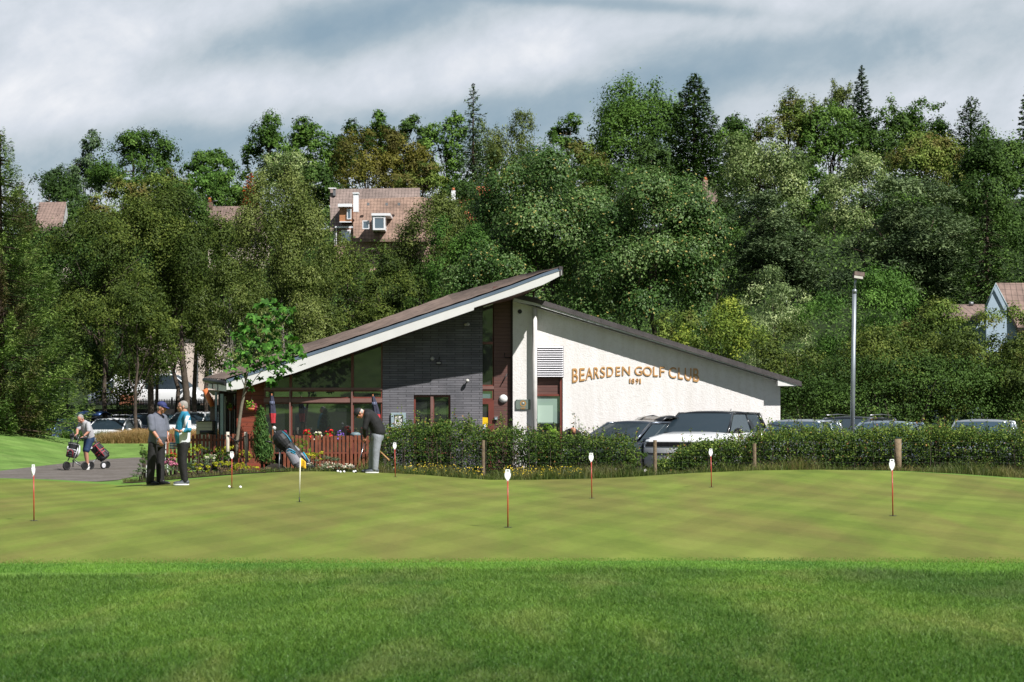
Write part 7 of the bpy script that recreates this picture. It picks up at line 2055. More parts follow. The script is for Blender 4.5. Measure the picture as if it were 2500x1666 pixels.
# golden grass and green weeds on the crest at the left
m_gold_g = grass_mat('dry_grass_blade', (0.25,0.145,0.055), (0.42,0.27,0.115), (0.58,0.42,0.20), scale=0.5)
N = 42000; px_ = rng.uniform(215, 560, N); yy = 77.0+rng.uniform(0,1,N)*3.2; xx = (px_-1250)/F*yy
hh = rng.uniform(0.2,0.62,N)*np.interp(px_, [215,260,330,560],[0.35,0.8,1.0,1.0])
blades('dry_grass', np.stack([xx, yy, H(xx,yy)-0.03],1), hh, 0.010*rng.uniform(0.6,1.4,N), 0.38, m_gold_g, rng)
m_weed = grass_mat('weed_blade', (0.03,0.07,0.012), (0.07,0.14,0.025), (0.13,0.21,0.05), scale=0.7)
N = 15000; px_ = rng.uniform(150, 520, N); yy = 80.4+rng.uniform(0,1,N)*1.8; xx = (px_-1250)/F*yy
cl_ = 0.5+0.5*np.sin(px_*0.16)*np.sin(px_*0.061)
blades('tall_weeds', np.stack([xx, yy, H(xx,yy)-0.03],1), (0.28+0.30*cl_)*rng.uniform(0.6,1.3,N), 0.04*rng.uniform(0.6,1.4,N), 0.3, m_weed, rng)

# ------------------------------------------------------------------ lamp post
YL = 50.2; lx = X(2079, YL)
lp = empty('lamp_post', (lx, YL, -0.1), 0, 'tall galvanised lamp post with a floodlight head at the edge of the car park', 'lamp post')
MB().tube([(lx, YL, -0.1), P(2086,715,YL)], [0.062, 0.052], 14).build('pole', pbr('galvanised_pole', (0.30,0.33,0.36), 0.4, metal=0.55, vary=0.2, vscale=2), lp)
MB().lathe([(0.060,-0.04),(0.060,0.05),(0.045,0.06)], P(2086.2,713,YL), 14).build('collar', MATS['galvanised_pole'], lp)
MB().tube([P(2086.2,712,YL), P(2088,690,YL), P(2091,680,YL)], [0.032,0.028,0.025], 10).build('neck', MATS['galvanised_pole'], lp)
hd = MB(); hd.box(P(2096,673,YL), (0.27,0.22,0.13), rot=Matrix.Rotation(R(8),3,'Y')@Matrix.Rotation(R(-20),3,'X')); hd.build('floodlight_head', pbr('rusty_housing', (0.10,0.065,0.05), 0.7, vary=0.5, vscale=14), lp, bevel=0.02)
MB().box(P(2096,677,YL-0.115), (0.22,0.02,0.08), rot=Matrix.Rotation(R(8),3,'Y')@Matrix.Rotation(R(-20),3,'X')).build('lens', m_lens, lp)
MB().tube([P(2087,672,YL), P(2105,671,YL)], 0.02, 6).build('bracket', m_black, lp)
# ------------------------------------------------------------------ cars
def paint(name, col, metal=0.3, rough=0.28):
    return pbr(name, col, rough, metal=metal, coat=0.8)
m_carglass = glass('car_glass', (0.010, 0.022, 0.032), 0.07, 0.02, 1.08)
m_carglass_b = glass('car_glass_blue', (0.014, 0.040, 0.065), 0.08, 0.02, 1.08)
m_trimblk = pbr('car_black_trim', (0.015, 0.015, 0.017), 0.35, coat=0.4)
m_headl = pbr('headlight_glass', (0.30, 0.34, 0.38), 0.08, metal=0.3, coat=1.0)
m_tail = pbr('tail_light_red', (0.35, 0.01, 0.012), 0.15, coat=1.0)
m_rim = pbr('alloy_rim', (0.35, 0.36, 0.37), 0.3, metal=0.8)
m_seat = pbr('car_seat', (0.06, 0.05, 0.05), 0.8)
def car(label, x, y, yaw, L_=4.4, W_=1.80, Ht=1.50, kind='hatch', col=None, roof=None, z=None, pillar=None, group='cars parked beyond the hedge', name='parked_car', cat='car', tailgate=False, rails=False, plate=None, glassm=None, lettering=None):
    """built along local +x = forward, then turned and set down"""
    col = col or paint('silver_paint', (0.4, 0.42, 0.45)); roof = roof or col; pillar = pillar or roof; glassm = glassm or m_carglass
    e = empty(name, (0, 0, 0), 0, label, cat, group)
    hl, w = L_/2, W_/2
    P_ = dict(hatch=dict(hood=0.70, cowl=0.64, belt=0.93/1.5, A=0.27, B=0.05, Cc=-0.40, D=-0.47, hf=0.45), suv=dict(hood=0.66, cowl=0.66, belt=0.665, A=0.215, B=0.03, Cc=-0.42, D=-0.475, hf=0.56),
              saloon=dict(hood=0.66, cowl=0.66, belt=0.64, A=0.24, B=0.04, Cc=-0.26, D=-0.42, hf=0.46), van=dict(hood=0.55, cowl=0.60, belt=0.55, A=0.33, B=0.16, Cc=-0.47, D=-0.49, hf=0.42))[kind]
    bz_ = P_['belt']*Ht; ck = P_['cowl']*Ht
    A = P_['A']*L_; Bx = P_['B']*L_; Cx = P_['Cc']*L_; Dx = P_['D']*L_
    # lower body sections from tail to nose: x, half width, bottom, shoulder, deck
    st = [(-hl, w*0.80, 0.45, bz_*0.80, bz_*0.82), (-hl+0.04, w*0.90, 0.36, bz_*0.93, bz_*0.97), (-hl+0.18, w*0.97, 0.26, bz_, bz_*1.01), (-hl+0.7, w, 0.22, bz_*1.01, bz_*1.02),
          (0, w, 0.20, bz_, bz_*1.01), (A-0.05, w, 0.22, bz_*0.99, ck*1.02), (A+0.25, w*0.99, 0.24, ck*0.97, ck*1.03), (hl-0.45, w*0.96, 0.26, Ht*P_['hf']*1.13, Ht*P_['hf']*1.24),
          (hl-0.16, w*0.90, 0.26, Ht*P_['hf']*1.04, Ht*P_['hf']*1.12), (hl-0.04, w*0.80, 0.28, Ht*P_['hf']*0.92, Ht*P_['hf']*0.97), (hl, w*0.72, 0.34, Ht*P_['hf']*0.80, Ht*P_['hf']*0.84)]
    if kind == 'suv':
        st[-4:] = [(hl-0.45, w*0.97, 0.26, Ht*0.60, Ht*0.655), (hl-0.14, w*0.945, 0.26, Ht*0.585, Ht*0.625), (hl-0.04, w*0.90, 0.28, Ht*0.555, Ht*0.585), (hl, w*0.86, 0.32, Ht*0.52, Ht*0.545)]
    vs = []; fs = []; n = 17
    for (sx, hw, zb, zs, zd) in st:
        half = [(hw*0.86, zb), (hw*0.97, zb+0.07), (hw*0.995, zb+0.22), (hw, zs*0.62), (hw*0.985, zs*0.85), (hw*0.955, zs*0.96), (hw*0.90, zs*0.995+0.002), (hw*0.5, zd*0.995)]
        ring = half+[(0, zd)]+[(-a, b) for a, b in reversed(half)]
        vs += [(sx, a, b) for a, b in ring]
    for i in range(len(st)-1):
        for k_ in range(n): fs.append((i*n+k_, i*n+(k_+1) % n, (i+1)*n+(k_+1) % n, (i+1)*n+k_))
    fs += [tuple(range(n)), tuple(range((len(st)-1)*n, len(st)*n))]
    bd_ = MB().add(vs, fs, True).build('body', col, e)
    # glasshouse
    wt = w*0.73; wb = w*0.915; zt = Ht-0.085
    def side_y(t_): return wb+(wt-wb)*t_
    bA = [(A, y_*wb*0.96, ck*1.02 if abs(y_) < 1 else ck*1.02) for y_ in (-1, -0.5, 0, 0.5, 1)]
    bow = lambda y_: 0.14*(1-y_*y_)
    ws = MB(); v_ = []
    for j in range(5):
        t_ = j/4
        for y_ in (-1, -0.5, 0, 0.5, 1):
            v_.append((A+(Bx-A)*t_+bow(y_)*(1-0.6*t_)+0.05*math.sin(t_*math.pi), y_*(wb*0.97+(wt-wb*0.97)*t_), ck*1.01+(zt-ck*1.01)*t_))
    ws.add(v_, [(j*5+i, j*5+i+1, (j+1)*5+i+1, (j+1)*5+i) for j in range(4) for i in range(4)], True).build('windscreen', glassm, e)
    rw = MB(); v_ = []
    for j in range(4):
        t_ = j/3
        for y_ in (-1, -0.5, 0, 0.5, 1):
            v_.append((Dx+(Cx-Dx)*t_-0.08*(1-y_*y_), y_*(wb*0.93+(wt*0.95-wb*0.93)*t_), bz_+(zt-0.02-bz_)*t_))
    if not tailgate: rw.add(v_, [(j*5+i, j*5+i+1, (j+1)*5+i+1, (j+1)*5+i) for j in range(3) for i in range(4)], True).build('rear_window', glassm, e)
    for s_ in (-1, 1):
        m1 = (Bx+Cx)*0.5+0.05; zb1 = bz_*0.99
        def sp(xx_, t_): return (xx_, s_*side_y(t_), zb1+(zt-zb1)*t_)
        f1 = [sp(A-0.10, 0), sp(m1+0.03, 0), sp(m1+0.0, 0.93), sp(Bx-0.02, 0.93)]
        f2 = [sp(m1-0.04, 0), sp(Dx+0.30, 0), sp(Cx+0.10, 0.93), sp(m1-0.07, 0.93)]
        if kind == 'van': f2 = None
        MB().add(f1, [(0, 1, 2, 3)]).build('side_window', glassm, e)
        if f2:
            MB().add(f2, [(0, 1, 2, 3)]).build('side_window', glassm, e)
            tri = [sp(Dx+0.26, 0), sp(Dx+0.08, 0), sp(Cx+0.04, 0.80), sp(Cx+0.07, 0.9)]
            MB().add(tri, [(0, 1, 2, 3)]).build('rear_quarter', pillar, e)
        else:
            MB().add([sp(m1-0.04, -0.2), sp(Dx+0.02, -0.2), sp(Cx+0.02, 0.98), sp(m1-0.04, 0.98)], [(0, 1, 2, 3)]).build('side_panel', col, e)
        pm = MB()
        pm.tube([(A+0.01, s_*wb*0.965, ck*1.0), (Bx+0.0, s_*wt*1.0, zt)], 0.036, 6); pm.tube([sp(m1, 0), sp(m1-0.03, 0.97)], 0.026, 6); pm.tube([sp(Dx+0.05, -0.05), sp(Cx, 1.0)], 0.055, 6)
        pm.tube([(Bx, s_*wt*1.005, zt), (0.5*(Bx+Cx), s_*wt*1.02, zt+0.012), (Cx, s_*wt, zt-0.005)], 0.030, 6)
        pm.build('pillar', pillar, e)
        mr = MB(); mr.ball((A-0.22, s_*(w+0.10), bz_*1.04), (0.06, 0.12, 0.075), nu=12, nv=8); mr.tube([(A-0.20, s_*w*0.94, bz_*1.0), (A-0.22, s_*(w+0.04), bz_*1.02)], 0.02, 6); mr.build('mirror', m_trimblk if kind == 'suv' else col, e)
        MB().box((-hl*0.1, s_*w*0.995, bz_*0.88), (0.18, 0.02, 0.025)).build('handle', col, e)
        hx = MB(); hx.box((hl-0.17, s_*w*0.70, Ht*P_['hf']*0.93), (0.20, w*0.42, 0.11), rz=-s_*R(32)); hx.build('headlight', m_headl, e, bevel=0.02)
        MB().box((-hl+0.07, s_*w*0.80, bz_*0.86), (0.10, 0.26, 0.13), rz=s_*R(12)).build('tail_light', m_tail, e, bevel=0.02)
        if rails: MB().tube([(Bx-0.1, s_*wt*0.96, Ht+0.01), (0.5*(Bx+Cx), s_*wt*0.98, Ht+0.035), (Cx+0.1, s_*wt*0.95, Ht+0.0)], 0.014, 6).build('roof_rail', m_rim, e)
    # interior
    ins = MB()
    for s_ in (-1, 1):
        ins.box((Bx*0.2+0.1, s_*0.38, 0.85*bz_+0.15), (0.14, 0.46, 0.62), rz=0); ins.box((Bx*0.2+0.08, s_*0.38, bz_+0.33*(Ht/1.6)), (0.08, 0.24, 0.16))
        ins.box((Cx*0.6, s_*0.38, 0.85*bz_+0.12), (0.14, 0.46, 0.55))
    ins.build('seat', m_seat, e)
    # roof skin
    v_ = []; nj = 9; ni = 9
    for j in range(nj):
        t_ = j/(nj-1); xx_ = Bx+0.03+(Cx-Bx-0.06)*t_
        crown = Ht-0.02+0.02*math.sin(t_*math.pi)-0.035*(2*t_-1)**4 - (0.10*t_*t_ if kind == 'hatch' else 0.22*t_**3 if kind == 'saloon' else 0.045*t_*t_)
        for i in range(ni):
            y_ = -1+2*i/(ni-1)
            v_.append((xx_, y_*wt*1.01, crown-0.045*y_*y_*abs(y_)))
    f_ = [(j*ni+i, j*ni+i+1, (j+1)*ni+i+1, (j+1)*ni+i) for j in range(nj-1) for i in range(ni-1)]
    ro = MB().add(v_, f_, True).build('roof', roof, e)
    so_ = ro.modifiers.new('t', 'SOLIDIFY'); so_.thickness = 0.06; so_.offset = -1
    an = MB(); an.tube([(Cx+0.25, 0, Ht-0.08), (Cx+0.05, 0, Ht+0.03)], [0.03, 0.006], 6); an.build('aerial', m_trimblk, e)
    # nose
    MB().box((hl-0.045, 0, Ht*P_['hf']*0.86), (0.07, w*1.05, 0.13)).build('grille', m_trimblk, e, bevel=0.01)
    MB().box((hl-0.05, 0, 0.38), (0.10, w*1.25, 0.16)).build('lower_grille', m_trimblk, e, bevel=0.01)
    if kind == 'suv': MB().box((hl+0.004, 0, Ht*0.50), (0.02, w*1.66, 0.12)).build('light_band', m_trimblk, e, bevel=0.005); MB().box((hl+0.006, 0, 0.62), (0.02, w*1.5, 0.035)).build('bumper_line', m_trimblk, e)
    npb = MB().box((hl+0.012, 0, 0.50), (0.014, 0.50, 0.11)).build('number_plate', m_disc if plate is None else plate, e)
    for sx in (-0.30*L_, 0.305*L_):
        for s_ in (-1, 1):
            r_ = 0.33 if kind != 'suv' else 0.38
            MB().lathe([(r_*1.12, -0.02), (r_*1.12, 0.012)], (sx, s_*w*0.985, r_), 28, axis='Y').build('wheel_arch', m_trimblk, e)
            wheel(e, (sx, s_*(w-0.09), r_), r_, 0.23, (0, s_, 0), m_rim)
    if tailgate:
        tg = MB(); v_ = []
        for j in range(5):
            t_ = j/4
            for i in range(5):
                y_ = -1+i/2
                v_.append((Cx-0.05-1.0*t_, y_*wt*(1.0+0.08*t_), Ht-0.02+0.20*math.sin(min(1,t_*1.5)*1.57)-0.22*t_**4-0.03*y_*y_))
        tgo = MB().add(v_, [(j*5+i, j*5+i+1, (j+1)*5+i+1, (j+1)*5+i) for j in range(4) for i in range(4) if not (1 <= j <= 2 and 1 <= i <= 2)], True).build('tailgate', col, e)
        sm_ = tgo.modifiers.new('t', 'SOLIDIFY'); sm_.thickness = 0.05
        MB().add([v_[6], v_[8], v_[18], v_[16]], [(0, 1, 2, 3)]).build('tailgate_window', glassm, tgo)
    if lettering:
        txt, siz, xx_, zz_ = lettering
        cu = bpy.data.curves.new('t', 'FONT'); cu.body = txt; cu.size = siz; cu.extrude = 0.004; cu.align_x = 'CENTER'; cu.space_character = 2.1; cu.offset = 0.003
        o = bpy.data.objects.new('t', cu); COL.objects.link(o)
        me = bpy.data.meshes.new_from_object(o.evaluated_get(bpy.context.evaluated_depsgraph_get())); bpy.data.objects.remove(o)
        me.transform(Matrix.Translation((xx_, 0, zz_))@Matrix.Rotation(R(90), 4, 'Z')@Matrix.Rotation(R(38), 4, 'X'))
        me.materials.clear(); me.materials.append(m_trimblk)
        o = bpy.data.objects.new('bonnet_lettering', me); COL.objects.link(o); o.parent = e
    e.location = (x, y, h(x, y)+0.01 if z is None else z); e.rotation_euler = (0, 0, yaw)
    return e
p_white = paint('white_car_paint', (0.78, 0.79, 0.80), 0.0); p_black = paint('black_car_paint', (0.012, 0.013, 0.016), 0.2); p_slate = paint('slate_blue_paint', (0.07, 0.085, 0.11), 0.5)
p_silver = paint('silver_car_paint', (0.42, 0.46, 0.50), 0.6); p_blue = paint('blue_car_paint', (0.02, 0.055, 0.16), 0.4); p_teal = paint('teal_silver_paint', (0.22, 0.33, 0.36), 0.5); p_bluesil = paint('pale_blue_paint', (0.30, 0.38, 0.46), 0.6)
# yaw: 0 looks along +x; towards the viewer is -90 degrees
def cpos(px, Y): return X(px, Y), Y
x_, y_ = cpos(1728, 52.0)
car('large white off-road car with black roof, its bonnet showing through the hedge gap', x_, y_, R(-90-24), 4.9, 2.0, 1.72, 'suv', p_white, p_black, pillar=p_black, z=-0.13, rails=False, lettering=('RANGE ROVER', 0.085, 1.93, 1.065))
x_, y_ = cpos(1548, 51.6)
car('dark slate-blue hatchback between the bending man and the white car', x_, y_, R(-90-36), 4.4, 1.82, 1.46, 'hatch', p_slate, p_slate, z=-0.12)
x_, y_ = cpos(1700, 55.0-1.6)
car('dark car with raised tailgate against the white wall, behind the large white car', X(1765, 53.3), 53.3, R(-90-62+180), 3.6, 1.75, 1.42, 'hatch', p_black, p_black, z=-0.1, tailgate=True)
car('silver hatchback just right of the large white car, roof above the hedge', X(1950, 52.3), 52.3, R(-90-22), 4.3, 1.8, 1.47, 'hatch', p_silver, p_silver, z=-0.1, rails=False, glassm=m_carglass_b)
car('dark car with roof bars half hidden behind the lamp post', X(2075, 55.5), 55.5, R(-90-30), 4.4, 1.8, 1.54, 'hatch', p_black, p_black, z=-0.1, rails=True)
car('pale blue-silver saloon directly right of the lamp post foot', X(2165, 52.4), 52.4, R(-90-24), 4.5, 1.8, 1.42, 'saloon', p_bluesil, p_bluesil, z=-0.1, glassm=m_carglass_b)
car('silver car farthest right behind the hedge', X(2398, 52.0), 52.0, R(-90-18), 4.3, 1.82, 1.47, 'hatch', p_silver, p_silver, z=-0.1, glassm=m_carglass_b)
GL = 'cars parked at the left beyond the long grass'
zc = -0.12
car('deep blue car half hidden by the left spruce', X(180, 86), 86, R(-90+10), 4.2, 1.76, 1.44, 'hatch', p_blue, p_blue, z=zc, group=GL)
car('silver-teal hatchback behind the man in shorts', X(226, 90), 90, R(-90-20), 4.2, 1.76, 1.50, 'hatch', p_teal, p_teal, z=zc+0.1, group=GL)
car('white hatchback with rounded roof in the weeds right of the man in shorts', X(275, 84.5), 84.5, R(-90-6), 4.1, 1.76, 1.47, 'hatch', p_white, p_white, z=zc-0.02, group=GL)
car('dark blue hatchback with raised tailgate behind the white hatchback', X(300, 90), 90, R(-90-25+180), 4.1, 1.76, 1.50, 'hatch', p_blue, p_black, z=zc+0.1, tailgate=True, group=GL)
car('dark blue estate directly behind the navy-capped man', X(362, 88), 88, R(-90-8), 4.4, 1.78, 1.55, 'hatch', p_blue, p_black, z=zc+0.1, group=GL, glassm=m_carglass_b)
car('white off-road car behind the shoulder of the turquoise-topped man', X(470, 86), 86, R(-90-14), 4.4, 1.84, 1.66, 'suv', p_white, p_white, z=zc+0.06, group=GL)
# street above the car park
GS = 'vans parked in the street above the car park'
car('white delivery van parked in the street beyond the railings', X(395, 101), 101, R(-3), 4.7, 1.9, 1.78, 'van', p_white, p_white, z=1.75, group=GS, name='parked_van', cat='van')
car('silver van half hidden by trunks left of the white van', X(318, 104), 104, R(183), 4.2, 1.8, 1.75, 'van', p_silver, p_silver, z=1.75, group=GS, name='parked_van', cat='van')
# retaining wall and railings
YR = 95.0
zr0 = Z(1040, YR); zr1 = Z(998, YR)
rwal = MB().span(X(150,YR), X(620,YR), YR, YR+0.3, -0.4, Z(999,YR)); thing_mesh(rwal, 'retaining_wall', pbr('dark_timber_wall', (0.018,0.016,0.014), 0.8, vary=0.3, vscale=3), 'dark boarded wall behind the left car park, below the railings', 'wall')
rl = empty('railings', P(390,998,YR), 0, 'black pointed metal railings on top of the dark boarded wall', 'railings')
for pxr in (286, 323, 420, 470, 518):
    MB().span(X(pxr-1.6,YR+0.1), X(pxr+1.6,YR+0.1), YR+0.06, YR+0.14, Z(999,YR)+0.002, Z(970,YR)).build('post', m_black, rl)
for i in range(62):
    pr = 287+i*3.95
    MB().add([(X(pr-1.0,YR),YR+0.02,Z(999,YR)+0.001),(X(pr+1.0,YR),YR+0.02,Z(999,YR)+0.001),(X(pr+1.0,YR),YR+0.02,Z(977,YR)),(X(pr,YR),YR+0.02,Z(974,YR)),(X(pr-1.0,YR),YR+0.02,Z(977,YR)),
              (X(pr-1.0,YR),YR+0.05,Z(999,YR)+0.001),(X(pr+1.0,YR),YR+0.05,Z(999,YR)+0.001),(X(pr+1.0,YR),YR+0.05,Z(977,YR)),(X(pr,YR),YR+0.05,Z(974,YR)),(X(pr-1.0,YR),YR+0.05,Z(977,YR))],
             [(0,1,2,3,4),(9,8,7,6,5),(0,5,6,1),(1,6,7,2),(2,7,8,3),(3,8,9,4),(4,9,5,0)]).build('pale', m_black, rl)
for zz_ in (995, 981): MB().span(X(286,YR), X(530,YR), YR+0.052, YR+0.08, Z(zz_,YR), Z(zz_-2,YR)).build('rail', m_black, rl)

# ------------------------------------------------------------------ houses
def roofmat(name, col, vary=0.25, pitch=(0.33, 0.34)):
    m = bpy.data.materials.new(name); m.use_nodes = True
    t = NT(m.node_tree); b = t.n['Principled BSDF']; c = t.new('ShaderNodeTexCoord').outputs['Object']
    s = t.new('ShaderNodeSeparateXYZ'); t.l.new(c, s.inputs[0])
    f1 = t.math('FRACT', t.math('DIVIDE', s.outputs[0], pitch[0])); f2 = t.math('FRACT', t.math('DIVIDE', s.outputs[2], pitch[1]))
    g = t.math('MULTIPLY', t.ramp(f1, [(0.0, (0.35,)*3), (0.14, (1,)*3), (0.9, (1,)*3), (1.0, (0.5,)*3)]), t.ramp(f2, [(0.0, (0.35,)*3), (0.14, (1,)*3)]))
    n = t.noise(c, 0.45, 5, 0.65); n2 = t.noise(c, 3.2, 3, 0.6)
    cc = t.ramp(n, [(0.3, tuple(v*(1-vary) for v in col)), (0.7, tuple(v*(1+vary) for v in col))])
    cc = t.mix(1.0, cc, t.ramp(n2, [(0.3, (0.8,)*3), (0.7, (1.2,)*3)]), 'MULTIPLY')
    t.l.new(t.mix(1.0, cc, g, 'MULTIPLY'), b.inputs['Base Color']); b.inputs['Roughness'].default_value = 0.85
    return m
m_rt1 = roofmat('grey_brown_pantiles', (0.21, 0.16, 0.14)); m_rt2 = roofmat('rust_brown_pantiles', (0.25, 0.165, 0.125), 0.35); m_rt3 = roofmat('orange_pantiles', (0.55, 0.13, 0.07), 0.2); m_rt4 = roofmat('brown_pantiles', (0.21, 0.145, 0.12), 0.3, (0.30, 0.25))
m_pinkr = pbr('pink_render', (0.46, 0.30, 0.25), 0.9, vary=0.08); m_cream = pbr('cream_render', (0.62, 0.52, 0.45), 0.9, vary=0.08, vscale=1.5); m_cedar = boards('cedar_boards', (0.42, 0.19, 0.09), 0.12, vary=0.35)
m_blueg = pbr('pale_blue_gable', (0.33, 0.42, 0.50), 0.9, vary=0.06); m_pvc = pbr('white_upvc', (0.78, 0.78, 0.80), 0.35)
m_hglass = glass('house_glass', (0.05, 0.09, 0.12), 0.25, 0.03)
def hquad(pts, Ys): return [P(a, b, Y) for (a, b), Y in zip(pts, Ys)]
def slab(pts, Ys, th, name, mat, parent):
    v_ = hquad(pts, Ys); n = len(v_); b_ = [v+Vector((0, 0.0, -th)) for v in v_]
    fs = [tuple(range(n)), tuple(range(2*n-1, n-1, -1))]+[(i, (i+1) % n, (i+1) % n+n, i+n) for i in range(n)]
    return MB().add(v_+b_, fs).build(name, mat, parent)
def hwin(parent, a, b, c, d, Y, fw=3, name='window'):
    mb = MB()
    for q_ in ((a,b,c,c+fw),(a,b,d-fw,d),(a,a+fw,c+fw,d-fw),(b-fw,b,c+fw,d-fw)):
        mb.span(X(q_[0],Y), X(q_[1],Y), Y-0.12, Y, Z(q_[2],Y), Z(q_[3],Y))
    f = mb.build(name, m_pvc, parent)
    MB().span(X(a+fw,Y), X(b-fw,Y), Y-0.06, Y-0.03, Z(c+fw,Y), Z(d-fw,Y)).build('pane', m_hglass, f)
    return f
YH = 198.0
hs = empty('house', (X(910,YH), YH, h(X(910,YH),YH)), 0, 'house with large tiled roof, white chimney and timber-clad dormer among the trees', 'house', 'houses on the wooded hill')
slab([(806,462),(1025,459),(1025,505),(806,560)], [YH+5,YH+5,YH+2.2,YH-0.6], 0.25, 'roof', m_rt1, hs)
slab([(860,487),(1025,481),(1060,486),(1060,583),(863,583)], [YH+2.3,YH+2.3,YH+2.0,YH-1.6,YH-1.6], 0.3, 'roof', m_rt2, hs)
MB().span(X(815,YH), X(1060,YH), YH, YH+8, h(X(910,YH),YH)-1, Z(557,YH)).build('wall', m_pinkr, hs)
ch = MB().span(X(863,YH-1), X(875,YH-1), YH-1.2, YH-0.3, Z(518,YH-1), Z(473,YH-1)).build('chimney', m_disc, hs)
MB().span(X(861.5,YH-1), X(876.5,YH-1), YH-1.3, YH-0.2, Z(474,YH-1), Z(471,YH-1)).build('chimney_cap', m_disc, ch)
MB().span(X(814,YH+4), X(820,YH+4), YH+3.6, YH+4, Z(479,YH+4), Z(461,YH+4)).build('flue', m_grey, hs)
MB().span(X(803,YH+4), X(821,YH+4), YH+3.5, YH+4.2, Z(462.5,YH+4), Z(460,YH+4)).build('flue_cap', m_pvc, hs)
dm = MB().span(X(829,YH-1.2), X(858,YH-1.2), YH-1.2, YH+2.0, Z(541,YH-1.2), Z(505,YH-1.2)).build('dormer', m_cedar, hs)
MB().span(X(825,YH-1.6), X(859,YH-1.6), YH-1.7, YH+2, Z(505.5,YH-1.6), Z(498,YH-1.6)).build('dormer_roof', m_pvc, dm)
MB().span(X(829,YH-1.3), X(858,YH-1.3), YH-1.4, YH-1.2, Z(543.5,YH-1.3), Z(541,YH-1.3)).build('dormer_sill', m_pvc, dm)
hwin(dm, 847, 858, 511, 536, YH-1.25, 2)
d2 = MB().span(X(908,YH-3), X(940,YH-3), YH-3, YH+1, Z(562,YH-3), Z(524,YH-3)).build('dormer', m_pvc, hs)
hwin(d2, 911, 941, 529, 562, YH-3.02, 4); MB().span(X(907,YH-3.2), X(953,YH-3.2), YH-3.25, YH+1, Z(527,YH-3.2), Z(521,YH-3.2)).build('dormer_roof', m_pvc, d2)
hwin(hs, 885, 902, 539, 560, YH-2.6, 2.2)
hwin(hs, 833, 857, 562, 592, YH-0.05, 3)
gu = MB(); gu.span(X(818,YH-0.9), X(858,YH-0.9), YH-1.0, YH-0.8, Z(557,YH-0.9), Z(553,YH-0.9)); gu.span(X(820,YH-0.7), X(822,YH-0.7), YH-0.75, YH-0.6, Z(600,YH), Z(557,YH)); gu.span(X(815,YH-0.5), X(817,YH-0.5), YH-0.3, YH-0.1, Z(600,YH), Z(557,YH)); gu.build('gutter', m_pvc, hs)
for a in (899, 944, 974): MB().box(P(a,499,YH-0.2), (0.24,0.3,0.26)).build('roof_vent', m_grey, hs)
Y2 = 206.0
h2 = empty('house', (X(1155,Y2), Y2, h(X(1155,Y2),Y2)), 0, 'orange-red tiled roof with a short white chimney right of the dormered house', 'house', 'houses on the wooded hill')
slab([(1120,456),(1215,456),(1215,545),(1148,545),(1118,490)], [Y2+4,Y2+4,Y2-2,Y2-2,Y2+1.7], 0.3, 'roof', m_rt3, h2)
MB().span(X(1122,Y2), X(1213,Y2), Y2, Y2+6, h(X(1155,Y2),Y2)-1, Z(535,Y2)).build('wall', m_cream, h2)
c2 = MB().span(X(1102,Y2), X(1112,Y2), Y2-0.3, Y2+0.6, Z(492,Y2), Z(466,Y2)).build('chimney', m_disc, h2); MB().lathe([(0.16,0),(0.12,0.25)], P(1107,465,Y2), 10).build('chimney_pot', m_pot, c2)
Y3 = 200.0
h3 = empty('house', (X(560,Y3), Y3, h(X(560,Y3),Y3)), 0, 'low brown tiled roof with one terracotta chimney pot left of the rust-orange tree', 'house', 'houses on the wooded hill')
slab([(505,504),(640,504),(650,560),(500,560)], [Y3+4,Y3+4,Y3-1,Y3-1], 0.3, 'roof', m_rt4, h3)
MB().span(X(508,Y3), X(640,Y3), Y3, Y3+6, h(X(560,Y3),Y3)-1, Z(556,Y3)).build('wall', m_cream, h3)
c3 = MB().span(X(507,Y3), X(518,Y3), Y3-0.2, Y3+0.6, Z(512,Y3), Z(494,Y3)).build('chimney', pbr('brown_brick', (0.16,0.10,0.08), 0.9, vary=0.2), h3)
MB().lathe([(0.17,0),(0.13,0.45)], P(512,494,Y3), 12).build('chimney_pot', m_pot, c3); MB().tube([P(517,492,Y3), P(532,490,Y3)], 0.03, 5).build('aerial', m_grey, c3)
Y4 = 176.0
h4 = empty('house', (X(130,Y4), Y4, h(X(130,Y4),Y4)), 0, 'brown roof end with a white verge behind the left spruce', 'house', 'houses on the wooded hill')
slab([(96,494),(162,493),(150,560),(84,560)], [Y4+3,Y4+3,Y4-1.5,Y4-1.5], 0.3, 'roof', m_rt4, h4)
MB().add(hquad([(162,495),(166,530),(150,565)], [Y4+3,Y4+6,Y4-1.5]), [(0,1,2)]).build('verge', m_pvc, h4)
MB().span(X(90,Y4), X(152,Y4), Y4, Y4+5, h(X(130,Y4),Y4)-1, Z(557,Y4)).build('wall', m_cream, h4)
Y5 = 186.0
h5 = empty('house', (X(1700,Y5), Y5, h(X(1700,Y5),Y5)), 0, 'small white-edged gable and brown roof with red chimney pot right of the great chestnuts', 'house', 'houses on the wooded hill')
MB().prism([(X(a,Y5),Z(b,Y5)) for a, b in ((1658,500),(1658,458),(1673,443),(1690,460),(1690,500))], Y5, Y5+4).build('wall', m_cream, h5)
vg = MB(); vg.tube([P(1656,460,Y5-0.2), P(1673,441.5,Y5-0.2), P(1691,461,Y5-0.2)], 0.11, 4); vg.build('verge', m_pvc, h5)
slab([(1704,464),(1750,464),(1752,492),(1722,492)], [Y5+4,Y5+4,Y5,Y5], 0.3, 'roof', m_rt4, h5)
c5 = MB().span(X(1717,Y5), X(1727,Y5), Y5-0.3, Y5+0.6, Z(470,Y5), Z(441,Y5)).build('chimney', m_pinkr, h5); MB().lathe([(0.19,0),(0.15,0.30)], P(1722,441,Y5), 12).build('chimney_pot', m_pot, c5)
Y6 = 88.0
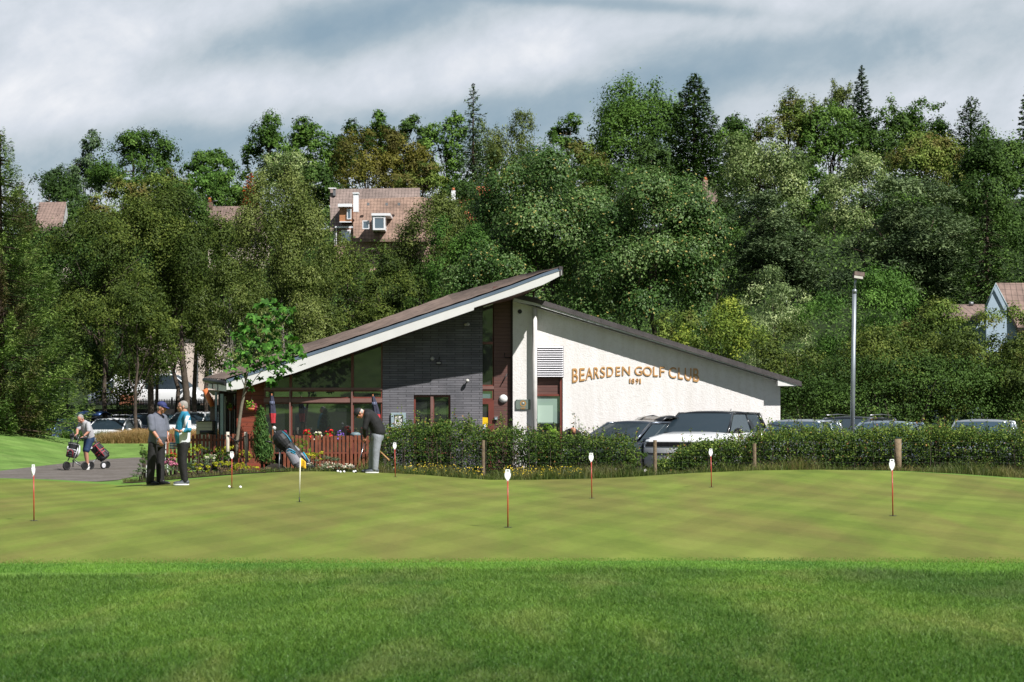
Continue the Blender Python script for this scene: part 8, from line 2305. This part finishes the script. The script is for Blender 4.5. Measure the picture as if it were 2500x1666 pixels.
h6 = empty('house', (X(2470,Y6), Y6, h(X(2470,Y6),Y6)), 0, 'house with pale blue gable and brown tiled roofs at the right edge', 'house', 'houses on the wooded hill')
MB().prism([(X(a,Y6),Z(b,Y6)) for a, b in ((2408,860),(2408,748),(2432,695),(2462,752),(2500,860))], Y6, Y6+0.3).build('gable_wall', m_blueg, h6)
slab([(2430,691),(2560,691),(2575,800),(2485,800)], [Y6+0.4,Y6+2.0,Y6-3.0,Y6-0.4], 0.2, 'roof', m_rt4, h6)
slab([(2314,744),(2404,743),(2404,772),(2300,772)], [Y6+4,Y6+4,Y6+1,Y6+1], 0.2, 'roof', m_rt4, h6)
MB().span(X(2310,Y6+2), X(2404,Y6+2), Y6+2.2, Y6+6, h(X(2470,Y6),Y6)-1, Z(772,Y6+2)).build('wall', m_blueg, h6)
rt_ = MB(); rt_.tube([P(2366,742,Y6+3.6), P(2376,742,Y6+3.6)], 0.10, 8); rt_.build('ridge_vent', m_grey, h6)
vg = MB(); vg.tube([P(2406,752,Y6-0.15), P(2431,693,Y6-0.15), P(2463,756,Y6-0.15)], 0.05, 4); vg.build('verge', m_bluegrey, h6)
Y7 = 116.0
h7 = empty('house', (X(430,Y7), Y7, h(X(430,Y7),Y7)), 0, 'pale pink rendered house glimpsed between the trunks behind the white van', 'house')
MB().span(X(340,Y7), X(528,Y7), Y7, Y7+7, 1.5, Z(820,Y7)).build('wall', m_cream, h7)
MB().prism([(X(a,Y7),Z(b,Y7)) for a, b in ((330,820),(434,790),(538,820))], Y7-0.3, Y7+7).build('roof', m_rt4, h7)
hwin(h7, 415, 430, 905, 935, Y7-0.01, 2); hwin(h7, 505, 520, 900, 935, Y7-0.01, 2)
MB().span(X(480,Y7-0.1), X(484,Y7-0.1), Y7-0.15, Y7-0.05, 1.8, Z(825,Y7)).build('downpipe', m_grey, h7)
wl = MB().span(X(455,112), X(560,112), 112, 112.3, 1.6, Z(975,112)); thing_mesh(wl, 'garden_wall', pbr('brown_garden_wall', (0.16,0.11,0.085), 0.9, vary=0.25, vscale=3, bump=0.6, bscale=6), 'low brown garden wall in front of the pale pink house', 'wall')
ob = MB().span(X(292,99.5), X(323,99.5), 99.5, 100.4, 1.9, Z(965,99.5)); thing_mesh(ob, 'brick_pier', pbr('orange_brick', (0.36,0.14,0.075), 0.9, vary=0.2, vscale=4), 'short orange brick wall behind the railings, left of the vans', 'wall', bevel=0.02)
